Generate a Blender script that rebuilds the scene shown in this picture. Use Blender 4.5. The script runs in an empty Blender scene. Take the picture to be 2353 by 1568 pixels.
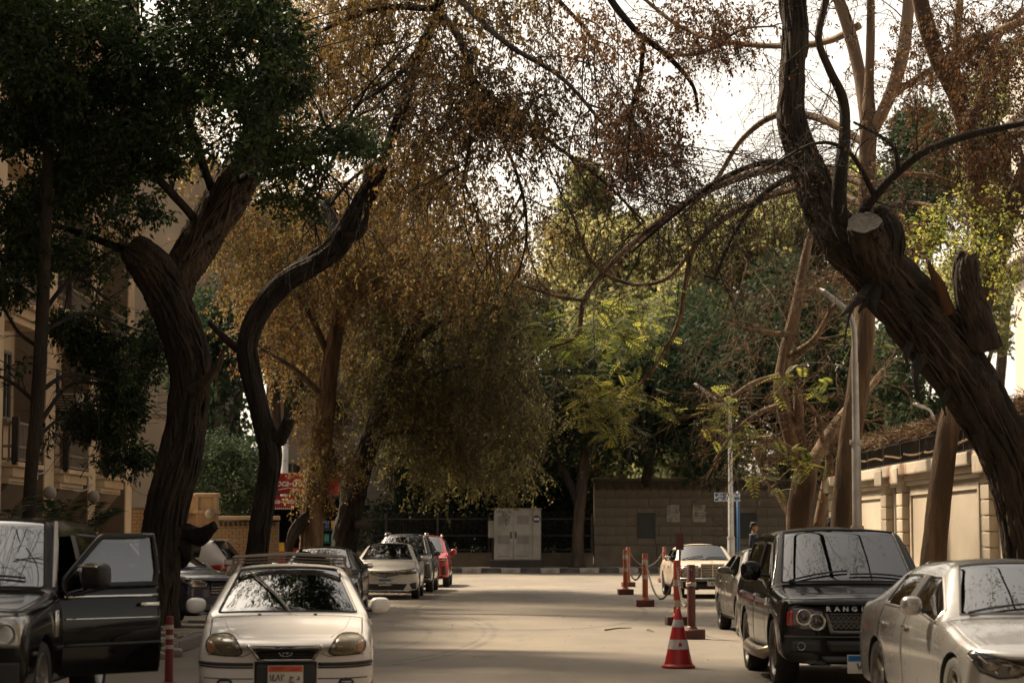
import bpy, bmesh, math, random
import numpy as np
from mathutils import Vector, Matrix, noise as mnoise
from mathutils.bvhtree import BVHTree
from mathutils.geometry import delaunay_2d_cdt
random.seed(7); rng = np.random.default_rng(7)
R = math.radians
scene = bpy.context.scene
col = scene.collection

# ------------------------------------------------------------------ camera
CAM_H = 1.68; PITCH = math.atan(444 / 4900)
cam_d = bpy.data.cameras.new('camera'); cam = bpy.data.objects.new('camera', cam_d); col.objects.link(cam)
cam_d.sensor_width = 36; cam_d.lens = 75.0; cam_d.clip_end = 2000; cam_d.clip_start = 0.5
cam.location = (0, 0, CAM_H); cam.rotation_euler = (R(90) + PITCH, 0, 0)
cam_d.dof.use_dof = True; cam_d.dof.focus_distance = 36; cam_d.dof.aperture_fstop = 2.5
scene.camera = cam
# ------------------------------------------------------------------ sky, sun, exposure
SUN_EL, SUN_AZ = R(52), R(-46)          # azimuth from +Y, negative = towards the left
world = bpy.data.worlds.new('World'); scene.world = world; world.use_nodes = True
wn = world.node_tree.nodes; wl = world.node_tree.links
sky = wn.new('ShaderNodeTexSky'); sky.sky_type = 'NISHITA'; sky.sun_disc = False
sky.sun_elevation = SUN_EL; sky.sun_rotation = SUN_AZ
sky.air_density = 1.0; sky.dust_density = 3.0; sky.ozone_density = 0.6; sky.altitude = 50
hz = wn.new('ShaderNodeMix'); hz.data_type = 'RGBA'; hz.inputs[0].default_value = 0.8
bw = wn.new('ShaderNodeRGBToBW'); wl.new(sky.outputs[0], bw.inputs[0])
tint = wn.new('ShaderNodeMix'); tint.data_type = 'RGBA'; tint.blend_type = 'MULTIPLY'; tint.inputs[0].default_value = 1
wl.new(bw.outputs[0], tint.inputs[6]); tint.inputs[7].default_value = (1.17, 1.0, 0.76, 1)
wl.new(sky.outputs[0], hz.inputs[6]); wl.new(tint.outputs[2], hz.inputs[7])   # dusty haze takes the blue out of the sky
wl.new(hz.outputs[2], wn['Background'].inputs[0]); wn['Background'].inputs[1].default_value = 0.15
sun_d = bpy.data.lights.new('sun', 'SUN'); sun_d.energy = 4.8; sun_d.angle = R(4.5); sun_d.color = (1.0, 0.82, 0.58)
sun = bpy.data.objects.new('sun', sun_d); col.objects.link(sun)
sd = Vector((math.sin(SUN_AZ) * math.cos(SUN_EL), math.cos(SUN_AZ) * math.cos(SUN_EL), math.sin(SUN_EL)))
sun.rotation_euler = sd.to_track_quat('Z', 'Y').to_euler(); sun.location = (0, 60, 60)
vs = scene.view_settings
vs.view_transform = 'Standard'; vs.look = 'None'; vs.exposure = 1.12; vs.gamma = 1; vs.use_curve_mapping = False
cy = scene.cycles
cy.max_bounces = 6; cy.diffuse_bounces = 3; cy.glossy_bounces = 3; cy.transmission_bounces = 4; cy.transparent_max_bounces = 12
cy.caustics_reflective = False; cy.caustics_refractive = False
cy.use_denoising = True

# ------------------------------------------------------------------ helpers
CT, ST = math.cos(PITCH), math.sin(PITCH)
def P(vx, vy, Z):
    """point at depth Z (metres ahead of the camera) seen at vx, vy of the 2352x1568 survey of the photograph"""
    dx = (vx - 1176) / 4900; dy = (784 - vy) / 4900
    y = CT - ST * dy; z = ST + CT * dy
    k = Z / y
    return Vector((dx * k, Z, CAM_H + z * k))
def PX(vx, Z): return (vx - 1176) / 4900 * Z * 1.004
def pxm(Z): return 4900 / Z

def tag(o, label=None, cat=None, group=None, kind=None):
    if label: o['label'] = label
    if cat: o['category'] = cat
    if group: o['group'] = group
    if kind: o['kind'] = kind
    return o
def thing(name, label, cat, loc=(0, 0, 0), rz=0, group=None):
    o = bpy.data.objects.new(name, None); col.objects.link(o)
    o.location = loc; o.rotation_euler = (0, 0, rz); o.empty_display_size = .2
    return tag(o, label, cat, group)
def link(name, me, parent=None, mat=None, smooth=False):
    o = bpy.data.objects.new(name, me); col.objects.link(o)
    if parent: o.parent = parent
    if mat is not None:
        me.materials.clear()
        for m in (mat if isinstance(mat, (list, tuple)) else [mat]): me.materials.append(m)
    if smooth: shade(me)
    return o
def shade(me):
    me.polygons.foreach_set('use_smooth', [True] * len(me.polygons))
def copy_tree(o, parent=None):
    c = o.copy(); col.objects.link(c)
    if parent: c.parent = parent
    for ch in list(o.children): copy_tree(ch, c)
    return c

class MB:
    def __init__(s): s.v = []; s.f = []; s.m = []
    def add(s, vs, fs, m=0):
        n = len(s.v); s.v += [tuple(v) for v in vs]; s.f += [tuple(i + n for i in f) for f in fs]; s.m += [m] * len(fs); return s
    def box(s, c, d, rz=0, m=0, taper=1.0):
        x, y, z = d[0] / 2, d[1] / 2, d[2] / 2; ca, sa = math.cos(rz), math.sin(rz); vs = []
        for k in (-1, 1):
            t = taper if k > 0 else 1
            for i, j in ((-1, -1), (1, -1), (1, 1), (-1, 1)):
                a, b = i * x * t, j * y * t
                vs.append((c[0] + a * ca - b * sa, c[1] + a * sa + b * ca, c[2] + k * z))
        return s.add(vs, [(3, 2, 1, 0), (4, 5, 6, 7), (0, 1, 5, 4), (1, 2, 6, 5), (2, 3, 7, 6), (3, 0, 4, 7)], m)
    def bbox(s, c, d, b=.02, m=0):
        """box with chamfered edges"""
        bm = bmesh.new(); bmesh.ops.create_cube(bm, size=1, matrix=Matrix.Translation(c) @ Matrix.Diagonal((d[0], d[1], d[2], 1)))
        bmesh.ops.bevel(bm, geom=bm.edges[:], offset=min(b, .49 * min(d)), segments=2, affect='EDGES', profile=.6)
        bm.verts.index_update(); s.add([v.co for v in bm.verts], [[v.index for v in f.verts] for f in bm.faces], m); bm.free(); return s
    def tube(s, pts, rad, n=6, m=0, caps=True, jit=None):
        pts = [Vector(p) for p in pts]; k = len(pts)
        if not hasattr(rad, '__len__'): rad = [rad] * k
        vs, fs = [], []; up = None
        for i, p in enumerate(pts):
            t = (pts[min(i + 1, k - 1)] - pts[max(i - 1, 0)]); t = t.normalized() if t.length > 1e-9 else Vector((0, 0, 1))
            if up is None: up = Vector((0, 0, 1)) if abs(t.z) < .9 else Vector((0, 1, 0))
            a = t.cross(up)
            if a.length < 1e-6: a = t.cross(Vector((1, 0, 0)))
            a.normalize(); b = a.cross(t).normalized(); up = b
            for j in range(n):
                an = 2 * math.pi * j / n; vs.append(p + (a * math.cos(an) + b * math.sin(an)) * rad[i])
        for i in range(k - 1):
            for j in range(n):
                q = (j + 1) % n; fs.append((i * n + j, i * n + q, (i + 1) * n + q, (i + 1) * n + j))
        if caps: fs += [tuple(range(n - 1, -1, -1)), tuple((k - 1) * n + j for j in range(n))]
        return s.add(vs, fs, m)
    def lathe(s, prof, n=24, c=(0, 0, 0), axis='z', m=0, close=False):
        vs, fs = [], []; k = len(prof)
        for r, h in prof:
            for j in range(n):
                a = 2 * math.pi * j / n; u, w = r * math.cos(a), r * math.sin(a)
                vs.append((c[0] + u, c[1] + w, c[2] + h) if axis == 'z' else (c[0] + h, c[1] + u, c[2] + w) if axis == 'x' else (c[0] + u, c[1] + h, c[2] + w))
        for i in range(k - 1 if not close else k):
            i2 = (i + 1) % k
            for j in range(n):
                q = (j + 1) % n; f = (i * n + j, i * n + q, i2 * n + q, i2 * n + j)
                fs.append(f if axis != 'y' else f[::-1])
        return s.add(vs, fs, m)
    def prism(s, poly, y0, y1, m=0, axis='y'):
        """polygon in (x,z) swept from y0 to y1 (axis y), or in (y,z) along x, or (x,y) along z"""
        n = len(poly); put = {'y': lambda p, t: (p[0], t, p[1]), 'x': lambda p, t: (t, p[0], p[1]), 'z': lambda p, t: (p[0], p[1], t)}[axis]
        vs = [put(p, y0) for p in poly] + [put(p, y1) for p in poly]
        fs = [tuple(range(n)), tuple(range(2 * n - 1, n - 1, -1))] + [(i, i + n, (i + 1) % n + n, (i + 1) % n) for i in range(n)]
        return s.add(vs, fs, m)
    def mesh(s, name):
        me = bpy.data.meshes.new(name); me.from_pydata(s.v, [], s.f)
        if any(s.m): me.polygons.foreach_set('material_index', s.m)
        bm = bmesh.new(); bm.from_mesh(me); bmesh.ops.recalc_face_normals(bm, faces=bm.faces); bm.to_mesh(me); bm.free()
        me.update(); return me
    def build(s, name, mat, parent=None, smooth=False, angle=None):
        me = s.mesh(name); o = link(name, me, parent, mat, smooth)
        if angle is not None: shade(me); autosmooth(me, angle)
        return o
def autosmooth(me, deg=35):
    bm = bmesh.new(); bm.from_mesh(me); a = R(deg)
    for e in bm.edges: e.smooth = not (len(e.link_faces) == 2 and e.calc_face_angle(0) > a)
    bm.to_mesh(me); bm.free()

def lerp(a, b, t): return a + (b - a) * t
def resample(poly, ds, closed=True, smooth=0):
    p = [Vector(q) for q in poly]
    for _ in range(smooth):          # corner cutting
        q = []; k = len(p)
        for i in range(k if closed else k - 1):
            a, b = p[i], p[(i + 1) % k]; q += [a * .75 + b * .25, a * .25 + b * .75]
        p = q if closed else [p[0]] + q + [p[-1]]
    out = []; k = len(p)
    for i in range(k if closed else k - 1):
        a, b = p[i], p[(i + 1) % k]; m = max(1, int(round((b - a).length / ds)))
        out += [a.lerp(b, t / m) for t in range(m)]
    if not closed: out.append(p[-1])
    return out
def superell(dx, dy, dz, e=.6, nu=14, nv=10):
    vs, fs = [], []
    sp = lambda a, p: math.copysign(abs(a) ** p, a)
    for i in range(nv + 1):
        ph = -math.pi / 2 + math.pi * i / nv
        for j in range(nu):
            th = 2 * math.pi * j / nu
            vs.append((dx * sp(math.cos(ph), e) * sp(math.cos(th), e), dy * sp(math.cos(ph), e) * sp(math.sin(th), e), dz * sp(math.sin(ph), e)))
    for i in range(nv):
        for j in range(nu):
            q = (j + 1) % nu; fs.append((i * nu + j, i * nu + q, (i + 1) * nu + q, (i + 1) * nu + j))
    return vs, fs
def ell(m, c, d, e=.6, rot=None, mi=0, nu=14, nv=10):
    vs, fs = superell(*d, e, nu, nv)
    out = []
    for v in vs:
        v = Vector(v)
        if rot is not None: v = rot @ v
        out.append(v + Vector(c))
    m.add(out, fs, mi)

# ------------------------------------------------------------------ materials
MATS = {}
def pmat(name, c, rough=.6, metal=0, var=.12, scale=3, c2=None, bump=0, bscale=30, coat=0, spec=.5, stretch=(1, 1, 1), detail=5, c2lo=.45, c2hi=.65, world_co=False, dust=0):
    m = bpy.data.materials.new(name); m.use_nodes = True; nt = m.node_tree; N, L = nt.nodes, nt.links; b = N['Principled BSDF']
    b.inputs['Roughness'].default_value = rough; b.inputs['Metallic'].default_value = metal
    b.inputs['Specular IOR Level'].default_value = spec; b.inputs['Coat Weight'].default_value = coat; b.inputs['Coat Roughness'].default_value = .04
    tc = N.new('ShaderNodeTexCoord'); mp = N.new('ShaderNodeMapping'); mp.inputs[3].default_value = stretch
    if world_co:
        g = N.new('ShaderNodeNewGeometry'); L.new(g.outputs['Position'], mp.inputs[0])
    else: L.new(tc.outputs['Object'], mp.inputs[0])
    n1 = N.new('ShaderNodeTexNoise'); n1.inputs['Scale'].default_value = scale; n1.inputs['Detail'].default_value = detail; n1.inputs['Roughness'].default_value = .62
    L.new(mp.outputs[0], n1.inputs['Vector'])
    cr = N.new('ShaderNodeValToRGB'); e = cr.color_ramp.elements
    lo = tuple(x * (1 - var) for x in c); hi = tuple(min(1, x * (1 + var)) for x in c)
    e[0].position, e[0].color = .3, (*lo, 1); e[1].position, e[1].color = .7, (*hi, 1)
    L.new(n1.outputs['Fac'], cr.inputs[0]); out = cr.outputs[0]
    if c2:
        n2 = N.new('ShaderNodeTexNoise'); n2.inputs['Scale'].default_value = scale * .37; n2.inputs['Detail'].default_value = 6; L.new(mp.outputs[0], n2.inputs['Vector'])
        r2 = N.new('ShaderNodeMapRange'); r2.inputs[1].default_value = c2lo; r2.inputs[2].default_value = c2hi; L.new(n2.outputs['Fac'], r2.inputs[0])
        mx = N.new('ShaderNodeMix'); mx.data_type = 'RGBA'; L.new(r2.outputs[0], mx.inputs[0]); L.new(out, mx.inputs[6]); mx.inputs[7].default_value = (*c2, 1); out = mx.outputs[2]
    L.new(out, b.inputs['Base Color'])
    if bump:
        n3 = N.new('ShaderNodeTexNoise'); n3.inputs['Scale'].default_value = bscale; n3.inputs['Detail'].default_value = 6; L.new(mp.outputs[0], n3.inputs['Vector'])
        bp = N.new('ShaderNodeBump'); bp.inputs['Strength'].default_value = bump; bp.inputs['Distance'].default_value = .02; L.new(n3.outputs['Fac'], bp.inputs['Height']); L.new(bp.outputs[0], b.inputs['Normal'])
    if dust:
        rr = N.new('ShaderNodeMapRange'); rr.inputs[1].default_value = .35; rr.inputs[2].default_value = .7; rr.inputs[3].default_value = rough; rr.inputs[4].default_value = rough + dust
        L.new(n1.outputs['Fac'], rr.inputs[0]); L.new(rr.outputs[0], b.inputs['Roughness'])
    MATS[name] = m; return m
def carpaint(name, c, metal=0., rough=.3, dust=.12, dustc=(.32, .26, .2), coat=.8):
    m = pmat(name, c, rough, metal, .03, 2.2, coat=coat, dust=.12); nt = m.node_tree; N, L = nt.nodes, nt.links; b = N['Principled BSDF']
    base = b.inputs['Base Color'].links[0].from_socket
    tc = N.new('ShaderNodeTexCoord'); n = N.new('ShaderNodeTexNoise'); n.inputs['Scale'].default_value = 3.0; n.inputs['Detail'].default_value = 8; L.new(tc.outputs['Object'], n.inputs['Vector'])
    g = N.new('ShaderNodeNewGeometry'); sx = N.new('ShaderNodeSeparateXYZ'); L.new(tc.outputs['Object'], sx.inputs[0])
    low = N.new('ShaderNodeMapRange'); low.inputs[1].default_value = .2; low.inputs[2].default_value = .75; low.inputs[3].default_value = dust * 2.2; low.inputs[4].default_value = dust * .5   # road dirt gathers low on the body
    L.new(sx.outputs[2], low.inputs[0])
    mu = N.new('ShaderNodeMath'); mu.operation = 'MULTIPLY'; L.new(low.outputs[0], mu.inputs[0]); L.new(n.outputs['Fac'], mu.inputs[1])
    mx = N.new('ShaderNodeMix'); mx.data_type = 'RGBA'; L.new(mu.outputs[0], mx.inputs[0]); L.new(base, mx.inputs[6]); mx.inputs[7].default_value = (*dustc, 1); L.new(mx.outputs[2], b.inputs['Base Color'])
    # the inside of the shell is unpainted dark trim
    d = N.new('ShaderNodeBsdfDiffuse'); d.inputs[0].default_value = (.012, .011, .01, 1); ms = N.new('ShaderNodeMixShader'); out = N['Material Output']
    L.new(g.outputs['Backfacing'], ms.inputs[0]); L.new(b.outputs[0], ms.inputs[1]); L.new(d.outputs[0], ms.inputs[2]); L.new(ms.outputs[0], out.inputs[0]); return m
def glassmat(name, tint=(.3, .34, .32), rough=.015, boost=.06):
    m = bpy.data.materials.new(name); m.use_nodes = True; nt = m.node_tree; N, L = nt.nodes, nt.links; N.remove(N['Principled BSDF'])
    t = N.new('ShaderNodeBsdfTransparent'); t.inputs[0].default_value = (*tint, 1); g = N.new('ShaderNodeBsdfGlossy'); g.inputs['Roughness'].default_value = rough; g.inputs[0].default_value = (.95, .97, 1, 1)
    f = N.new('ShaderNodeFresnel'); f.inputs[0].default_value = 1.55; ad = N.new('ShaderNodeMath'); ad.inputs[1].default_value = boost; ad.use_clamp = True; L.new(f.outputs[0], ad.inputs[0])
    ms = N.new('ShaderNodeMixShader'); L.new(ad.outputs[0], ms.inputs[0]); L.new(t.outputs[0], ms.inputs[1]); L.new(g.outputs[0], ms.inputs[2]); L.new(ms.outputs[0], N['Material Output'].inputs[0]); MATS[name] = m; return m

M_black = pmat('black_plastic', (.012, .012, .012), .5, var=.3)
M_rubber = pmat('tyre_rubber', (.016, .015, .014), .85, var=.3, bump=.2, bscale=60, c2=(.03, .026, .022))
M_chrome = pmat('chrome', (.62, .6, .57), .12, 1, .05)
M_alloy = pmat('wheel_alloy', (.38, .37, .35), .32, .85, .15, c2=(.12, .1, .08))
M_darkalloy = pmat('dark_alloy', (.10, .10, .10), .4, .8, .2)
M_glass = glassmat('car_glass'); M_tint = glassmat('tinted_glass', (.06, .06, .055), boost=.05); M_wind = glassmat('windscreen_glass', (.35, .39, .37), boost=.10)
M_lens = glassmat('lamp_lens', (.75, .74, .7), boost=.06); M_oldlens = pmat('yellowed_lens', (.23, .19, .115), .18, 0, .2, 9, c2=(.10, .085, .06), coat=.6)
M_lampin = pmat('lamp_reflector', (.35, .34, .32), .22, .9, .25, 14)
M_red = pmat('red_lens', (.35, .012, .01), .18, coat=.6); M_amber = pmat('amber_lens', (.45, .13, .03), .25, coat=.5)
M_seat = pmat('seat_fabric', (.03, .028, .026), .9, bump=.15)
M_dash = pmat('dashboard', (.035, .034, .032), .7)
M_plate = pmat('plate_white', (.62, .58, .5), .45, var=.08); M_pblue = pmat('plate_blue', (.012, .16, .42), .4); M_porange = pmat('plate_orange', (.62, .085, .015), .4); M_pgreen = pmat('plate_green', (.01, .17, .10), .4)
M_ink = pmat('black_ink', (.015, .015, .015), .5); M_white = pmat('white_lettering', (.75, .73, .7), .5)
M_silverletter = pmat('silver_letter', (.6, .6, .6), .25, .8)

def text_mesh(body, size=1.0, extrude=0.0, bold=0.0, align='CENTER', shear=0):
    cu = bpy.data.curves.new('text', 'FONT'); cu.body = body; cu.size = size; cu.extrude = extrude; cu.align_x = align; cu.align_y = 'CENTER'; cu.offset = bold; cu.shear = shear; cu.resolution_u = 3
    o = bpy.data.objects.new('text', cu); col.objects.link(o); dg = bpy.context.evaluated_depsgraph_get()
    me = bpy.data.meshes.new_from_object(o.evaluated_get(dg)); bpy.data.objects.remove(o); bpy.data.curves.remove(cu); return me
def text(body, mat, parent, loc, size, name='lettering', rot=(R(90), 0, 0), extrude=.0015, bold=0, align='CENTER', shear=0, sx=1):
    me = text_mesh(body, size, extrude, bold, align, shear); o = link(name, me, parent, mat); o.location = loc; o.rotation_euler = rot; o.scale = (sx, 1, 1); return o
# ================================================================== ground
def road_material():
    m = bpy.data.materials.new('asphalt'); m.use_nodes = True; nt = m.node_tree; N, L = nt.nodes, nt.links; b = N['Principled BSDF']; b.inputs['Roughness'].default_value = .78
    g = N.new('ShaderNodeNewGeometry')
    def noise(scale, det=6, st=(1, 1, 1), rough=.6):
        mp = N.new('ShaderNodeMapping'); mp.inputs[3].default_value = st; L.new(g.outputs['Position'], mp.inputs[0]); n = N.new('ShaderNodeTexNoise'); n.inputs['Scale'].default_value = scale; n.inputs['Detail'].default_value = det; n.inputs['Roughness'].default_value = rough; L.new(mp.outputs[0], n.inputs['Vector']); return n.outputs['Fac']
    def ramp(f, a, c, d, e):
        r = N.new('ShaderNodeMapRange'); r.inputs[1].default_value = a; r.inputs[2].default_value = c; r.inputs[3].default_value = d; r.inputs[4].default_value = e; L.new(f, r.inputs[0]); return r.outputs[0]
    def mix(f, a, bb):
        x = N.new('ShaderNodeMix'); x.data_type = 'RGBA'
        for i, v in ((0, f), (6, a), (7, bb)):
            if isinstance(v, (tuple, float)): x.inputs[i].default_value = v
            else: L.new(v, x.inputs[i])
        return x.outputs[2]
    c = mix(ramp(noise(.55, 8), .35, .68, 0, 1), (.115, .096, .076, 1), (.165, .139, .110, 1))          # worn, dusty asphalt
    c = mix(ramp(noise(.16, 5, (1, .35, 1)), .46, .62, 0, .85), c, (.21, .172, .128, 1))             # blown dust drifts
    c = mix(ramp(noise(90, 3), .42, .62, 0, .42), c, (.07, .062, .053, 1))                            # aggregate
    c = mix(ramp(noise(.9, 8, (1.6, .25, 1)), .60, .70, 0, .5), c, (.075, .066, .056, 1))             # oil and tyre stains along the lane
    # tyre scuffs: arcs left by turning cars
    sx = N.new('ShaderNodeSeparateXYZ'); L.new(g.outputs['Position'], sx.inputs[0])
    def math_(op, a, bb=None):
        q = N.new('ShaderNodeMath'); q.operation = op
        for i, v in enumerate((a, bb)):
            if v is None: continue
            if isinstance(v, (int, float)): q.inputs[i].default_value = v
            else: L.new(v, q.inputs[i])
        return q.outputs[0]
    for cx, cyy, rad, w in ((-2.5, 37, 2.2, .07), (-2.5, 37, 2.02, .05), (-2.7, 36, 1.3, .06), (.4, 50, 2.6, .08)):
        dx = math_('SUBTRACT', sx.outputs[0], cx); dy = math_('SUBTRACT', sx.outputs[1], cyy); dy = math_('MULTIPLY', dy, .22)
        d = math_('SQRT', math_('ADD', math_('MULTIPLY', dx, dx), math_('MULTIPLY', dy, dy)))
        k = math_('ABSOLUTE', math_('SUBTRACT', d, rad)); k = ramp(k, w * .4, w, .75, 0)
        k = math_('MULTIPLY', k, ramp(noise(2.5, 4), .38, .6, 0, 1)); c = mix(k, c, (.06, .053, .046, 1))
    # a few cracks
    vo = N.new('ShaderNodeTexVoronoi'); vo.feature = 'DISTANCE_TO_EDGE'; vo.inputs['Scale'].default_value = .16
    wv = N.new('ShaderNodeTexNoise'); wv.inputs['Scale'].default_value = 1.4; wv.inputs['Detail'].default_value = 5; L.new(g.outputs['Position'], wv.inputs['Vector'])
    ad = N.new('ShaderNodeMix'); ad.data_type = 'VECTOR'; ad.inputs[0].default_value = .35; L.new(g.outputs['Position'], ad.inputs[4]); va = N.new('ShaderNodeVectorMath'); va.operation = 'SCALE'; va.inputs[3].default_value = 3.0; L.new(wv.outputs['Color'], va.inputs[0])
    vb = N.new('ShaderNodeVectorMath'); L.new(g.outputs['Position'], vb.inputs[0]); L.new(va.outputs[0], vb.inputs[1]); L.new(vb.outputs[0], vo.inputs['Vector'])
    c = mix(ramp(vo.outputs['Distance'], 0.0, .0022, .7, 0), c, (.05, .045, .04, 1))
    L.new(c, b.inputs['Base Color'])
    bp = N.new('ShaderNodeBump'); bp.inputs['Strength'].default_value = .5; bp.inputs['Distance'].default_value = .01; L.new(noise(70, 4), bp.inputs['Height']); L.new(bp.outputs[0], b.inputs['Normal'])
    return m
M_road = road_material()
def sheet(name, x0, y0, x1, y1, z, mat):
    m = MB(); m.add([(x0, y0, z), (x1, y0, z), (x1, y1, z), (x0, y1, z)], [(0, 1, 2, 3)]); return tag(m.build(name, mat), kind='structure')
sheet('road', -260, -120, 260, 420, 0, M_road)
M_pave = pmat('pavement_concrete', (.20, .17, .14), .85, var=.2, scale=1.2, c2=(.13, .11, .09), bump=.3, bscale=25, world_co=True)
M_slab = pmat('paving_slab', (.22, .185, .145), .85, var=.22, scale=2.3, c2=(.14, .12, .095), bump=.35, bscale=22)
M_kerb = pmat('kerb_stone', (.15, .135, .12), .8, var=.2, scale=3, c2=(.08, .07, .06), bump=.4, bscale=18)
M_kb = pmat('kerb_black_paint', (.028, .026, .024), .7, var=.25, scale=4, c2=(.09, .08, .07), bump=.3)
M_kw = pmat('kerb_white_paint', (.34, .30, .25), .7, var=.2, scale=4, c2=(.14, .12, .10), bump=.3)
def block_mesh(name, dx, dy, dz, b=.012, mat=None, seed=0):
    m = MB(); m.bbox((0, 0, 0), (dx, dy, dz), b); me = m.mesh(name)
    if mat: me.materials.append(mat)
    return me
def slab_box(name, x0, y0, x1, y1, z0, z1, mat, kind='structure'):
    m = MB(); m.box(((x0 + x1) / 2, (y0 + y1) / 2, (z0 + z1) / 2), (x1 - x0, y1 - y0, z1 - z0)); return tag(m.build(name, mat), kind=kind)
M_grout = pmat('joint_mortar', (.10, .085, .065), .95, var=.2, scale=6)
def kerb_row(name, p0, p1, n, mats, w=.18, h=.17, parent=None, jit=.006):
    """individual kerb stones from p0 to p1 with open joints"""
    p0, p1 = Vector(p0), Vector(p1); d = (p1 - p0); l = d.length / n; rz = math.atan2(d.y, d.x)
    me = [block_mesh('kerb_stone', l * .965, w, h, .018, q) for q in mats]
    root = bpy.data.objects.new(name, None); col.objects.link(root); tag(root, kind='structure')
    for i in range(n):
        o = bpy.data.objects.new('kerb_stone', me[i % len(me)]); col.objects.link(o); o.parent = root
        c = p0 + d * ((i + .5) / n); o.location = (c.x + random.uniform(-jit, jit), c.y + random.uniform(-jit, jit), h / 2 + random.uniform(-jit, jit)); o.rotation_euler = (random.uniform(-.01, .01), 0, rz + random.uniform(-.008, .008))
    return root
# island of broken paving under the twisted tree
slab_box('pavement', -9.6, 29.4, -4.92, 38.4, -.05, .10, M_grout)
pv = bpy.data.objects['pavement']
sm = [block_mesh('paving_slab', .57, .57, .07, .01, M_slab)]
for i in range(8):
    for j in range(15):
        x, y = -5.24 - i * .6, 29.75 + j * .6
        if math.hypot(x + 5.9, y - 35.5) < .75: continue
        o = bpy.data.objects.new('paving_slab', sm[0]); col.objects.link(o); o.parent = pv
        lift = random.uniform(-.008, .012) + (.05 if random.random() < .12 else 0)
        o.location = (x, y, .10 + .035 + lift); o.rotation_euler = (random.uniform(-.03, .03), random.uniform(-.03, .03), random.uniform(-.02, .02))
kerb_row('kerb', (-4.83, 30.2, 0), (-4.83, 38.4, 0), 17, [M_kerb]); kerb_row('kerb', (-9.6, 29.3, 0), (-5.9, 29.3, 0), 8, [M_kerb])
rb = [((-5.05, 29.25, .07), (.62, .40, .13), .5), ((-5.5, 29.0, .06), (.5, .34, .10), -.25), ((-4.72, 29.85, .06), (.3, .22, .12), .2), ((-5.35, 28.6, .05), (.32, .28, .08), .9)]
for i, (c, d, a) in enumerate(rb):
    m = MB(); m.bbox((0, 0, 0), d, .035); o = m.build('broken_slab', M_slab, angle=40); o.location = c; o.rotation_euler = (.12 * (-1) ** i, .10, a)
    tag(o, ['large tilted slab at the broken kerb corner', 'flat pale slab lying before the broken kerb', 'small loose block at the kerb corner by the red bollard', 'thin loose slab lying furthest out on the asphalt'][i], 'stone', 'loose paving slabs at the kerb corner')
# right pavement
slab_box('pavement', 6.15, -30, 60, 63, -.05, .22, M_pave); kerb_row('kerb', (6.06, 8, 0), (6.06, 63, 0), 78, [M_kerb], .18, .25)
# left pavement below the apartment house, and the far pavement across the junction
slab_box('pavement', -60, 38.6, -8.9, 90, -.05, .14, M_pave); slab_box('pavement', -60, -30, -8.0, 29.1, -.05, .14, M_pave)
slab_box('pavement', -90, 95.2, 90, 103.1, -.05, .17, M_pave); slab_box('garden_soil', -120, 103.1, 120, 300, -.05, .20, pmat('garden_soil', (.035, .03, .02), .95, var=.3, scale=1, c2=(.02, .025, .012), world_co=True)); kerb_row('kerb', (-24, 95.1, 0), (30, 95.1, 0), 62, [M_kb, M_kw], .2, .22)

# ================================================================== far stone wall
M_stone = pmat('wall_limestone', (.165, .135, .098), .85, var=.16, scale=2.0, c2=(.10, .082, .06), bump=.35, bscale=14)
M_stoned = pmat('weathered_limestone', (.10, .082, .062), .88, var=.25, scale=3, c2=(.05, .042, .034), bump=.4, bscale=14)
WX0, WX1, WY = 3.95, 29.0, 103.0
sw = thing('stone_wall', 'long limestone block wall with a dripstone frieze across the junction', 'wall', (WX0, WY, 0))
m = MB(); m.box(((WX1 - WX0) / 2, .32, 2.1), (WX1 - WX0, .50, 4.0)); m.build('wall_core', M_grout, sw)
rows = 6; rh = .45; z0 = 1.20
bl = {}
NICHE = [(6.02, 6.88, 1.52, 2.73), (10.75, 11.75, 1.52, 2.73)]     # dark recessed boards (x range, z range)
for r in range(rows):
    x = -(.0 if r % 2 else .5)
    while x < WX1 - WX0:
        x0, x1 = max(0, x), min(WX1 - WX0, x + 1.04); x += 1.04
        if x1 - x0 < .1: continue
        za, zb_ = z0 + r * rh, z0 + (r + 1) * rh
        segs = [(x0, x1)]
        for a, b_, c_, d_ in NICHE:
            a -= WX0; b_ -= WX0
            if za < d_ - .05 and zb_ > c_ + .05:
                ns = []
                for s0, s1 in segs:
                    if s1 <= a or s0 >= b_: ns.append((s0, s1))
                    else:
                        if a - s0 > .06: ns.append((s0, a))
                        if s1 - b_ > .06: ns.append((b_, s1))
                segs = ns
        for s0, s1 in segs:
            k = round(s1 - s0, 2)
            if k not in bl: bl[k] = block_mesh('stone_block', k - .014, .12, rh - .014, .006, M_stone)
            o = bpy.data.objects.new('stone_block', bl[k]); col.objects.link(o); o.parent = sw; o.location = ((s0 + s1) / 2, random.uniform(-.006, .008), (za + zb_) / 2)
for a, b_, c_, d_ in NICHE:
    for e_, g_ in ((1.2, 1.52), (2.73, 3.0)):
        q = MB(); q.bbox(((a + b_) / 2 - WX0, 0, (e_ + g_) / 2), (b_ - a - .014, .12, g_ - e_ - .014), .006); q.build('stone_block', M_stone, sw)
m = MB()
for i in range(int((WX1 - WX0) / 1.5)): m.bbox((.75 + i * 1.5, -.02, .62), (1.48, .22, 1.14), .02)
m.build('plinth', M_stone, sw); m = MB(); m.bbox(((WX1 - WX0) / 2, -.02, 1.2), (WX1 - WX0, .26, .06), .015); m.build('plinth_moulding', M_stoned, sw)
m = MB(); L_ = WX1 - WX0
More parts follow.
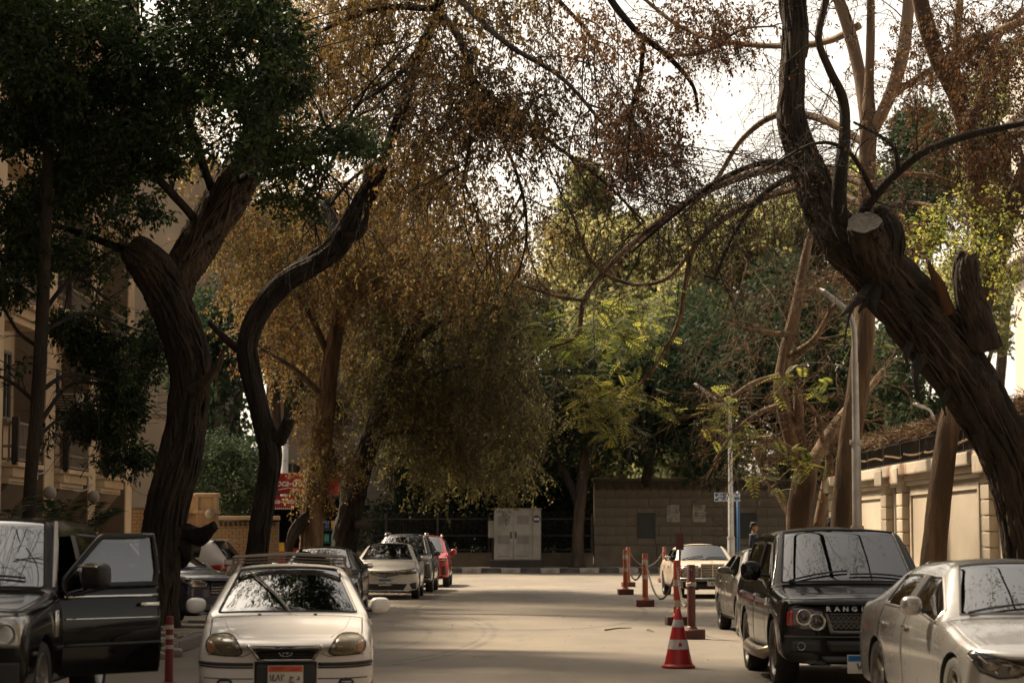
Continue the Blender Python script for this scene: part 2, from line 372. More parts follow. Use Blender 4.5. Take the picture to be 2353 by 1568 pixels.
m.bbox((L_ / 2, -.02, 3.90), (L_, .22, .10), .02); m.bbox((L_ / 2, -.10, 4.32), (L_ + .2, .42, .16), .03); m.box((L_ / 2, .02, 4.1), (L_, .2, .3)); m.build('cornice', M_stoned, sw)
dm = MB()
for zz, w, d in ((0, .26, .20), (-.14, .17, .14), (-.26, .08, .08)): dm.bbox((0, 0, zz), (w, d, .13), .02)
dme = dm.mesh('frieze_pendant'); dme.materials.append(M_stoned)
for i in range(int(L_ / .42)):
    o = bpy.data.objects.new('frieze_pendant', dme); col.objects.link(o); o.parent = sw; o.location = (.2 + i * .42, -.13, 4.12)
M_board = pmat('dark_board', (.018, .017, .017), .55, var=.25)
for i, (a, b_, c_, d_) in enumerate(NICHE):
    m = MB(); m.box(((a + b_) / 2, WY - .03, (c_ + d_) / 2), (b_ - a - .03, .08, d_ - c_ - .03)); o = m.build('notice_board', M_board)
    fr = MB()
    for q in ((a, c_, a + .05, d_), (b_ - .05, c_, b_, d_), (a + .05, c_, b_ - .05, c_ + .05), (a + .05, d_ - .05, b_ - .05, d_)): fr.box(((q[0] + q[2]) / 2, WY - .06, (q[1] + q[3]) / 2), (q[2] - q[0], .10, q[3] - q[1]))
    fr.build('board_frame', M_black, o); tag(o, ['blank black board in the wall behind the orange posts', 'blank black board in the wall behind the capped man'][i], 'notice board', 'black boards set in the stone wall')
M_plast = pmat('plaster_patch', (.36, .32, .26), .9, var=.2, scale=9, c2=(.17, .145, .115), bump=.5, bscale=30)
for i, (x0, x1) in enumerate(((7.45, 8.08), (8.70, 9.33))):
    xs = [(x0 + random.uniform(-.02, .02), 2.32), (x0 + .3, 2.28 + random.uniform(0, .03)), (x1, 2.30), (x1 - .03, 2.55), (x1 + .02, 2.75), (x1 - .08, 2.82), (x1 - .02, 3.12), (x0 + .35, 3.13), (x0 + .02, 3.11), (x0 - .01, 2.7)]
    m = MB(); m.prism(xs, WY - .085, WY - .02); o = m.build('plaster_plaque', M_plast)
    for k in range(5):
        pts = [(x0 + .08 + t * (.45 - .05 * (k % 2)), WY - .088, 3.0 - k * .13 + .02 * math.sin(9 * t + k)) for t in np.linspace(0, 1, 14)]; q = MB(); q.tube(pts, .008, 4); q.build('incised_line', M_stoned, o)
    tag(o, ['weathered plaster plaque nearer the iron fence', 'weathered plaster plaque nearer the street sign'][i], 'plaque', 'two plaster plaques on the stone wall')
M_graf = pmat('red_scrawl_paint', (.16, .04, .03), .8)
g = thing('red_scrawl', 'faint red scribbles on the stone wall behind the lamp post', 'graffiti', (10.0, WY - .07, 2.0))
for k in range(4):
    pts = [(-.45 + t * (.95 + .1 * (k % 2)), 0, .36 - k * .24 + .05 * math.sin(14 * t + 2 * k) + .03 * math.sin(31 * t)) for t in np.linspace(0, 1, 30)]; q = MB(); q.tube(pts, .010, 4); q.build('scribble', M_graf, g)

# ================================================================== iron fence on its low wall
M_iron = pmat('black_iron', (.015, .014, .013), .5, .3, .3, c2=(.05, .035, .025))
M_lowwall = pmat('low_wall_render', (.15, .115, .078), .9, var=.25, scale=1.6, c2=(.075, .06, .045), bump=.4, bscale=9)
FX0, FX1, FY = -16.0, 3.9, 103.0
fe = thing('iron_fence', 'black hooped iron fence on a stained low wall', 'fence', (0, FY, 0))
m = MB(); m.bbox(((FX0 + FX1) / 2, 0, .46), (FX1 - FX0, .35, .60), .02); m.box(((FX0 + FX1) / 2, 0, .18), (FX1 - FX0, .45, .12)); m.bbox(((FX0 + FX1) / 2, 0, .79), (FX1 - FX0, .42, .08), .02); m.build('low_wall', M_lowwall, fe)
for z in (.98, 1.65, 2.45): q = MB(); q.box(((FX0 + FX1) / 2, 0, z), (FX1 - FX0, .035, .05)); q.build('rail', M_iron, fe)
hm = MB(); hw = .105; pts = [(-hw, 0, .83), (-hw, 0, 2.55)] + [(-hw * math.cos(a), 0, 2.62 + .17 * math.sin(a)) for a in np.linspace(0, math.pi, 8)] + [(hw, 0, 2.55), (hw, 0, .83)]; hm.tube(pts, .011, 4)
hme = hm.mesh('hoop_bar'); hme.materials.append(M_iron); sp = MB(); sp.tube([(0, 0, .83), (0, 0, 2.5)], .010, 4); sp.lathe([(.001, 2.62), (.02, 2.55), (.001, 2.48)], 5); spm = sp.mesh('spike_bar'); spm.materials.append(M_iron)
n = int((FX1 - FX0) / .29)
for i in range(n):
    for me, nm in ((hme, 'hoop_bar'), (spm, 'spike_bar')):
        o = bpy.data.objects.new(nm, me); col.objects.link(o); o.parent = fe; o.location = (FX0 + .2 + i * .29, 0, 0)
for i in range(9): q = MB(); q.box((FX0 + .06 + i * (FX1 - FX0 - .12) / 8, 0, 1.75), (.09, .09, 1.9)); q.build('post', M_iron, fe)

# ================================================================== telecom cabinet
M_cab = pmat('cabinet_paint', (.30, .275, .24), .55, var=.1, scale=2.5, c2=(.20, .18, .155), dust=.1)
M_cabv = pmat('vent_slot', (.09, .083, .075), .6)
cx0, cx1, CY = PX(1135, 100.5), PX(1242, 100.5), 100.5; cw = cx1 - cx0
cb = thing('telecom_cabinet', 'large grey two door telephone cabinet on a dark plinth before the fence', 'cabinet', ((cx0 + cx1) / 2, CY, .17))
m = MB(); m.bbox((0, .42, 1.52), (cw, .84, 2.36), .02); m.build('housing', M_cab, cb, angle=40)
m = MB(); m.bbox((0, .35, .17), (cw + .35, 1.1, .34), .03); m.build('plinth', pmat('dark_plinth', (.035, .03, .026), .9, var=.3, bump=.3), cb)
m = MB(); m.bbox((0, .42, 2.73), (cw + .10, .94, .06), .02); m.build('lid', M_cab, cb)
dw = cw * .395
for i, xc in enumerate((-cw / 2 + dw * .5 + .02, -cw / 2 + dw * 1.5 + .05)):
    m = MB(); m.bbox((xc, -.012, 1.52), (dw, .03, 2.28), .008); d = m.build('door', M_cab, cb)
    m = MB(); m.bbox((xc + (dw * .5 - .10) * (1 if i == 0 else -1), -.05, 1.50), (.07, .05, .30), .01); m.build('handle', M_black, d)
    for z in (2.22, 1.30):
        for k in range(9): q = MB(); q.box((xc, -.029, z - .19 + k * .046), (dw * .64, .006, .022)); q.build('vent_slot', M_cabv, d)
    m = MB(); m.box((xc, -.029, .52), (dw * .62, .004, .03)); m.build('data_plate', M_cabv, d)
xs = -cw / 2 + dw * 2 + .07; sw_ = cw / 2 - xs - .02
m = MB(); m.bbox((xs + sw_ / 2, -.012, 1.52), (sw_, .03, 2.28), .008); p = m.build('side_panel', M_cab, cb)
m = MB(); m.lathe([(.001, -.018), (.175, -.018), (.18, -.008), (.18, 0)], 28, (xs + sw_ / 2, -.03, 2.26), 'y'); lo = m.build('logo_disc', pmat('logo_purple', (.012, .010, .045), .4), p); text('we', M_plate, lo, (xs + sw_ / 2, -.052, 2.27), .22, bold=.006)
text('02-2-17-32', M_ink, cb, (-cw / 2 + .46, -.031, 2.58), .155, bold=.003)
sb = thing('meter_box', 'small grey junction box on a pipe left of the big cabinet', 'junction box', (PX(1129, 101), 101, .17)); m = MB(); m.bbox((0, 0, 1.78), (.30, .22, .80), .015); m.build('box_body', M_cab, sb); m = MB(); m.bbox((0, -.115, 1.78), (.26, .02, .74), .006); m.build('lid', M_cab, sb)
m = MB(); m.tube([(.06, 0, 0), (.06, 0, 1.4)], .04, 8); m.build('conduit', M_iron, sb)

# ================================================================== building and air conditioners behind the fence
M_grey = pmat('grey_render', (.20, .185, .165), .9, var=.14, scale=.7, c2=(.14, .125, .11), bump=.2, bscale=12)
M_tan = pmat('tan_render', (.20, .16, .115), .9, var=.15, scale=.6, c2=(.14, .11, .08), bump=.2, bscale=12)
M_darkwin = pmat('dark_pane', (.012, .013, .013), .12, coat=.5)
M_frame = pmat('window_frame_paint', (.17, .15, .12), .6)
M_shut = pmat('shutter_wood', (.09, .07, .05), .7, var=.25, scale=4)
def window(parent, c, w, h, axis, mat=M_frame, slats=True, depth=.12):
    """a window whose outside faces -Y ('y') or +X ('x') or -X ('-x')"""
    f = MB(); t = .07
    def bx(a, b_, d0, d1, e, g_):
        ca = ((a + b_) / 2, (d0 + d1) / 2, (e + g_) / 2); dd = (abs(b_ - a), abs(d1 - d0), abs(g_ - e))
        if axis == 'y': return ((c[0] + ca[0], c[1] + ca[1], c[2] + ca[2]), dd)
        s_ = 1 if axis == 'x' else -1
        return ((c[0] - s_ * ca[1], c[1] + ca[0], c[2] + ca[2]), (dd[1], dd[0], dd[2]))
    for q in ((-w / 2, -w / 2 + t, -.05, .04, -h / 2, h / 2), (w / 2 - t, w / 2, -.05, .04, -h / 2, h / 2), (-w / 2 + t, w / 2 - t, -.05, .04, h / 2 - t, h / 2), (-w / 2 + t, w / 2 - t, -.05, .04, -h / 2, -h / 2 + t), (-.03, .03, -.04, .03, -h / 2 + t, h / 2 - t)): f.box(*bx(*q))
    fo = f.build('window', mat, parent)
    pm = MB(); pm.box(*bx(-w / 2 + t, w / 2 - t, -.012, .012, -h / 2 + t, h / 2 - t)); pm.build('pane', M_darkwin, fo)
    sm_ = MB(); sm_.box(*bx(-w / 2 - .12, w / 2 + .12, -.18, .02, -h / 2 - .09, -h / 2 - .002)); sm_.build('sill', mat, fo); return fo
gb = thing('grey_building', 'pale grey rendered building behind the iron fence', 'building', (0, 110, 0))
m = MB(); m.box((-8.6, 5, 8), (8.2, 10, 16)); m.build('wall', M_grey, gb)
for x in (-11.3, -8.7, -6.1):
    for z in (4.6, 8.0, 11.4): window(gb, (x, -.03, z), 1.1, 1.6, 'y')
m = MB(); m.bbox((-8.6, -.15, 2.9), (8.3, .35, .10), .02); m.build('string_course', M_grey, gb)
for i, x in enumerate((PX(905, 107), PX(950, 107))):
    a = thing('air_conditioner', ['outdoor air conditioner behind the iron fence nearer the kiosk', 'outdoor air conditioner behind the iron fence nearer the cabinet'][i], 'air conditioner', (x, 107.3, 2.28), group='condensers behind the fence')
    m = MB(); m.bbox((0, .15, .36), (.9, .34, .72), .02); m.build('casing', pmat('ac_white', (.36, .34, .30), .5), a); m = MB(); m.lathe([(.001, -.02), (.27, -.02), (.29, 0)], 24, (-.08, -.03, .36), 'y'); f = m.build('fan_grille', M_black, a)
    for k in range(6): q = MB(); aa = k * math.pi / 3; q.tube([(-.08, -.055, .36), (-.08 + .27 * math.cos(aa), -.055, .36 + .27 * math.sin(aa))], .008, 4); q.build('spoke', M_iron, f)
    m = MB(); m.box((0, .2, -1.05), (.8, .4, 2.1)); m.build('stand', M_grey, a)
tb = thing('tan_building', 'tall tan building in shade behind the kiosk', 'building', (-19, 92, 0)); m = MB(); m.box((0, 5, 9), (12, 10, 18)); m.build('wall', M_tan, tb)
for x in (-4.2, -1.4, 1.4, 4.2):
    for z in (4.5, 7.8, 11.1): window(tb, (x, -.03, z), 1.1, 1.7, 'y')
ut = thing('utility_pole', 'pale grey pipe pole rising behind the kiosk sign', 'pole', (PX(656, 80), 80, 0)); m = MB(); m.tube([(0, 0, 0), (0, 0, 5.6)], .14, 10); m.build('pole_shaft', pmat('pale_pole', (.30, .29, .28), .6), ut, smooth=True); m = MB(); m.bbox((0, 0, 5.62), (.34, .34, .06), .02); m.build('cap', M_iron, ut)

# ================================================================== kiosk
M_kred = pmat('kiosk_red', (.26, .010, .012), .5, var=.12, scale=3); M_kdark = pmat('kiosk_inside', (.012, .010, .010), .8); M_kgreen = pmat('shelf_green', (.008, .055, .045), .5)
KZ = 72.0; kx = lambda v: PX(v, KZ) - PX(700, KZ); kz = lambda y: CAM_H + (1228 - y) / pxm(KZ)
ks = thing('kiosk', 'red snack kiosk with a big drinks sign between the trunks', 'kiosk', (PX(700, KZ), KZ, 0))
m = MB(); m.box((kx(705), 1.75, 1.45), (kx(790) - kx(618), .1, 2.9)); m.box((kx(620), .9, 1.45), (.08, 1.7, 2.9)); m.box((kx(788), .9, 1.45), (.08, 1.7, 2.9)); m.box((kx(704), .9, 2.92), (kx(792) - kx(616), 1.9, .06)); m.build('booth', M_kdark, ks)
m = MB(); m.bbox((kx(704), -.10, kz(1111)), (kx(780) - kx(628), .18, kz(1087) - kz(1135)), .02); sg = m.build('sign', M_kred, ks)
text('Coca-Cola', M_white, sg, (kx(668), -.20, kz(1110)), .34, bold=.004, shear=.35, sx=.85)
m = MB(); pts = [(kx(700) + .1 * i * 0, 0, 0)]; m.tube([(kx(645), -.2, kz(1125)), (kx(668), -.2, kz(1121)), (kx(695), -.2, kz(1126))], .012, 4); m.build('sign_swash', M_white, sg)
m = MB(); m.bbox((kx(650), -.42, kz(1153)), (kx(684) - kx(612), .06, kz(1140) - kz(1166)), .01); aw = m.build('awning_valance', M_kred, ks); text('Coca-Cola', M_white, aw, (kx(650), -.455, kz(1152)), .22, bold=.004, shear=.35)
for i in range(16): q = MB(); q.box((kx(613) + i * .066, -.42, kz(1168)), (.034, .05, .05)); q.build('valance_tooth', M_white, aw)
m = MB(); m.bbox((kx(654), .10, .62), (kx(700) - kx(612), .5, 1.24), .02); ct = m.build('counter', M_kred, ks)
m = MB(); m.box((kx(646), -.16, kz(1255)), (kx(659) - kx(634), .02, kz(1246) - kz(1266))); yl = m.build('yellow_poster', pmat('poster_yellow', (.50, .29, .02), .5), ct); m = MB(); m.box((kx(646), -.172, kz(1254)), (.22, .006, .07), .2); m.build('poster_band', M_pblue, yl)
m = MB(); m.bbox((kx(800), -.1, 1.3), (.12, .12, 2.6), .02); m.build('corner_post', M_kred, ks)
rk = thing('snack_rack', 'green shelf rack filled with crisp packets at the kiosk', 'shelf rack', (PX(748, KZ), KZ - .15, 0))
for z in (.55, .98, 1.41, 1.84): q = MB(); q.bbox((0, 0, z), (.92, .34, .04), .01); q.build('shelf', M_kgreen, rk)
for x in (-.47, .47): q = MB(); q.box((x, 0, 1.2), (.03, .34, 2.4)); q.build('upright', M_kgreen, rk)
bagm = [pmat('crisp_bag_' + n_, c_, .3, var=.2, scale=9, coat=.4) for n_, c_ in (('teal', (.02, .22, .20)), ('pink', (.35, .05, .07)), ('red', (.30, .02, .015)), ('yellow', (.38, .24, .03)), ('blue', (.02, .05, .16)))]
bn = ['teal', 'pink', 'red', 'yellow', 'blue']; shelfword = ['bottom', 'second', 'third', 'top']; placew = ['first', 'second', 'third', 'fourth']
for si, z in enumerate((.57, 1.0, 1.43, 1.86)):
    for k in range(4):
        m = MB(); rg = [(z_, w_, d_) for z_, w_, d_ in ((0, .088, .004), (.025, .09, .016), (.09, .086, .045), (.2, .085, .045), (.265, .09, .016), (.30, .088, .004))]; vs_ = [(sx_ * w_, sy_ * d_, z_) for z_, w_, d_ in rg for sx_, sy_ in ((-1, 0), (-.7, -.9), (0, -1.1), (.7, -.9), (1, 0), (.7, .9), (0, 1.1), (-.7, .9))]; m.add(vs_, [(q_ * 8 + t_, q_ * 8 + (t_ + 1) % 8, (q_ + 1) * 8 + (t_ + 1) % 8, (q_ + 1) * 8 + t_) for q_ in range(5) for t_ in range(8)] + [tuple(range(7, -1, -1)), tuple(range(40, 48))]); ci = [(0, 0, 0, 3), (1, 2, 1, 1), (3, 0, 0, 0), (4, 2, 4, 3)][si][k]
        o = m.build('crisp_packet', bagm[ci], smooth=True); o.location = (PX(748, KZ) - .33 + k * .22, KZ - .22, z); o.rotation_euler = (R(-6), 0, random.uniform(-.15, .15))
        tag(o, f'{bn[ci]} crisp packet {placew[k]} along the {shelfword[si]} shelf of the green rack', 'crisp packet', 'crisp packets on the kiosk rack')

# ================================================================== left apartment house
M_cream = pmat('cream_stucco', (.62, .47, .31), .9, var=.13, scale=.9, c2=(.46, .34, .22), bump=.3, bscale=10)
M_shadebrown = pmat('shade_brown_render', (.17, .125, .085), .9, var=.15, scale=1.0, c2=(.12, .088, .06), bump=.3, bscale=10)  # brown paints in the shade of the bay sides; soffits share it
M_rail = pmat('balcony_rail_paint', (.20, .16, .115), .7, var=.15)
ap = thing('apartment_house', 'tan stucco apartment house with stacked balconies behind the dark tree', 'building', (-11, 40, 0))
HH = 17.0
m = MB(); m.box((-5, -.5, HH / 2), (10, 38, HH)); m.build('wall', M_cream, ap)                     # y 20.5 .. 58.5
bays = [(47.0, 47.95), (51.9, 52.75), (42.1, 43.0), (37.2, 38.1), (56.9, 57.8), (32.2, 33.1), (27.2, 28.1)]
for y0, y1 in bays:
    m = MB(); m.box((.36, (y0 + y1) / 2 - 40, HH / 2), (.72, y1 - y0, HH)); m.build('bay', M_cream, ap)
    m = MB(); m.box((.36, y0 - 40 - .012, HH / 2), (.66, .02, HH)); m.build('bay_shade_panel', M_shadebrown, ap)  # added sheet, coloured as the bay side turned from the light
    for z in (6.5, 9.8, 13.1): m = MB(); m.bbox((.40, (y0 + y1) / 2 - 40, z), (.95, y1 - y0 + .25, .28), .03); m.bbox((.43, (y0 + y1) / 2 - 40, z + .2), (1.1, y1 - y0 + .4, .12), .02); m.build('cornice', M_cream, ap)
    for z in (4.9, 8.2, 11.5): window(ap, (.03, y1 + 3.05 - 40, z - 1.0 if False else z), .8, 1.5, 'x', M_frame)
bal = [(43.02, 45.6), (47.97, 50.8), (52.77, 55.6), (38.12, 40.8)]
for y0, y1 in bal:
    for z in (2.95, 6.25, 9.55):
        ym = (y0 + y1) / 2 - 40; w = y1 - y0 - .3
        m = MB(); m.bbox((.45, ym, z), (.95, w, .20), .02); m.bbox((.50, ym, z + .15), (1.08, w + .1, .10), .02); m.bbox((.42, ym, z - .17), (.85, w, .14), .02); m.build('balcony_slab', M_cream, ap)
        br = bpy.data.objects.new('balcony_railing', None); col.objects.link(br); br.parent = ap
        m = MB()
        for zz in (z + .26, z + .52, z + 1.0): m.box((.95, ym, zz), (.06, w, .05)); m.box((.5, y0 - 40 + .17, zz), (.85, .06, .05))
        m.build('rail', M_rail, br)
        for k in range(int(w / .13)): q = MB(); q.box((.95, y0 - 40 + .22 + k * .13, z + .62), (.035, .035, .76)); q.build('baluster', M_rail, br)
        for k in range(6): q = MB(); q.box((.12 + k * .14, y0 - 40 + .17, z + .62), (.035, .035, .76)); q.build('baluster', M_rail, br)
        m = MB(); m.bbox((.95, y0 - 40 + .17, z + .62), (.14, .14, 1.0), .02); m.build('newel', M_iron, br)
        f = MB(); f.box((.03, ym, z + 1.35), (.06, w * .55, 2.2)); f.build('balcony_door', M_shut, ap)
    m = MB(); m.prism([(.02, 2.75), (.88, 2.75), (.02, 1.9)], (y0 + .2) - 40, (y1 - .2) - 40, axis='y') if False else m.add([(.02, y0 - 39.8, 2.76), (.86, y0 - 39.8, 2.76), (.02, y0 - 39.8, 1.75), (.02, y1 - 40.2, 2.76), (.86, y1 - 40.2, 2.76), (.02, y1 - 40.2, 1.75)], [(0, 1, 2), (5, 4, 3), (1, 4, 5, 2), (0, 3, 4, 1), (0, 2, 5, 3)]); m.build('balcony_soffit', M_shadebrown, ap)
for i, (yy, zz, lab) in enumerate(((51.35, 4.85, 'window air conditioner sticking out of the tan bay'), (46.4, 8.2, 'window air conditioner high on the tan house'))):
    a = thing('air_conditioner', lab, 'air conditioner', (-10.98, yy, zz), group='window units on the tan house'); m = MB(); m.bbox((.30, 0, 0), (.62, .62, .42), .02); m.build('casing', pmat('ac_beige', (.38, .33, .26), .6), a)
    for k in range(6): q = MB(); q.box((.30, -.316, -.15 + k * .06), (.50, .012, .03)); q.build('louvre', M_iron, a)
    m = MB(); m.box((.3, 0, -.24), (.7, .7, .04)); m.build('bracket', M_iron, a)
M_globe = pmat('globe_lamp_glass', (.24, .215, .18), .4)
for i, (y, lab) in enumerate(((46.96, 'globe wall lamp on the nearer pier of the tan house'), (51.86, 'globe wall lamp on the further pier of the tan house'))):
    a = thing('wall_lamp', lab, 'wall lamp', (-10.2, y, 2.6), group='globe lamps on the piers'); m = MB(); ell(m, (.08, -.14, 0), (.15, .15, .15), 1); m.build('globe', M_globe, a, smooth=True); m = MB(); m.tube([(0, 0, -.1), (.08, -.1, -.17), (.08, -.14, -.13)], .025, 6); m.build('bracket', M_iron, a)
cab_pts = [((-10.2, 46.9, 3.9), (-10.1, 49.4, 3.3), (-10.2, 51.9, 3.6)), ((-10.2, 47.9, 2.9), (-10.1, 50, 2.5), (-10.2, 51.9, 2.9)), ((-10.2, 43, 3.2), (-10.1, 45, 2.8), (-10.2, 47, 3.1))]
for i, (a, b_, c_) in enumerate(cab_pts):
    pts = [Vector(a) * (1 - t) ** 2 + Vector(b_) * 2 * t * (1 - t) + Vector(c_) * t * t for t in np.linspace(0, 1, 12)]; m = MB(); m.tube(pts, .018, 5); tag(m.build('cable', M_globe if i else M_black), ['black cable looping highest along the tan facade', 'pale cable sagging between the globe lamp piers', 'pale cable crossing the nearer bay of the tan house'][i], 'cable')
# brick walls and gate pillars past the house
M_brick = pmat('tan_brick', (.24, .165, .10), .9, var=.2, scale=5, c2=(.16, .11, .07), bump=.4, bscale=25)
M_pil = pmat('gate_pillar_stone', (.34, .25, .16), .9, var=.12, scale=2, c2=(.26, .19, .12), bump=.3)
def brick_wall(name, label, x0, x1, y, z0, z1, bw=.21, bh=.085, open_from=None, group=None):
    t = thing(name, label, 'wall', ((x0 + x1) / 2, y, 0), group=group); w = x1 - x0
    m = MB(); m.box((0, .14, (z0 + z1) / 2), (w, .18, z1 - z0)); m.build('mortar', M_grout, t)
    me = {}
    nrow = int((z1 - z0) / (bh + .012))
    for r in range(nrow):
        x = -w / 2 - (bw / 2 if r % 2 else 0)
        while x < w / 2:
            a, b_ = max(x, -w / 2), min(x + bw, w / 2); x += bw + .012
            if b_ - a < .05: continue
            k = round(b_ - a, 3)
            if k not in me:
                q = MB(); q.box((0, 0, 0), (k, .10, bh)); me[k] = q.mesh('brick'); me[k].materials.append(M_brick)
            o = bpy.data.objects.new('brick', me[k]); col.objects.link(o); o.parent = t; o.location = ((a + b_) / 2, random.uniform(-.008, .008), z0 + (r + .5) * (bh + .012))
    return t
brick_wall('brick_wall', 'tan brick wall end beside the twisted trunk', -11.2, -9.75, 59.5, .14, 2.45)
bf = brick_wall('brick_wall', 'low brick garden wall with slotted courses behind the white SUV', -9.05, -7.2, 66.0, .14, 2.1)
for k in range(12): q = MB(); q.box((-.85 + k * .15, -.03, 2.02), (.05, .2, .14)); q.build('slot', M_kdark, bf)
M_cop = pmat('coping_stone', (.30, .23, .155), .9, var=.15)
m = MB(); m.bbox((0, .1, 2.2), (1.9, .34, .12), .02); m.build('coping', M_cop, bf)
for i, (x, lab) in enumerate(((PX(444, 63), 'tan gate pillar nearer the twisted trunk'), (PX(464, 62.6) + .18, 'tan gate pillar with a sunken square panel'))):
    t = thing('gate_pillar', lab, 'pillar', (x, 62.6 + (.5 if i == 0 else 0), 0), group='gate pillars by the brick wall')
    m = MB(); m.bbox((0, .3, 1.25), (.58, .58, 2.2), .02); m.build('shaft', M_brick, t); m = MB()
    m.bbox((0, .3, 2.36), (.66, .66, .10), .02); m.box((-.27, -.02, 2.58), (.10, .06, .50)); m.box((.27, -.02, 2.58), (.10, .06, .50)); m.bbox((0, .3, 2.58), (.60, .56, .46), .02); m.bbox((0, .3, 2.84), (.68, .70, .12), .04); m.build('cap', M_pil, t)
    m = MB(); ell(m, (.12 if i else -.2, -.12, 2.30), (.14, .14, .14), 1); m.build('globe', M_globe, t, smooth=True)

# ================================================================== right garden wall
M_rw = pmat('cream_wall_paint', (.56, .48, .38), .85, var=.07, scale=.8, c2=(.48, .40, .31), bump=.15, bscale=9)
M_rwp = pmat('cream_pilaster_paint', (.58, .50, .39), .8, var=.07, scale=1.3, c2=(.46, .385, .29), bump=.15)
M_cope = pmat('rusty_stained_coping', (.52, .45, .36), .85, var=.08, scale=1.5, c2=(.22, .11, .06), c2lo=.56, c2hi=.66, bump=.2)
RX = 8.3
rw = thing('garden_wall', 'tall cream garden wall with rusticated pilasters on the right', 'wall', (RX, 40, 0))
m = MB(); m.box((.25, -2.2, 1.6), (.44, 35.4, 2.8)); m.build('wall', M_rw, rw)                      # y 20 .. 55.5
m = MB(); m.bbox((.10, -2.2, .55), (.5, 35.5, .7), .02); m.build('plinth', M_rwp, rw)
m = MB(); m.bbox((.22, -2.2, 2.86), (.66, 35.6, .12), .02); m.bbox((.22, -2.2, 2.75), (.56, 35.5, .10), .02); m.build('cornice', M_rwp, rw)
for i in range(12): q = MB(); q.bbox((.22, -19.9 + 1.48 + i * 2.97, 3.04 + random.uniform(-.006, .006)), (.88, 2.95, .24), .03); q.build('coping', M_cope, rw)
pm = MB(); pm.bbox((0, 0, 0), (.20, .66, .255), .018); pme = pm.mesh('rustic_block'); pme.materials.append(M_rwp)
for y in (54.95, 47.1, 45.15, 37.0, 35.0, 27.0, 25.0):
    o = None
    q = MB(); q.box((.0, y - 40, 1.6), (.12, .60, 2.6)); q.build('pilaster', M_rwp, rw)
    for k in range(9):
        o = bpy.data.objects.new('rustic_block', pme); col.objects.link(o); o.parent = rw; o.location = (-.03, y - 40, .50 + k * .275)
    q = MB(); q.bbox((-.05, y - 40, 2.92), (.40, .86, .34), .03); q.build('pilaster_cap', M_cope, rw)
for y0, y1 in ((45.6, 46.6), (35.4, 36.5)):
    q = MB(); q.box((.02, (y0 + y1) / 2 - 40 + .16, 1.6), (.03, .36, 2.5)); q.build('narrow_gate', M_shut, rw)
for y0, y1 in ((48, 54), (38, 44.6), (28, 34.4)):       # raised frame of each panel
    q = MB()
    for a in ((y0, y0 + .12, .95, 2.62), (y1 - .12, y1, .95, 2.62), (y0 + .12, y1 - .12, 2.50, 2.62), (y0 + .12, y1 - .12, .95, 1.07)): q.box((.015, (a[0] + a[1]) / 2 - 40, (a[2] + a[3]) / 2), (.05, a[1] - a[0], a[3] - a[2]))
    q.build('panel_moulding', M_rwp, rw)
wf = thing('railing', 'black iron railing with rope and dry thatch on top of the cream wall', 'railing', (RX + .2, 40, 3.16))
for z in (.08, .52): q = MB(); q.box((0, -2.2, z), (.04, 35, .04)); q.build('rail', M_iron, wf)
bm_ = MB(); bm_.box((0, 0, .32), (.022, .022, .62)); bme = bm_.mesh('bar'); bme.materials.append(M_iron)
for i in range(290):
    o = bpy.data.objects.new('bar', bme); col.objects.link(o); o.parent = wf; o.location = (0, -19.6 + i * .12, 0)
for i in range(17): q = MB(); q.box((0, -19.5 + i * 2.17, .40), (.06, .06, .82)); q.build('post', M_iron, wf)
q = MB(); q.box((.06, -2.2, .33), (.02, 35, .56)); q.build('reed_screen', pmat('dark_reed_screen', (.022, .017, .013), .9, var=.4, scale=30, stretch=(1, 1, .1)), wf)
M_rope = pmat('dry_rope', (.15, .098, .05), .9, var=.3, scale=14)
for i in range(15):
    y0 = -19 + i * 2.3; pts = []
    for t in np.linspace(0, 1, 26): pts.append((-.05 + .012 * math.sin(40 * t), y0 + t * 2.1, .24 + .10 * math.sin(t * 3 + i) * .5 + .012 * math.sin(50 * t)))
    q = MB(); q.tube(pts, .018, 5); q.build('rope', M_rope, wf)
M_thatch = pmat('dry_thatch', (.17, .105, .055), .95, var=.4, scale=8, c2=(.07, .045, .03))
def spikes(n, y0, y1, zc, x0=0):
    V = np.zeros((n, 3, 3)); c = np.stack([rng.normal(x0, .10, n), rng.uniform(y0, y1, n), zc + rng.normal(0, .075, n)], 1)
    d = rng.normal(0, 1, (n, 3)); d[:, 2] *= .6; d[:, 0] -= .2; d /= np.linalg.norm(d, axis=1)[:, None]; l = rng.uniform(.12, .34, n)[:, None]; w = np.cross(d, rng.normal(0, 1, (n, 3))); w /= np.linalg.norm(w, axis=1)[:, None]
    V[:, 0] = c - w * .012; V[:, 1] = c + w * .012; V[:, 2] = c + d * l; return V
def tri_mesh(name, V):
    n = len(V); me = bpy.data.meshes.new(name); me.vertices.add(n * 3); me.vertices.foreach_set('co', V.reshape(-1)); me.loops.add(n * 3); me.loops.foreach_set('vertex_index', np.arange(n * 3)); me.polygons.add(n); me.polygons.foreach_set('loop_start', np.arange(0, n * 3, 3)); me.polygons.foreach_set('loop_total', np.full(n, 3)); me.update(calc_edges=True); return me
o = link('thatch', tri_mesh('thatch', spikes(8000, -19.5, 15.3, .70)), wf, M_thatch); o['kind'] = 'stuff'
ca = thing('security_camera', 'small white security camera at the far end of the cream wall', 'camera', (RX - .06, 55.05, 2.72)); m = MB(); m.tube([(0, -.32, 0), (-.18, -.42, -.02)], .05, 8); m.build('housing', M_white, ca); m = MB(); m.tube([(.06, -.30, .06), (-.08, -.36, .02)], .02, 6); m.build('arm', M_white, ca); m = MB(); m.lathe([(.001, -.02), (.04, -.02), (.04, 0)], 12, (-.19, -.43, -.02), 'y'); m.build('lens', M_black, ca)
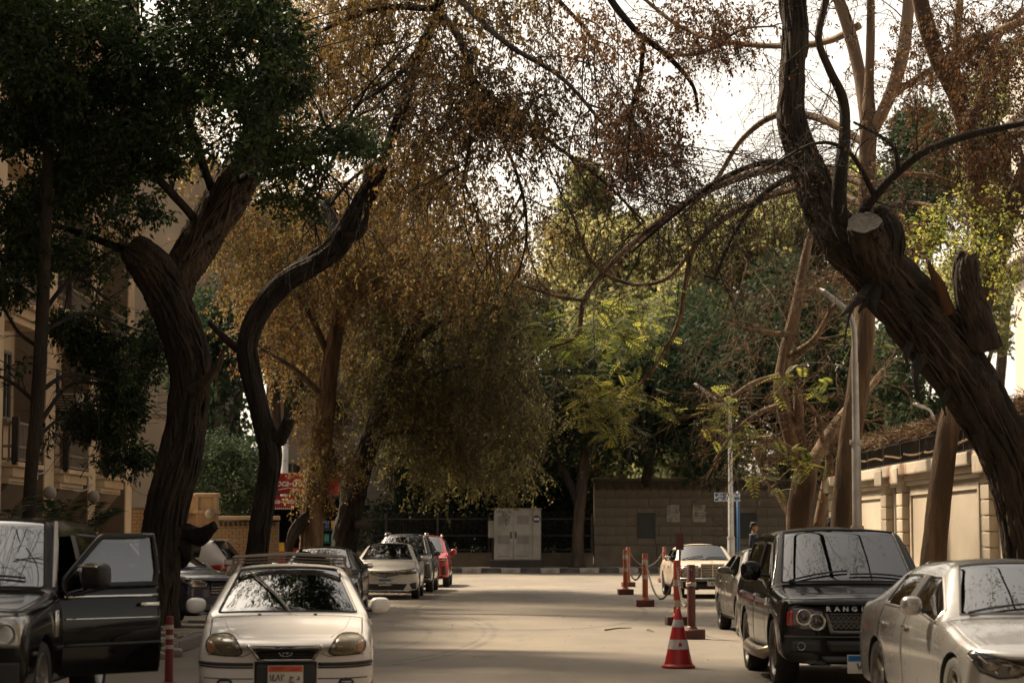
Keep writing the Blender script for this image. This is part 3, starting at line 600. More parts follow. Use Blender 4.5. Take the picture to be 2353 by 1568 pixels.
M_wb = pmat('white_building_stucco', (.60, .55, .50), .85, var=.05, scale=.6, c2=(.52, .47, .42), bump=.12, bscale=8)
wbd = thing('white_building', 'white stuccoed villa rising behind the cream wall at the right edge', 'building', (12.2, 44, 0)); m = MB(); m.box((6, 0, 6.6), (12, 15, 13.2)); m.build('wall', M_wb, wbd)
for z in (4.6, 8.2, 11.6): m = MB(); m.bbox((5.9, 0, z), (12.5, 15.5, .16), .03); m.bbox((5.95, 0, z - .14), (12.25, 15.25, .12), .03); m.build('cornice', M_wb, wbd)
for y in (-5.2, -1.8, 1.9, 4.0):
    for z in (3.2, 6.4, 10.0): window(wbd, (-.03, y, z), 1.1, 1.7, '-x', pmat('white_window_frame', (.55, .5, .44), .6))
# unseen houses added along both kerbs to shade the street
for nm, x, y, dx, dy, h, mt, lab in (('unseen_house', -17, 0, 12, 40, 15, M_cream, 'unseen cream house nearer the viewer on the left'), ('unseen_house', 17, -4, 14, 36, 13, M_tan, 'unseen tan house nearer the viewer on the right')):
    t = thing(nm, lab, 'building', (x, y, 0)); m = MB(); m.box((0, 0, h / 2), (dx, dy, h)); m.build('wall', mt, t); m = MB(); m.bbox((0, 0, h), (dx + .6, dy + .6, .4), .05); m.build('cornice', mt, t)
    for yy in np.arange(-dy / 2 + 3, dy / 2 - 2, 4.2):
        for z in (4, 7.4, 10.8): window(t, ((dx / 2 + .03) if x < 0 else (-dx / 2 - .03), yy, z), 1.2, 1.8, 'x' if x < 0 else '-x')

# ================================================================== street furniture
M_steel = pmat('galvanised_steel', (.40, .385, .36), .42, .55, .12, 6, c2=(.28, .25, .22))
def lamp_post(label, base, h, arm, r=.085, group='street lamps', head=None):
    t = thing('street_lamp', label, 'street lamp', base, group=group)
    m = MB(); m.lathe([(r * 2.0, 0), (r * 2.0, .03), (r * 1.3, .05), (r * 1.3, 1.55), (r * 1.02, 1.62), (r * .95, 3.05), (r * .8, 3.08), (r * .72, h - .9)], 14); m.build('pole', M_steel, t, angle=50)
    for z in (1.58, 3.06): m = MB(); m.lathe([(r * 1.36, z - .04), (r * 1.42, z), (r * 1.36, z + .04)], 14); m.build('collar', M_steel, t)
    a = Vector(arm); pts = [(0, 0, h - .92), (0, 0, h - .35), (a.x * .10, a.y * .10, h - .12), (a.x * .3, a.y * .3, h + .02), (a.x * .62, a.y * .62, h + .02 + a.z * .5)]; q = resample([Vector(p) for p in pts], .12, False, 2)
    m = MB(); m.tube(q, r * .62, 8); m.build('arm', M_steel, t, smooth=True)
    e = Vector(pts[-1]); d = Vector((a.x, a.y, a.z * 1.4)).normalized(); hd = MB(); p0, p1 = e - d * .05, e + d * .75
    s_ = d.cross(Vector((0, 0, 1))).normalized(); u = s_.cross(d)
    def ring(c, w, hh): return [c + s_ * w + u * hh * .3, c + s_ * w * .7 + u * hh, c - s_ * w * .7 + u * hh, c - s_ * w + u * hh * .3, c - s_ * w * .8 - u * hh * .6, c + s_ * w * .8 - u * hh * .6]
    p1 = e + d * (.42 if a.x > -.6 and h < 5.8 else .75); rs = [ring(p0, .05, .04), ring(p0 + d * .15, .11, .06), ring(p1 - d * .1, .13, .06), ring(p1, .06, .03)]; hd.add([v for q_ in rs for v in q_], [(i * 6 + j, i * 6 + (j + 1) % 6, (i + 1) * 6 + (j + 1) % 6, (i + 1) * 6 + j) for i in range(3) for j in range(6)] + [(5, 4, 3, 2, 1, 0), (18, 19, 20, 21, 22, 23)])
    hd.build('lamp_head', M_steel, t); return t
lamp_post('nearer steel street lamp with its head over the road by the thick trunk', (PX(1963, 37), 37, .22), 5.35, (-.42, .12, .24), .082)
lamp_post('thinner street lamp standing beside the blue street sign', (PX(1675, 75), 75, 0), 6.25, (-1.05, 0, .55), .10)
lamp_post('distant lamp top just showing above the dry thatch', (PX(2142, 70), 70, 0), 5.75, (-.45, 0, .12), .07)
# street name sign
M_sblue = pmat('sign_blue', (.010, .075, .18), .45, var=.1); sgn = thing('street_sign', 'blue bilingual street name sign on a blue post', 'street sign', (PX(1692, 76), 76, .0))
m = MB(); m.tube([(0, 0, 0), (0, 0, 3.22)], .055, 8); m.build('post', M_sblue, sgn, smooth=True)
m = MB(); m.bbox((-.40, -.08, 3.02), (.90, .03, .30), .01); pl = m.build('name_plate', M_sblue, sgn); m = MB()
for q in ((-.40, 3.165, .90, .012), (-.40, 2.875, .90, .012)): m.box((q[0], -.099, q[1]), (q[2], .004, q[3]))
m.box((-.845, -.099, 3.02), (.012, .004, .28)); m.box((.045, -.099, 3.02), (.012, .004, .28)); m.build('plate_border', M_white, pl)
text('ﻲﻜﻧﺯ ﻦﺑﺍ ﻉﺭﺎﺷ', M_white, pl, (-.40, -.098, 3.075), .155, bold=.002); text('Ebn Zanki St.', M_white, pl, (-.40, -.098, 2.93), .115, bold=.0015)
m = MB()
for z in (2.92, 3.1): m.box((0, -.03, z), (.14, .14, .03))
m.build('clamp', M_steel, sgn)
# bollards and chains
M_or = pmat('orange_paint', (.30, .068, .022), .55, var=.2, scale=5, c2=(.20, .05, .02), dust=.1); M_orw = pmat('white_band_paint', (.46, .40, .33), .6, var=.15, scale=7, c2=(.26, .2, .15)); M_base = pmat('red_painted_concrete', (.17, .042, .028), .8, var=.3, scale=6, c2=(.06, .03, .025), bump=.3); M_mar = pmat('maroon_paint', (.085, .018, .014), .55, var=.2, scale=5, c2=(.05, .014, .012))
def post_at(vx, vy): Z = CAM_H * 4900 / (vy - 1228); return Vector((PX(vx, Z), Z, 0))
def bollard(label, vx, vy, h, mat=M_or, bands=((.52, .60), (.80, .88)), bw=.43, bh=.16, round_base=False, ring=True):
    p = post_at(vx, vy); p.y += bw / 2; t = thing('bollard', label, 'bollard', p, random.uniform(-.12, .12), 'chained posts beside the parked cars')
    m = MB()
    if round_base: m.lathe([(.001, bh), (bw * .47, bh), (bw * .5, bh - .02), (bw * .5, 0)], 20)
    else: m.bbox((0, 0, bh / 2), (bw, bw, bh), .02)
    m.build('base', M_base if mat is M_or else M_mar, t); r = .068
    m = MB(); m.lathe([(r * 1.5, bh), (r * 1.3, bh + .03), (r, bh + .05), (r, h - .01), (r * .9, h), (.001, h)], 16); m.build('shaft', mat, t, angle=40)
    for a, b_ in bands: m = MB(); m.lathe([(r + .001, h * a), (r + .004, h * a), (r + .004, h * b_), (r + .001, h * b_)], 16); m.build('band', M_orw, t)
    m = MB(); m.tube([(.0, -r - .012 + .03 * math.sin(a), h - .10 + .03 * math.cos(a)) for a in np.linspace(0, 2 * math.pi, 12)], .007, 5, caps=False); m.build('eye', M_iron, t); return t
B1 = bollard('orange banded post leftmost of the chained group', 1435, 1364, 1.26); B1b = bollard('plain orange post right behind the leftmost banded one', 1441, 1346, 1.28, bands=()); B5 = bollard('plain orange post beside the cream car, furthest away', 1524, 1336, 1.26, bands=())
B2 = bollard('orange banded post in the middle of the chain row', 1480, 1391, 1.24); B3 = bollard('red and white post carrying a small square sign plate', 1553, 1433, 1.21, pmat('red_orange_paint', (.33, .04, .02), .5, var=.2, scale=5), ((.60, .70), (.28, .38)), .42)
B4 = bollard('plain dark maroon post with a round base and chain ring', 1586, 1465, 1.2, M_mar, (), .45, .16, True)
m = MB(); m.tube([(.06, .03, 1.0), (.06, .03, 1.45)], .018, 6); q = m.build('sign_stem', M_mar, B3); m = MB(); m.bbox((.06, .02, 1.56), (.15, .02, .32), .008); m.build('sign_plate', M_mar, B3)
m = MB(); [m.tube([(.075 * math.cos(a), .075 * math.sin(a), .86 + .02 * k + .01 * math.sin(3 * a)) for a in np.linspace(0, 2 * math.pi, 16)], .012, 5, caps=False) for k in range(3)]; m.build('chain_wrap', M_steel, B4)
M_chain = pmat('galvanised_chain', (.13, .115, .10), .55, .5, .3)
def chain(label, a, b_, sag, n=None):
    a, b_ = Vector(a), Vector(b_); L_ = (b_ - a).length; n = n or int((L_ + sag * 1.2) / .075); t = thing('chain', label, 'chain', a, group='chains between the posts')
    lm = MB(); lm.tube([(.042 * math.cos(x), 0, .020 * math.sin(x)) for x in np.linspace(0, 2 * math.pi, 9)], .0075, 4, caps=False); me = lm.mesh('link'); me.materials.append(M_chain); shade(me)
    P_ = [a.lerp(b_, t_) - Vector((0, 0, 4 * sag * t_ * (1 - t_))) - a for t_ in np.linspace(0, 1, n + 1)]
    for i in range(n):
        o = bpy.data.objects.new('link', me); col.objects.link(o); o.parent = t; d = P_[i + 1] - P_[i]; o.location = (P_[i] + P_[i + 1]) / 2
        q = d.to_track_quat('X', 'Z'); o.rotation_mode = 'QUATERNION'; from_ = Matrix.Rotation(math.pi / 2 * (i % 2), 4, 'X').to_quaternion(); o.rotation_quaternion = q @ from_
        o.scale = (max(.8, d.length / .075), 1, 1)
top = lambda b_, h: b_.location + Vector((0, -.08, h))
chain('chain sagging from the leftmost banded post to the middle one', top(B1, 1.16), top(B2, 1.14), .62); chain('chain hung between the two plain orange posts', top(B1b, 1.18), top(B5, 1.16), .55)
chain('chain from the middle post down to the sign plate post', top(B2, 1.14), top(B3, 1.11), .78); chain('short chain looping down to the maroon post', top(B3, 1.11), top(B4, .90), .55)
# traffic cone
M_cr = pmat('cone_red', (.40, .012, .012), .45, var=.12, scale=6, c2=(.26, .012, .012)); M_cw = pmat('cone_reflective_band', (.50, .47, .44), .5, var=.12, scale=12, c2=(.33, .29, .26))
p = post_at(1556, 1531); cn = thing('traffic_cone', 'red traffic cone with two scuffed white bands', 'traffic cone', p + Vector((0, .2, 0)), .1)
def cone_r(z): return lerp(.178, .028, (z - .05) / .70)
m = MB(); m.lathe([(cone_r(.05), .05)] + [(cone_r(z), z) for z in (.2, .4, .6, .735)] + [(.02, .75), (.016, .76), (.001, .76)], 28); m.build('cone_body', M_cr, cn, smooth=True)
m = MB(); m.lathe([(.20, 0), (.215, .01), (.21, .035), (.185, .045), (cone_r(.05) + .002, .065)], 28); m.build('base', M_cr, cn, smooth=True)
for a, b_ in ((.24, .36), (.515, .61)): m = MB(); m.lathe([(cone_r(z) + .003, z) for z in (a, (a + b_) / 2, b_)], 28); m.build('band', M_cw, cn, smooth=True)
m = MB(); m.prism([(-.022, .272), (.02, .275), (.026, .30), (.0, .335), (-.02, .305)], -cone_r(.30) - .008, -cone_r(.30) + .004); m.build('emblem', M_cr, cn)
# red and white flexible bollard at the left
p = post_at(399, 1566); fb = thing('bollard', 'slim red bollard with three white bands beside the old white sedan', 'bollard', p)
M_fr = pmat('flexpost_red', (.15, .010, .012), .5, var=.15, scale=7, c2=(.08, .008, .009)); m = MB(); m.lathe([(.10, 0), (.10, .02), (.055, .035), (.05, .05), (.043, .75), (.04, .765), (.001, .765)], 18); m.build('shaft', M_fr, fb, angle=40)
for a, b_ in ((.62, .67), (.51, .555), (.40, .445)): rr = lerp(.05, .043, a / .75) + .003; m = MB(); m.lathe([(rr - .002, a), (rr, a), (rr, b_), (rr - .002, b_)], 18); m.build('band', M_orw, fb)
# fallen leaves and sticks
M_litter = pmat('fallen_leaf', (.16, .10, .05), .85, var=.45, scale=3, c2=(.24, .17, .08), world_co=True)
def litter(n, fx, fy, size, name):
    c = np.stack([fx(n), fy(n), np.full(n, .012)], 1); V = np.zeros((n, 3, 3)); a = rng.uniform(0, 6.28, n); s_ = rng.uniform(.5, 1.3, n) * size
    for k in range(3): V[:, k] = c + np.stack([np.cos(a + k * 2.2) * s_, np.sin(a + k * 2.2) * s_, rng.uniform(0, .014, n)], 1)
    return tag(link(name, tri_mesh(name, V), None, M_litter), kind='stuff')
litter(900, lambda n: -3.9 + rng.normal(0, .9, n), lambda n: rng.uniform(30, 95, n), .035, 'fallen_leaves'); litter(1400, lambda n: rng.uniform(-6, 8, n), lambda n: rng.uniform(22, 94, n), .028, 'fallen_leaves'); litter(500, lambda n: 4.6 + rng.normal(0, .9, n), lambda n: rng.uniform(28, 80, n), .03, 'fallen_leaves'); litter(450, lambda n: -3.2 + rng.normal(0, .5, n), lambda n: 62 + rng.normal(0, 2, n), .05, 'fallen_leaves')
for i, (v0, v1, lab) in enumerate((((1387, 1446), (1447, 1441), 'bare twig lying on the road left of the cone'), ((1483, 1445), (1497, 1449), 'short twig lying on the road near the cone'))):
    a, b_ = post_at(*v0), post_at(*v1); m = MB(); m.tube([a + Vector((0, 0, .02)), (a + b_) / 2 + Vector((0, .1, .03)), b_ + Vector((0, 0, .02))], [.014, .012, .006], 5); tag(m.build('twig', pmat('twig_bark', (.10, .065, .04), .9)), lab, 'twig')
# ================================================================== cars
def car_cage(s):
    """half profiles of 10 points (x, z, dy) at stations along the length; returns stations and named indices"""
    W2, H = s['W'] / 2, s['H']; zb, hf, hr, lc, wsl, lb, lsg, lrr, ld, zd, L, fo = (s[k] for k in 'zb hf hr lc wsl lb lsg lrr ld zd L fo'.split())
    zdr = s.get('zdr', zd); bf, br = s['bf'], s['br']; wt = s['wt']; wb = s['wbase']; cor = s.get('corner', .22); tail = s.get('tailtuck', .06); flare = s.get('flare', 0)
    st = []; ix = {}
    def low(l, w, zs, ws, k=0.): return [[0, zb, 0], [w * .86, zb, k], [w * .975, zb + .06, k], [w, zb + (zs - zb) * .34, k], [w, zb + (zs - zb) * .74, k], [ws, zs, k]]
    def hood(l, w, zs, zt, ws, kc=0., km=0.):
        p = low(l, w, zs, ws, kc); p += [[ws * .92, lerp(zs, zt, .42), kc * .8 + km * .2], [ws * .80, lerp(zs, zt, .66), kc * .5 + km * .5], [ws * .42, lerp(zs, zt, .95), kc * .15 + km], [0, zt, km]]; st.append((l, p)); return len(st) - 1
    beltat = lambda l: lerp(bf, br, min(1, max(0, (l - lc) / (lsg - lc))))
    edge = s.get('redge', .05)
    cap = s.get('capround', .84)
    hood(0.0, W2 * cap, hf - .10, hf - .07, W2 * cap * .96, cor * .85)
    hood(.045, W2 * lerp(cap, 1, .55), hf - .045, hf - .01, W2 * .88, cor)
    hood(.16, W2 * .985, hf, hf + .035, W2 * .935, cor * .7); ix['h0'] = len(st) - 1
    hood(fo * .9, W2, lerp(hf, bf, .35), lerp(hf + .03, hr, .45), W2 * .955, .1)
    hood(lc - .32, W2, lerp(hf, bf, .8), lerp(hf, hr, .88), W2 * .955, .03)
    hood(lc - .05, W2, bf - .01, hr - .01, W2 * .955, .0, -.06); ix['h1'] = len(st) - 1
    rx = lambda t: [[0, 0, 0]]
    def cab(l, t, base=None):
        """t: 0 at the cowl, 1 at the roof front"""
        z = beltat(l); ws = W2 * s.get('beltw', .95)
        p = low(l, W2, z, ws)
        zr = H - .045
        p += [[lerp(wb + .07, wt, t), lerp(hr - .01, zr - .05, t), 0], [lerp(wb, wt - .075, t), lerp(hr + .01, zr - .012, t), 0], [lerp(wb * .55, wt * .5, t), lerp(hr + .02, zr + .012, t), lerp(-.09, -.05, t)], [0, lerp(hr + .025, zr + .02, t), lerp(-.12, -.07, t)]]
        st.append((l, p)); return len(st) - 1
    ix['c0'] = cab(lc, 0); cab(lerp(lc, wsl, .1), .1); cab(lerp(lc, wsl, .5), .51); cab(lerp(lc, wsl, .9), .9); ix['c1'] = cab(wsl, 1.0)
    def roof(l, dz=0., wk=1.):
        z = beltat(l); ws = W2 * s.get('beltw', .95); p = low(l, W2, z, ws); zr = H + dz
        p += [[wt * wk, zr - .095, 0], [wt * wk - .075, zr - edge, 0], [wt * wk * .5, zr - .012, 0], [0, zr, 0]]; st.append((l, p)); return len(st) - 1
    roof(wsl + .14, -.022); ix['b0'] = roof(lb, 0); ix['b1'] = roof(lb + .08, 0); roof(lerp(lb + .08, lsg, .5), -.012)
    ix['s1'] = roof(lsg, -.03, .985)
    if lrr > lsg + .1: roof(lrr - .03, -.045, .97)
    ix['r0'] = roof(lrr, -.055, .965)
    ws = W2 * .93
    zr = H - .06
    wbr = s.get('wbase_r', wb * .95)
    def back(l, t):
        z = lerp(br, zd - .02, max(0, t)) ; p = low(l, W2 * lerp(1, .985, t), z, W2 * s.get('beltw', .95))
        p += [[lerp(wt * .965, wbr + .06, t), lerp(zr - .055, zd, t), 0], [lerp(wt * .89, wbr, t), lerp(zr - .02, zd + .012, t), 0], [lerp(wt * .5, wbr * .5, t), lerp(zr, zd + .02, t), lerp(.02, .06, t)], [0, lerp(zr + .005, zd + .025, t), lerp(.03, .08, t)]]; st.append((l, p)); return len(st) - 1
    back(lerp(lrr, ld, .1), .1); back(lerp(lrr, ld, .5), .5); back(lerp(lrr, ld, .9), .9); ix['r1'] = back(ld, 1.)
    if L - ld > .35:
        hood(ld + .06, W2 * .985, zd - .02, zd + .012, W2 * .93, 0, .05)
        hood(L - .22, W2 * .97, zdr - .03, zdr + .005, W2 * .90, -.05)
    hood(L - .05, W2 * .93, zdr - .05, zdr - .01, W2 * .86, -.12); hood(L, W2 * .84, zdr - .13, zdr - .10, W2 * .80, -.12)
    return st, ix

def build_cage(s):
    st, ix = car_cage(s); n = len(st); L = s['L']
    vs, fs, ms = [], [], []; ids = {}
    for i, (l, p) in enumerate(st):
        for j, (x, z, dl) in enumerate(p):
            for sg in (1, -1):
                if j in (0, 9) and sg < 0: ids[i, j, -1] = ids[i, j, 1]; continue
                ids[i, j, sg] = len(vs); vs.append((sg * x, l + dl - L / 2, z))
    for i in range(n - 1):
        for j in range(9):
            for sg in (1, -1):
                a, b, c, d = ids[i, j, sg], ids[i + 1, j, sg], ids[i + 1, j + 1, sg], ids[i, j + 1, sg]
                fs.append((a, b, c, d) if sg > 0 else (d, c, b, a))
                m = 0
                if j == 0: m = 4
                if j == 1 and s.get('cladding'): m = 4
                if j in (7, 8) and ix['c0'] <= i < ix['c1']: m = 1
                elif j in (7, 8) and ix['r0'] <= i < ix['r1']: m = 3
                elif j == 5 and ix['c0'] + 1 <= i < ix['s1']: m = 4 if ix['b0'] <= i < ix['b1'] else (2 if i < ix['b0'] else 8)
                elif j in (2, 3, 4) and ix['c0'] <= i < ix['b0'] : m = 5
                elif j in (2, 3, 4) and ix['b0'] <= i < ix['s1'] - (1 if s.get('short_rear_door') else 0): m = 6
                elif j in (6, 7, 8) and ix['h0'] <= i < ix['h1']: m = 7
                ms.append(m)
    for i, rev in ((0, False), (n - 1, True)):
        for j in range(9):
            q = [ids[i, j, 1], ids[i, j + 1, 1], ids[i, j + 1, -1], ids[i, j, -1]]; q = list(dict.fromkeys(q))
            fs.append(tuple(q[::-1] if rev else q)); ms.append(4 if j == 0 else 0)
    me = bpy.data.meshes.new('cage'); me.from_pydata(vs, [], fs); me.polygons.foreach_set('material_index', ms)
    for k in range(9): me.materials.append(None)
    o = bpy.data.objects.new('cage', me); col.objects.link(o)
    md = o.modifiers.new('s', 'SUBSURF'); md.levels = md.render_levels = s.get('sub', 3); md.boundary_smooth = 'PRESERVE_CORNERS'
    dg = bpy.context.evaluated_depsgraph_get(); ev = bpy.data.meshes.new_from_object(o.evaluated_get(dg)); bpy.data.objects.remove(o); return ev, ix, st

DIRS = {'front': (Vector((0, 1, 0)), lambda u, v: Vector((u, -6, v))), 'rear': (Vector((0, -1, 0)), lambda u, v: Vector((u, 6, v))),
        'left': (Vector((1, 0, 0)), lambda u, v: Vector((-4, u, v))), 'right': (Vector((-1, 0, 0)), lambda u, v: Vector((4, u, v))), 'top': (Vector((0, 0, -1)), lambda u, v: Vector((u, v, 4)))}
def project(bvh, face, u, v, off=0):
    d, o = DIRS[face]; h = bvh.ray_cast(o(u, v), d)
    if h[0] is None:
        h = bvh.find_nearest(o(u, v) + d * 4.0)
    n = h[1]
    if n.dot(d) > 0: n = -n
    return h[0] + n * off, n
def patch(bvh, face, poly, off=.006, thick=.02, ds=.05, smooth=0, name='patch'):
    b = resample(poly, ds, True, smooth); n = len(b)
    us = [p.x for p in b]; vv = [p.y for p in b]; pts = [Vector((p.x, p.y)) for p in b]
    x0, x1, y0, y1 = min(us), max(us), min(vv), max(vv)
    def inside(x, y):
        c = False; j = n - 1
        for i in range(n):
            if (vv[i] > y) != (vv[j] > y) and x < (us[j] - us[i]) * (y - vv[i]) / (vv[j] - vv[i]) + us[i]: c = not c
            j = i
        return c
    gx = np.arange(x0 + ds * .6, x1 - ds * .3, ds); gy = np.arange(y0 + ds * .6, y1 - ds * .3, ds)
    for x in gx:
        for y in gy:
            if inside(x, y) and min((pts[i] - Vector((x, y))).length for i in range(n)) > ds * .45: pts.append(Vector((x, y)))
    V, E, F, *_ = delaunay_2d_cdt(pts, [], [tuple(range(n))], 1, 1e-5)
    bm = bmesh.new(); tops = [bm.verts.new((0, 0, 0)) for _ in V]; nor = []
    for t, p in zip(tops, V):
        t.co, nn = project(bvh, face, p.x, p.y, off); nor.append(nn)
    for f in F:
        try: bm.faces.new([tops[i] for i in f])
        except ValueError: pass
    bm.normal_update()
    s = sum((f.normal.dot(nor[0]) for f in bm.faces))
    if s < 0: bmesh.ops.reverse_faces(bm, faces=bm.faces)
    be = [e for e in bm.edges if e.is_boundary]
    if thick:
        r = bmesh.ops.extrude_edge_only(bm, edges=be); nv = [g for g in r['geom'] if isinstance(g, bmesh.types.BMVert)]
        d = DIRS[face][0]
        for v in nv: v.co += d * thick
    me = bpy.data.meshes.new(name); bm.to_mesh(me); bm.free(); shade(me); return me
def trim(bvh, face, line, r=.008, off=.0, closed=False, ds=.05, smooth=0, n=5, rz=None):
    pts = [project(bvh, face, p.x, p.y, off)[0] for p in resample(line, ds, closed, smooth)]
    if closed: pts.append(pts[0])
    m = MB(); m.tube(pts, r, n); return m
def flip(poly): return [(-x, y) for x, y in poly]

def wheel_mesh(r, w, rim_r, style='multi'):
    t = MB(); hw = w / 2
    t.lathe([(rim_r, -hw * .9), (r * .93, -hw), (r * .985, -hw * .75), (r, -hw * .4), (r, hw * .4), (r * .985, hw * .75), (r * .93, hw), (rim_r, hw * .9)], 36, axis='x', close=False)
    q = MB(); q.lathe([(rim_r, -hw * .9), (rim_r, hw * .86), (rim_r * .94, hw * .9), (rim_r * .9, hw * .62), (rim_r * .86, hw * .1), (rim_r * .86, -hw * .8)], 36, axis='x')
    q.lathe([(.001, hw * .62), (.055, hw * .6), (.07, hw * .45), (.07, hw * .1)], 16, axis='x')
    k = {'multi': 10, 'five': 5, 'cover': 8}[style]; wd = {'multi': .022, 'five': .05, 'cover': .05}[style]
    for i in range(k):
        a = 2 * math.pi * i / k; c, s_ = math.cos(a), math.sin(a)
        def pt(rr, tt, xx): return (xx, c * rr - s_ * tt, s_ * rr + c * tt)
        r0, r1 = .05, rim_r * .92
        vs = [pt(r0, -wd * .8, hw * .5), pt(r0, wd * .8, hw * .5), pt(r1, wd, hw * .72), pt(r1, -wd, hw * .72), pt(r0, -wd * .8, hw * .25), pt(r0, wd * .8, hw * .25), pt(r1, wd, hw * .5), pt(r1, -wd, hw * .5)]
        q.add(vs, [(0, 1, 2, 3), (4, 7, 6, 5), (0, 3, 7, 4), (1, 5, 6, 2), (0, 4, 5, 1), (3, 2, 6, 7)])
    b = MB(); b.lathe([(.001, -hw * .3), (rim_r * .82, -hw * .3)], 24, axis='x')
    b.lathe([(.03, hw * .05), (rim_r * .62, hw * .05), (rim_r * .62, -hw * .2)], 20, axis='x')
    return t.mesh('tyre'), q.mesh('rim'), b.mesh('brake')

def make_car(name, label, cat, s, paint, loc, rz, group=None, omit=(), doorless=None):
    """loc is the ground point under the middle of the front bumper"""
    L, W, H = s['L'], s['W'], s['H']; W2 = W / 2
    f = Vector((math.sin(rz), -math.cos(rz), 0)); c = Vector(loc) - f * (L / 2)
    root = thing(name, label, cat, c, rz, group)
    ev, ix, st = build_cage(s)
    zw = s['wr']; lw = [s['fo'], s['fo'] + s['wb']]; ra = s['wr'] + s.get('archgap', .055)
    bm = bmesh.new(); bm.from_mesh(ev); bpy.data.meshes.remove(ev)
    for f_ in bm.faces: f_.smooth = True
    bvh = BVHTree.FromBMesh(bm)
    # wheel arches
    kill = []
    for f_ in bm.faces:
        p = f_.calc_center_median()
        if abs(p.x) > W2 * .55 and f_.material_index in (0, 4, 5, 6):
            for l in lw:
                if math.hypot(p.y - (l - L / 2), p.z - zw) < ra and p.z < zw + ra: kill.append(f_); break
    bmesh.ops.delete(bm, geom=kill, context='FACES')
    ring = []
    for e in [e for e in bm.edges if e.is_boundary]:
        ok = True
        for v in e.verts:
            dd = min(((v.co.y - (l - L / 2)), v.co.z - zw) for l in lw if True) if False else None
            l = min(lw, key=lambda q: abs(v.co.y - (q - L / 2))) - L / 2
            dy, dz = v.co.y - l, v.co.z - zw; d = math.hypot(dy, dz)
            if d < ra + .12 and abs(v.co.x) > W2 * .5 and d > 1e-4:
                v.co.y = l + dy / d * ra; v.co.z = max(s['zb'] * .9, zw + dz / d * ra)
            else: ok = False
        if ok: ring.append(e)
    if ring:
        r = bmesh.ops.extrude_edge_only(bm, edges=ring)
        for g in r['geom']:
            if isinstance(g, bmesh.types.BMVert): g.co.x -= math.copysign(.22, g.co.x)
            elif isinstance(g, bmesh.types.BMFace): g.material_index = 4
    def split(idx, side=None):
        b2 = bm.copy(); b2.faces.ensure_lookup_table()
        bmesh.ops.delete(b2, geom=[q for q in b2.faces if q.material_index not in idx or (side and q.calc_center_median().x * side < 0)], context='FACES')
        return b2
    def emit(b2, nm, mat, gap=0, parent=root, inset=0):
        if not b2.faces: b2.free(); return None
        b2.normal_update()
        if gap:
            be = [v for v in b2.verts if v.is_boundary]
            mv = {}
            for v in be:
                inn = [e.other_vert(v).co for e in v.link_edges if not e.is_boundary]
                if inn:
                    d = (sum(inn, Vector()) / len(inn) - v.co)
                    if d.length > 1e-6: mv[v] = v.co + d.normalized() * min(gap, d.length * .5) - v.normal * gap * .6
            for v, q in mv.items(): v.co = q
        if inset:
            for v in b2.verts: v.co -= v.normal * inset
        for q in b2.faces: q.material_index = 0
        me = bpy.data.meshes.new(nm); b2.to_mesh(me); b2.free()
        return link(nm, me, parent, mat)
    gap = s.get('gap', .008)
    emit(split({0}), 'body', paint)
    emit(split({4}), 'underbody', M_black)
    hd = emit(split({7}), 'bonnet', paint, gap)
    doors = {}
    for sd, nm in ((1, 'l'), (-1, 'r')):
        for idx, dn in ((5, 'front'), (6, 'rear')):
            if (dn, nm) == doorless: continue
            d = emit(split({idx}, sd), 'door', paint, gap); doors[dn, nm] = d
            if d is None: continue
            l = (s['lb'] - .22 if dn == 'front' else s['lsg'] - s.get('hoff', .30)) - L / 2; z = s.get('zh', lerp(s['bf'], s['br'], .5) - .12)
            if s.get('handles', True):
                p, n_ = project(bvh, 'right' if sd > 0 else 'left', l, z, .018)
                h = MB(); h.bbox((p.x, p.y, p.z), (.03, .20, .028), .012); h.box((p.x - sd * .015, p.y - .08, p.z), (.03, .03, .02)); h.box((p.x - sd * .015, p.y + .08, p.z), (.03, .03, .02)); h.build('handle', s.get('handle_mat', paint), d, angle=40)
    seal_mb = MB()
    for idx, nm, mt, sides in ((1, 'windscreen', s.get('wglass', M_wind), (None,)), (3, 'rear_window', s.get('rglass', M_tint), (None,)), (2, 'side_window', s.get('sglass', M_tint), (1, -1)), (8, 'side_window', s.get('sglass', M_tint), (1, -1))):
        for sd in sides:
            if sd and doorless and idx == 2 and sd > 0: continue
            b2 = split({idx}, sd)
            be = [e for e in b2.edges if e.is_boundary]
            # seal along the pane's edge
            adj = {}
            for e in be:
                for v in e.verts: adj.setdefault(v, []).append(e)
            left = set(be)
            while left:
                e = left.pop(); a, b = e.verts; chain = [a, b]
                while True:
                    nx = [q for q in adj[chain[-1]] if q in left]
                    if not nx: break
                    left.discard(nx[0]); chain.append(nx[0].other_vert(chain[-1]))
                pts = [v.co.copy() for v in chain]
                if len(pts) > 3: seal_mb.tube(pts[::2] + ([pts[-1]] if len(pts) % 2 == 0 else []), s.get('seal', .013), 4)
            emit(b2, nm, mt, inset=.006)
    if seal_mb.v: seal_mb.build('window_seal', s.get('seal_mat', M_black), root)
    # wheels
    t, q, b = wheel_mesh(zw, s.get('tw', .21), s.get('rim', zw * .66), s.get('rimstyle', 'multi'))
    for m_, mt in ((t, M_rubber), (q, s.get('rim_mat', M_alloy)), (b, M_black)): m_.materials.append(mt)
    shade(t); shade(q); autosmooth(q, 30); shade(b)
    for l in lw:
        for sd in (1, -1):
            w = bpy.data.objects.new('wheel', t); col.objects.link(w); w.parent = root; w.location = (sd * (W2 - s.get('tw', .21) / 2 - s.get('winset', .02)), l - L / 2, zw)
            if sd < 0: w.rotation_euler = (0, 0, math.pi)
            for nm, me in (('rim', q), ('brake_disc', b)):
                o = bpy.data.objects.new(nm, me); col.objects.link(o); o.parent = w
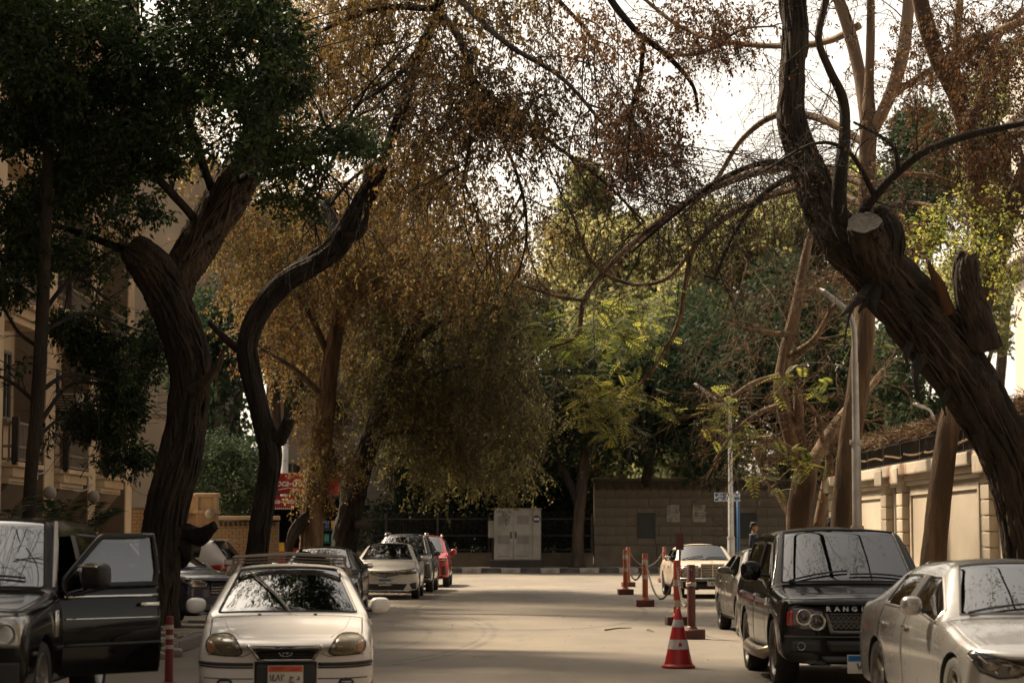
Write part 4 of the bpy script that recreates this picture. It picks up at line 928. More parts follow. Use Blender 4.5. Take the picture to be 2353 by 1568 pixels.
    # mirrors
    mz = s.get('mz', s['bf'] + .09); ml = s['lc'] + s.get('ml', .32) - L / 2; md = s.get('mdim', (.10, .06, .07))
    for sd in (1, -1):
        if 'mirror_l' in omit and sd > 0: continue
        m = MB(); ell(m, (sd * (W2 + s.get('mx', .06)), ml, mz), md, .7); o = m.build('mirror', s.get('mirror_mat', paint), root, smooth=True)
        g = MB(); g.tube([(sd * (W2 - .08), ml + .02, mz - .05), (sd * (W2 + .0), ml + .01, mz - .045)], .025, 6); g.build('mirror_foot', M_black, o)
    # interior
    if s.get('interior', True):
        zs = s.get('seat_z', s['bf'] - .32); xs = W2 * .46; ls = s['lb'] - .35 - L / 2
        d = MB(); d.bbox((0, s['lc'] + .28 - L / 2, s['hr'] - .13), (W * .80, .55, .2), .06); d.build('dashboard', M_dash, root, angle=40)
        for sd in (1, -1):
            m = MB(); m.bbox((sd * xs, ls - .25, zs), (.5, .5, .16), .05); m.bbox((sd * xs, ls + .03, zs + .32), (.5, .14, .56), .06); o = m.build('seat', M_seat, root, angle=40)
            h = MB(); ell(h, (sd * xs, ls + .06, zs + .70), (.13, .05, .09), .6); h.build('headrest', M_seat, o, smooth=True)
        lr = min(s['lsg'], s['ld']) - .2 - L / 2
        m = MB(); m.bbox((0, lr - .2, zs), (W * .74, .5, .16), .05); m.bbox((0, lr + .08, zs + .28), (W * .74, .14, .5), .06); m.build('rear_seat', M_seat, root, angle=40)
        m = MB(); rr = .18; cc = Vector((xs, s['lc'] + .62 - L / 2, s['hr'] - .02)); ax = Matrix.Rotation(R(25), 3, 'X')
        m.tube([cc + ax @ Vector((math.cos(a) * rr, 0, math.sin(a) * rr)) for a in np.linspace(0, 2 * math.pi, 21)], .015, 6, caps=False); m.tube([cc + ax @ Vector((-rr, 0, 0)), cc + ax @ Vector((rr, 0, 0))], .02, 5); m.tube([cc, cc + ax @ Vector((0, -.4, -.05))], .03, 5); m.build('steering_wheel', M_black, root)
        m = MB(); m.bbox((0, lerp(s['lc'], s['wsl'], .82) - L / 2 + .06, lerp(s['hr'], H, .84) - .04), (.22, .03, .07), .02); m.build('rear_view_mirror', M_black, root)
    return dict(root=root, bvh=bvh, L=L, W=W, H=H, s=s, doors=doors, paint=paint, st=st, bonnet=hd)
def add_patch(c, name, face, poly, mat, off=.006, thick=.02, ds=.05, smooth=0, parent=None, both=False, label=None):
    out = []
    for k, pl in enumerate([poly, flip(poly)] if both else [poly]):
        o = link(name, patch(c['bvh'], face, pl, off, thick, ds, smooth, name), parent or c['root'], mat); out.append(o)
    return out if both else out[0]
def add_trim(c, name, face, line, mat, r=.008, off=0, closed=False, smooth=0, parent=None, both=False, n=5):
    for ln in ([line, flip(line)] if both else [line]): trim(c['bvh'], face, ln, r, off, closed, .05, smooth, n).build(name, mat, parent or c['root'], smooth=True)
def rect(x0, z0, x1, z1): return [(x0, z0), (x1, z0), (x1, z1), (x0, z1)]
def oval(cx, cz, rx, rz, n=20): return [(cx + rx * math.cos(2 * math.pi * i / n), cz + rz * math.sin(2 * math.pi * i / n)) for i in range(n)]
def number_plate(c, x, z, w, h, band, digits, y=None, letters=None, bandtext=True, face=-1):
    """white plate with a coloured band, fixed to the front of the car"""
    if y is None: y = project(c['bvh'], 'front', x, z)[0].y - .03
    m = MB(); m.bbox((x, y, z), (w, .012, h), .004); p = m.build('number_plate', M_plate, c['root'], angle=40)
    b = MB(); b.box((x, y - .0075, z + h * .31), (w * .96, .003, h * .32)); b.build('plate_band', band, p)
    if bandtext:
        text('EGYPT', M_ink, p, (x - w * .22, y - .010, z + h * .31), h * .22, rot=(R(90), 0, 0)); text('ﺮﺼﻣ', M_ink, p, (x + w * .26, y - .010, z + h * .31), h * .24)
    if letters:
        text(digits, M_ink, p, (x - w * .24, y - .0085, z - h * .17), h * .50, sx=.9, bold=.002); text(letters, M_ink, p, (x + w * .26, y - .0085, z - h * .15), h * .42, bold=.002)
    else: text(digits, M_ink, p, (x, y - .0085, z - h * .17), h * .55, bold=.003)
    return p
SEDAN = dict(L=4.5, W=1.75, H=1.47, wb=2.65, fo=.88, zb=.2, wr=.31, tw=.2, hf=.76, hr=.98, lc=1.3, wsl=2.1, lb=2.5, lsg=3.42, lrr=3.46, ld=4.0, zd=1.03, zdr=1.02, bf=.93, br=1.0, wt=.58, wbase=.70)
SUV = dict(L=4.6, W=1.85, H=1.70, wb=2.7, fo=.9, zb=.26, wr=.355, tw=.22, hf=.96, hr=1.1, lc=1.3, wsl=2.05, lb=2.55, lsg=4.0, lrr=4.15, ld=4.5, zd=1.12, zdr=1.08, bf=1.04, br=1.1, wt=.64, wbase=.74, corner=.16, cladding=True)
P_white = carpaint('white_paint', (.66, .63, .60), 0, .28, .22)
P_silver = carpaint('silver_paint', (.60, .58, .54), .35, .3, .14)
P_champ = carpaint('silver_grey_paint', (.275, .27, .263), .65, .24, .05)
P_cream = carpaint('cream_paint', (.55, .45, .35), 0, .4, .35, coat=.4)
P_black = carpaint('black_paint', (.004, .004, .0045), 0, .14, .006, coat=.4); P_black.node_tree.nodes['Principled BSDF'].inputs['Specular IOR Level'].default_value = .08
P_taxi = carpaint('dark_brown_paint', (.035, .03, .025), .3, .3, .30)
P_blue = carpaint('navy_paint', (.007, .014, .05), .3, .25, .05)
P_grey = carpaint('slate_grey_paint', (.035, .038, .044), .5, .3, .12)
P_red = carpaint('red_paint', (.38, .010, .012), .3, .25, .05)
P_pearl = carpaint('pearl_white_paint', (.50, .47, .43), 0, .3, .12)

def louvres(c, x0, x1, z0, z1, n, mat, r=.007, name='grille_slat', parent=None, off=.012):
    for i in range(n):
        z = lerp(z0, z1, (i + .5) / n); add_trim(c, name, 'front', [(x0, z), (x1, z)], mat, r, off, parent=parent)
def ring_lamp(c, x, z, r, parent, mat=None):
    p, n = project(c['bvh'], 'front', x, z, .012); m = MB()
    m.lathe([(r, -.012), (r * .95, -.02), (r * .8, .0), (r * .45, .012), (.001, .016)], 20, (p.x, p.y, p.z), 'y'); return m.build('lamp_bowl', mat or M_lampin, parent, smooth=True)
def badge(c, x, z, rx, rz, kind, face='front', off=.02):
    p, n = project(c['bvh'], face, x, z, off); m = MB()
    def ringpts(a, b, cx=0, cz=0): return [(p.x + cx + a * math.cos(t), p.y, p.z + cz + b * math.sin(t)) for t in np.linspace(0, 2 * math.pi, 25)]
    q = min(rx, rz) * .13
    if kind == 'slanted_h':
        m.tube(ringpts(rx, rz), q, 6, caps=False)
        for sgn in (-1, 1): m.tube([(p.x + sgn * rx * .38 + rx * .22, p.y, p.z + rz * .62), (p.x + sgn * rx * .38 - rx * .22, p.y, p.z - rz * .62)], q * 1.3, 6)
        m.tube([(p.x - rx * .36, p.y, p.z - rz * .12), (p.x + rx * .36, p.y, p.z + rz * .12)], q * 1.2, 6)
    elif kind == 'ovals':
        m.tube(ringpts(rx, rz), q, 6, caps=False); m.tube(ringpts(rx * .36, rz * .92), q, 6, caps=False); m.tube(ringpts(rx * .78, rz * .32, 0, rz * .48), q, 6, caps=False)
    elif kind == 'star':
        m.tube(ringpts(rx, rz), q, 6, caps=False)
        for k in range(3):
            a = R(90 + 120 * k); m.tube([(p.x, p.y, p.z), (p.x + rx * math.cos(a), p.y, p.z + rz * math.sin(a))], [q * 1.3, q * .5], 6)
    return m.build('emblem', M_chrome, c['root'], smooth=True)
def wipers(c, z=None, mat=None, spans=((-.62, .02), (.02, .62))):
    s = c['s']; l = s['lc'] - .03 - c['L'] / 2
    for x0, x1 in spans:
        pts = [project(c['bvh'], 'top', x, l + (.0 + .05 * (x - x0) / (x1 - x0)) * 1.0, .02)[0] for x in np.linspace(x0, x1, 7)]
        m = MB(); m.tube(pts, .011, 5); m.build('wiper', M_black, c['root'])

def car_accent(loc, rz):
    s = dict(SEDAN, L=4.23, W=1.67, H=1.39, wb=2.44, fo=.80, wr=.285, tw=.185, zb=.19, hf=.70, hr=.915, lc=1.2, wsl=1.98, lb=2.38, lsg=3.18, lrr=3.24, ld=3.74, zd=.99, zdr=.97, bf=.86, br=.93, wt=.59, wbase=.72, redge=.035, corner=.26, mdim=(.10, .05, .075), mx=.075, mz=.985, ml=.30, rimstyle='cover', wglass=M_wind, sglass=M_glass, gap=.009)
    c = make_car('parked_car', 'old white sedan with a black roof rack and an orange topped plate', 'car', s, P_white, loc, rz); b, r = c['bvh'], c['root']
    hl = [(-.745, .665), (-.71, .735), (-.60, .752), (-.505, .745), (-.445, .69), (-.405, .625), (-.405, .575), (-.46, .558), (-.60, .562), (-.72, .585)]
    for k, pl in enumerate((hl, flip(hl))):
        h = link('headlight', patch(b, 'front', pl, .012, .03, .04, 1), r, M_oldlens); sgn = -1 if k == 0 else 1
        link('reflector_bowl', patch(b, 'front', oval(sgn * .545, .652, .085, .072), .016, .006, .03), h, pmat('dull_reflector', (.17, .145, .095), .3, 0, .2, 12, coat=.6))
        link('turn_signal', patch(b, 'front', oval(sgn * .69, .635, .035, .05), .016, .006, .02), h, pmat('faded_amber', (.30, .16, .08), .3, coat=.5))
        trim(b, 'front', pl, .006, .012, True, .04, 1).build('lamp_seal', M_black, h)
    g = link('grille', patch(b, 'front', [(-.30, .655), (.30, .655), (.235, .53), (-.235, .53)], .008, .02, .04), r, M_black)
    fr = MB()
    for ln in ([(-.335, .652), (-.25, .522)], [(.335, .652), (.25, .522)]): fr.v, fr.f, fr.m = (lambda t: (fr.v + t.v, fr.f + [tuple(i + len(fr.v) for i in q) for q in t.f], fr.m + t.m))(trim(b, 'front', ln, .019, .008))
    fr.build('grille_surround', M_chrome, g, smooth=True); add_trim(c, 'grille_surround', 'front', [(-.25, .520), (.25, .520)], M_chrome, .010, .008, parent=g)
    louvres(c, -.27, .27, .54, .65, 4, pmat('grille_slat', (.02, .02, .02), .35), .008, parent=g)
    badge(c, 0, .592, .058, .031, 'slanted_h')
    for sg in (-1, 1):
        add_trim(c, 'bumper_strip', 'front', [(sg * .30, .478), (sg * .52, .478), (sg * .70, .488), (sg * .80, .50)], M_black, .017, .004, smooth=1); add_trim(c, 'bumper_strip', 'front', [(sg * .30, .448), (sg * .52, .448), (sg * .70, .458), (sg * .80, .47)], M_black, .009, .004, smooth=1)
        add_trim(c, 'bumper_crease_shade', 'front', [(sg * .30, .345), (sg * .55, .345), (sg * .8, .36)], pmat('painted_crease_shade', (.04, .035, .03), .7), .006, .0)  # dark strip paints in the shade along the bumper crease
        f = link('fog_lamp', patch(b, 'front', oval(sg * .565, .305, .075, .05), .006, .02, .03), r, M_black)
        louvres(c, sg * .565 - .045, sg * .565 + .045, .285, .325, 2, P_white, .006, 'fog_slat', f)
    add_patch(c, 'number_plate_recess', 'front', rect(-.29, .215, .29, .505), M_black, .004, .01)
    number_plate(c, 0, .385, .33, .17, M_porange, '١٤٨٢', letters='ج د')
    add_trim(c, 'bumper_joint', 'front', [(-.79, .575), (-.72, .572), (-.40, .548), (-.33, .58)], M_black, .004, 0); add_trim(c, 'bumper_joint', 'front', [(.79, .575), (.72, .572), (.40, .548), (.33, .58)], M_black, .004, 0)
    for x in (-.27, .27):
        p, n = project(b, 'top', x, 1.05 - c['L'] / 2, .006); m = MB(); m.bbox(tuple(p), (.035, .02, .02), .006); m.build('washer_jet', M_black, r)
    add_trim(c, 'bonnet_crease', 'top', [(-.42, .25 - c['L'] / 2), (-.54, .62 - c['L'] / 2), (-.62, 1.05 - c['L'] / 2)], P_white, .010, -.004, both=False); add_trim(c, 'bonnet_crease', 'top', [(.42, .25 - c['L'] / 2), (.54, .62 - c['L'] / 2), (.62, 1.05 - c['L'] / 2)], P_white, .010, -.004)
    # long wiper lying across the screen
    pts = [project(b, 'front', x, z, .018)[0] for x, z in ((.02, .93), (-.10, 1.06), (-.26, 1.20), (-.42, 1.31))]
    m = MB(); m.tube(pts, [.012, .014, .012, .008], 6); m.build('wiper', pmat('wiper_grey', (.06, .055, .05), .5), r)
    # roof rack
    rk = bpy.data.objects.new('roof_rack', None); col.objects.link(rk); rk.parent = r; M_rack = pmat('rack_steel', (.16, .135, .11), .5, .5, .3, c2=(.16, .12, .09))
    y0, y1, zr = 1.95 - c['L'] / 2, 3.15 - c['L'] / 2, 1.455
    for sd in (-1, 1):
        m = MB()
        m.tube([(sd * .565, y0, zr), (sd * .565, y1, zr)], .013, 6)
        for y in (y0 + .05, y1 - .05): m.tube([(sd * .565, y, zr + .01), (sd * .565, y, 1.37), (sd * (.615), y, 1.30)], .014, 6); m.bbox((sd * .61, y, 1.295), (.05, .06, .05), .01)
        m.build('rack_rail', M_rack, rk)
    for i, y in enumerate(np.linspace(y0, y1, 8)):
        m = MB(); m.tube([(-.565, y, zr), (0, y, zr + .035), (.565, y, zr)], .011, 6); m.build('rack_bar', M_rack, rk)
    m = MB()
    for k in range(3): m.tube([(-.565, y0 - .01, 1.392 + k * .03), (0, y0 - .03, 1.417 + k * .03), (.565, y0 - .01, 1.392 + k * .03)], .009, 6)
    m.build('rack_front_bars', M_rack, rk)
    return c

def car_corolla(loc, rz):
    s = dict(SEDAN, L=4.62, W=1.776, H=1.475, wb=2.70, fo=.96, wr=.315, hf=.78, hr=1.02, lc=1.2, wsl=2.12, lb=2.6, lsg=3.55, lrr=3.58, ld=4.12, wt=.60, wbase=.73, corner=.34, mdim=(.13, .06, .065), mx=.11, mz=1.05, ml=.42, sub=2, mirror_mat=P_silver)
    c = make_car('parked_car', 'silver saloon with a blue topped plate parked ahead of a grey SUV', 'car', s, P_silver, loc, rz); b, r = c['bvh'], c['root']
    hl = [(-.84, .74), (-.80, .80), (-.62, .765), (-.40, .745), (-.385, .67), (-.55, .655), (-.80, .675)]
    for k, pl in enumerate((hl, flip(hl))):
        h = link('headlight', patch(b, 'front', pl, .01, .03, .05), r, pmat('smoky_lens', (.14, .125, .10), .14, 0, .3, 9, coat=.8)); trim(b, 'front', pl, .006, .01, True).build('lamp_seal', M_black, h)
    g = link('grille', patch(b, 'front', [(-.40, .745), (0, .715), (.40, .745), (.36, .635), (.12, .595), (-.12, .595), (-.36, .635)], .01, .02, .05), r, M_black)
    for sg in (-1, 1):
        for k in range(3): add_trim(c, 'grille_slat', 'front', [(sg * .09, .675 - k * .03), (sg * .22, .705 - k * .032), (sg * .40, .738 - k * .036)], M_chrome, .009, .014, parent=g, smooth=1)
    m = MB(); p, n = project(b, 'front', 0, .66, .012); m.lathe([(.001, -.012), (.085, -.012), (.095, 0)], 24, tuple(p), 'y'); m.build('emblem_disc', M_black, r); badge(c, 0, .66, .078, .056, 'ovals', off=.028)
    add_patch(c, 'number_plate_recess', 'front', rect(-.30, .40, .30, .53), P_silver, .008, .01)
    number_plate(c, 0, .445, .34, .175, M_pblue, '٨٤٨٩', letters='ا ب ج')
    li = add_patch(c, 'lower_intake', 'front', [(-.58, .405), (.58, .405), (.48, .25), (-.48, .25)], M_black, .006, .02); louvres(c, -.5, .5, .26, .40, 3, pmat('intake_slat', (.03, .03, .03), .4), .007, parent=li)
    for sg in (-1, 1):
        pl = [(sg * .63, .41), (sg * .81, .45), (sg * .81, .28), (sg * .70, .28)]; f = link('fog_lamp', patch(b, 'front', pl, .008, .02, .04), r, M_black); louvres(c, sg * .66, sg * .80, .31, .41, 2, pmat('fog_slat', (.05, .05, .05), .4), .008, 'fog_slat', f)
    add_trim(c, 'lower_chrome_strip', 'front', [(-.5, .24), (.5, .24)], M_chrome, .012, .006)
    add_trim(c, 'bonnet_joint', 'front', [(-.80, .815), (-.40, .755), (0, .735), (.40, .755), (.80, .815)], M_black, .006, 0, smooth=1)
    m = MB(); p, n = project(b, 'front', .0, 1.36, -.03); m.box(tuple(p), (.16, .01, .05)); m.build('screen_sticker', M_plate, r)
    wipers(c); return c

def car_greysuv(loc, rz):
    s = dict(SUV, sub=2, H=1.72, W=1.87, rimstyle='five'); c = make_car('parked_car', 'slate grey SUV with silver roof rails half hidden behind the silver saloon', 'car', s, P_grey, loc, rz); b, r = c['bvh'], c['root']
    for sd in (-1, 1):
        m = MB(); m.tube([(sd * .60, -.25, 1.66), (sd * .60, .05, 1.735), (sd * .58, 1.5, 1.74), (sd * .58, 1.75, 1.66)], .022, 6); m.build('roof_rail', M_chrome, r, smooth=True)
    add_patch(c, 'headlight', 'front', [(-.82, .92), (-.50, .90), (-.50, .82), (-.80, .80)], M_lampin, .01, .02, both=True)
    g = add_patch(c, 'grille', 'front', [(-.45, .92), (.45, .92), (.42, .62), (-.42, .62)], M_black, .01, .02); louvres(c, -.42, .42, .64, .9, 5, M_chrome, .01, parent=g)
    for sg in (-1, 1):
        f = link('fog_lamp', patch(b, 'front', oval(sg * .74, .58, .08, .15), .01, .02, .04), r, M_black); louvres(c, sg * .74 - .05, sg * .74 + .05, .46, .7, 4, M_lampin, .01, 'lamp_segment', f)
    add_trim(c, 'bumper_strip', 'front', [(-.85, .40), (.85, .40)], M_chrome, .018, .006); return c
def car_redsuv(loc, rz):
    s = dict(SUV, L=4.55, H=1.68, W=1.86, hf=.97, sub=2, rim_mat=M_darkalloy, rimstyle='five', mdim=(.10, .07, .09), mx=.09); c = make_car('parked_car', 'bright red SUV parked at the head of the left row', 'car', s, P_red, loc, rz); b, r = c['bvh'], c['root']
    for k, pl in enumerate(([(-.80, .93), (-.45, .875), (-.45, .815), (-.80, .85)], flip([(-.80, .93), (-.45, .875), (-.45, .815), (-.80, .85)]))):
        h = link('headlight', patch(b, 'front', pl, .012, .02, .04), r, M_lampin); trim(b, 'front', pl, .01, .012, True).build('lamp_seal', M_black, h)
    g = add_patch(c, 'grille', 'front', [(-.58, .84), (.58, .84), (.45, .53), (-.45, .53)], M_black, .008, .02)
    for i in range(6):
        z = .57 + i * .045; add_trim(c, 'grille_stud_row', 'front', [(-.46 - .02 * i, z), (.46 + .02 * i, z)], pmat('grille_stud', (.10, .10, .10), .3, .6), .008, .014, parent=g)
    for sg in (-1, 1):
        pl = [(sg * .66, .66), (sg * .80, .68), (sg * .80, .42), (sg * .68, .40)]; f = link('fog_lamp', patch(b, 'front', pl, .01, .02, .04), r, M_black); louvres(c, sg * .69, sg * .78, .44, .64, 3, M_darkalloy, .012, 'lamp_segment', f)
        add_patch(c, 'bumper_blade', 'front', [(sg * .42, .50), (sg * .60, .44), (sg * .82, .37), (sg * .80, .31), (sg * .55, .36), (sg * .40, .45)], P_red, .03, .04)
    add_patch(c, 'lower_intake', 'front', [(-.5, .46), (.5, .46), (.6, .28), (-.6, .28)], M_black, .006, .02)
    for sd in (-1, 1):
        m = MB(); m.tube([(sd * .59, -.2, 1.62), (sd * .59, .10, 1.695), (sd * .57, 1.5, 1.70), (sd * .57, 1.75, 1.62)], .02, 6); m.build('roof_rail', M_chrome, r, smooth=True)
    return c

def car_w123(loc, rz):
    s = dict(SEDAN, L=4.72, W=1.786, H=1.44, wb=2.795, fo=.81, wr=.32, zb=.24, hf=.86, hr=.99, lc=1.55, wsl=2.12, lb=2.55, lsg=3.45, lrr=3.5, ld=3.95, zd=1.0, zdr=.96, bf=.93, br=.95, wt=.64, wbase=.72, corner=.05, capround=.95, redge=.07, beltw=.97, mdim=(.09, .04, .06), mx=.06, mz=1.05, ml=.42, sub=2, rimstyle='cover', mirror_mat=M_chrome, handle_mat=M_chrome, sglass=M_glass)
    c = make_car('parked_car', 'dusty cream vintage saloon with a chrome grille and a green topped plate', 'car', s, P_cream, loc, rz); b, r = c['bvh'], c['root']; L2 = c['L'] / 2
    # upright radiator grille that stands proud of the nose
    m = MB(); m.bbox((0, -L2 + .0, .72), (.60, .10, .37), .03); g = m.build('grille', M_black, r)
    y = -L2 - .06; fr = MB()
    fr.tube([(-.31, y, .53), (-.31, y, .90), (.31, y, .90), (.31, y, .53), (-.31, y, .53)], .022, 6); fr.bbox((0, y + .02, .905), (.64, .07, .04), .012); fr.build('grille_surround', M_chrome, g, angle=40)
    for i in range(8): q = MB(); q.box((0, y, .57 + i * .042), (.58, .02, .009)); q.build('grille_slat', M_chrome, g)
    q = MB(); q.box((0, y - .012, .72), (.016, .02, .36)); q.build('grille_bar', M_chrome, g)
    m = MB(); cc = (0, -L2 + .06, .985); m.tube([(cc[0] + .042 * math.cos(t), cc[1], cc[2] + .042 * math.sin(t)) for t in np.linspace(0, 2 * math.pi, 21)], .005, 5, caps=False)
    for k in range(3): m.tube([cc, (.042 * math.cos(R(90 + 120 * k)), cc[1], cc[2] + .042 * math.sin(R(90 + 120 * k)))], .005, 5)
    m.tube([(0, cc[1], .90), (0, cc[1], .945)], .008, 5); m.build('bonnet_star', M_chrome, r)
    for sg in (-1, 1):
        pl = [(sg * .36, .855), (sg * .83, .845), (sg * .84, .58), (sg * .36, .58)]; h = link('headlight', patch(b, 'front', pl, .010, .02, .05), r, M_lampin)
        ring_lamp(c, sg * .54, .715, .125, h); ring_lamp(c, sg * .71, .70, .075, h); trim(b, 'front', pl, .012, .012, True).build('lamp_surround', M_chrome, h)
        link('turn_signal', patch(b, 'front', [(sg * .80, .84), (sg * .86, .83), (sg * .86, .60), (sg * .80, .60)], .014, .02, .03), h, M_amber)
    m = MB(); m.tube([(-.90, -L2 + .55, .50), (-.895, -L2 + .08, .50), (-.80, -L2 - .08, .50), (0, -L2 - .12, .50), (.80, -L2 - .08, .50), (.895, -L2 + .08, .50), (.90, -L2 + .55, .50)], .055, 8); bp = m.build('bumper', M_chrome, r, smooth=True)
    m = MB(); m.tube([(-.84, -L2 - .12, .50), (0, -L2 - .172, .50), (.84, -L2 - .12, .50)], .018, 6); m.build('bumper_strip', M_black, bp)
    add_patch(c, 'front_valance', 'front', rect(-.78, .25, .78, .44), M_black, .004, .01)
    number_plate(c, 0.0, .43, .34, .19, M_pgreen, '١٢٦', y=-L2 - .19)
    wipers(c, spans=((-.60, -.02), (.04, .60))); return c

def car_taxi(loc, rz):
    s = dict(SEDAN, L=4.5, W=1.74, H=1.48, bf=.95, br=1.02, handle_mat=M_chrome, sub=2, corner=.3, mdim=(.12, .06, .065), mx=.10, mz=1.08, ml=.36, sglass=M_tint)
    c = make_car('parked_car', 'muddy dark brown taxi saloon parked behind the black SUV', 'car', s, P_taxi, loc, rz); b, r = c['bvh'], c['root']
    m = MB(); m.bbox((0, -.12, 1.555), (.52, .17, .14), .03); o = m.build('taxi_sign', pmat('taxi_sign_plastic', (.72, .70, .66), .4), r, angle=40)
    m = MB(); m.box((0, -.12, 1.48), (.4, .1, .02)); m.build('sign_bracket', M_black, o)
    hl = [(-.80, .74), (-.76, .80), (-.45, .76), (-.42, .66), (-.74, .66)]
    add_patch(c, 'headlight', 'front', hl, M_lampin, .012, .02, both=True); g = add_patch(c, 'grille', 'front', [(-.36, .74), (.36, .74), (.30, .62), (-.30, .62)], M_black, .01, .02); louvres(c, -.33, .33, .63, .73, 3, M_chrome, .009, parent=g)
    add_patch(c, 'lower_intake', 'front', rect(-.5, .25, .5, .40), M_black, .006, .02)
    y0 = -c['L'] / 2
    mud = pmat('dried_mud', (.012, .011, .010), .9)
    for i, (l, z, a, bb) in enumerate(((1.45, .66, .05, .02), (1.62, .60, .04, .03), (2.0, .70, .06, .015), (2.2, .55, .05, .03), (2.9, .62, .05, .02), (3.05, .72, .03, .02), (1.9, .48, .06, .02), (2.75, .50, .05, .02))):
        link('mud_splash', patch(b, 'left', oval(y0 + l, z, a, bb, 10), .002, 0, .03), r, mud)
    for l in (1.45, 3.0): pass
    wipers(c); return c

def car_rrsport(loc, rz):
    s = dict(SUV, L=4.79, W=1.93, H=1.78, wb=2.745, fo=.86, zb=.27, wr=.375, tw=.26, hf=.985, hr=1.125, lc=1.42, wsl=2.12, lb=2.66, lsg=4.2, lrr=4.32, ld=4.66, zd=1.16, zdr=1.1, bf=1.06, br=1.12, wt=.76, wbase=.815, corner=.13, capround=.93, cladding=False, mdim=(.12, .075, .115), mx=.11, mz=1.26, ml=.40, redge=.06, rimstyle='five', rim=.28, handle_mat=M_chrome, wglass=M_wind)
    c = make_car('parked_car', 'black luxury SUV with silver lettering along its bonnet edge', 'car', s, P_black, loc, rz); b, r = c['bvh'], c['root']
    hl = [(-.84, .88), (-.78, .905), (-.47, .87), (-.45, .66), (-.55, .635), (-.80, .66), (-.85, .72)]
    for k, pl in enumerate((hl, flip(hl))):
        sg = -1 if k == 0 else 1
        h = link('headlight', patch(b, 'front', pl, .010, .03, .05), r, pmat('smoked_lamp', (.03, .03, .03), .12, 0, .2, coat=1)); trim(b, 'front', pl, .007, .01, True).build('lamp_seal', M_black, h)
        for x, z, q in ((.685, .785, .083), (.545, .735, .09)):
            o = ring_lamp(c, sg * x, z, q, h, M_lampin); p, n = project(b, 'front', sg * x, z, .028); m = MB(); m.tube([(p.x + q * math.cos(t), p.y, p.z + q * math.sin(t)) for t in np.linspace(0, 2 * math.pi, 25)], .007, 5, caps=False); m.build('lamp_ring', M_chrome, h, smooth=True)
            m = MB(); ell(m, (p.x, p.y + .01, p.z), (q * .5, .02, q * .5), 1); m.build('projector_lens', pmat('projector_glass', (.02, .02, .022), .05, coat=1), h, smooth=True)
        link('turn_signal', patch(b, 'front', [(sg * .80, .87), (sg * .86, .84), (sg * .87, .70), (sg * .81, .68)], .014, .02, .03), h, M_red)
    g = link('grille', patch(b, 'front', [(-.44, .825), (.44, .825), (.38, .645), (-.38, .645)], .008, .02, .05), r, M_black)
    M_gr = pmat('grille_titanium', (.16, .15, .14), .35, .8)
    for z0 in (.69, .775):
        add_trim(c, 'grille_bar', 'front', [(-.42, z0 + .045), (.42, z0 + .045)], M_gr, .008, .014, parent=g)
        mesh_mb = MB()
        for i in range(14):
            x = -.40 + i * .0575
            for a in (-1, 1):
                t = trim(b, 'front', [(x, z0 - .03 * a), (x + .0575, z0 + .03 * a)], .004, .014); n0 = len(mesh_mb.v); mesh_mb.v += t.v; mesh_mb.f += [tuple(q + n0 for q in f) for f in t.f]; mesh_mb.m += t.m
        mesh_mb.build('grille_mesh', M_gr, g)
    add_patch(c, 'grille_surround', 'front', [(-.46, .83), (-.43, .835), (-.365, .64), (.365, .64), (.43, .835), (.46, .83), (.40, .60), (-.40, .60)], M_gr, .016, .02)
    lx = -.42
    for ch in 'RANGE ROVER':
        if ch != ' ':
            p, n = project(b, 'front', lx, .872, .012); o = text(ch, M_silverletter, r, (lx, p.y, .872), .066, 'lettering', rot=(R(84), 0, 0), extrude=.004, bold=.003, sx=1.25)
        lx += .095 if ch != ' ' else .05
    add_trim(c, 'bumper_joint', 'front', [(-.90, .575), (-.45, .57), (.45, .57), (.90, .575)], pmat('gloss_edge', (.05, .05, .05), .15), .012, .004)
    for sg in (-1, 1):
        f = link('fog_lamp', patch(b, 'front', oval(sg * .72, .47, .055, .05), .010, .03, .03), r, M_black); ring_lamp(c, sg * .72, .47, .045, f, M_lampin)
        add_patch(c, 'bumper_vent', 'front', rect(min(sg * .52, sg * .84), .40, max(sg * .52, sg * .84), .54), M_black, .004, .01)
    add_patch(c, 'lower_intake', 'front', [(-.45, .53), (.45, .53), (.40, .40), (-.40, .40)], M_black, .006, .02); add_patch(c, 'skid_plate', 'front', [(-.5, .36), (.5, .36), (.45, .29), (-.45, .29)], pmat('skid_grey', (.03, .03, .03), .5), .01, .02)
    number_plate(c, -.06, .285, .36, .20, M_pblue, '٧١٨', letters=None, y=-c['L'] / 2 - .02)
    y0 = -c['L'] / 2
    for sd in (-1, 1):
        m = MB(); m.tube([(sd * .86, y0 + 1.28, .40), (sd * .98, y0 + 1.42, .33), (sd * 1.0, y0 + 2.2, .325), (sd * .98, y0 + 3.05, .34), (sd * .86, y0 + 3.2, .42)], [.05, .07, .07, .07, .05], 10); m.build('side_step', pmat('step_metal', (.42, .36, .28), .3, .8), r, smooth=True)
        m = MB(); m.bbox((sd * .955, y0 + 1.33, .92), (.03, .10, .09), .01); m.build('side_vent', M_chrome, r, angle=40)
        ln = [(y0 + .5, .93), (y0 + 1.4, 1.02), (y0 + 4.3, 1.06)]
    wipers(c, spans=((-.68, .0), (.02, .68))); return c

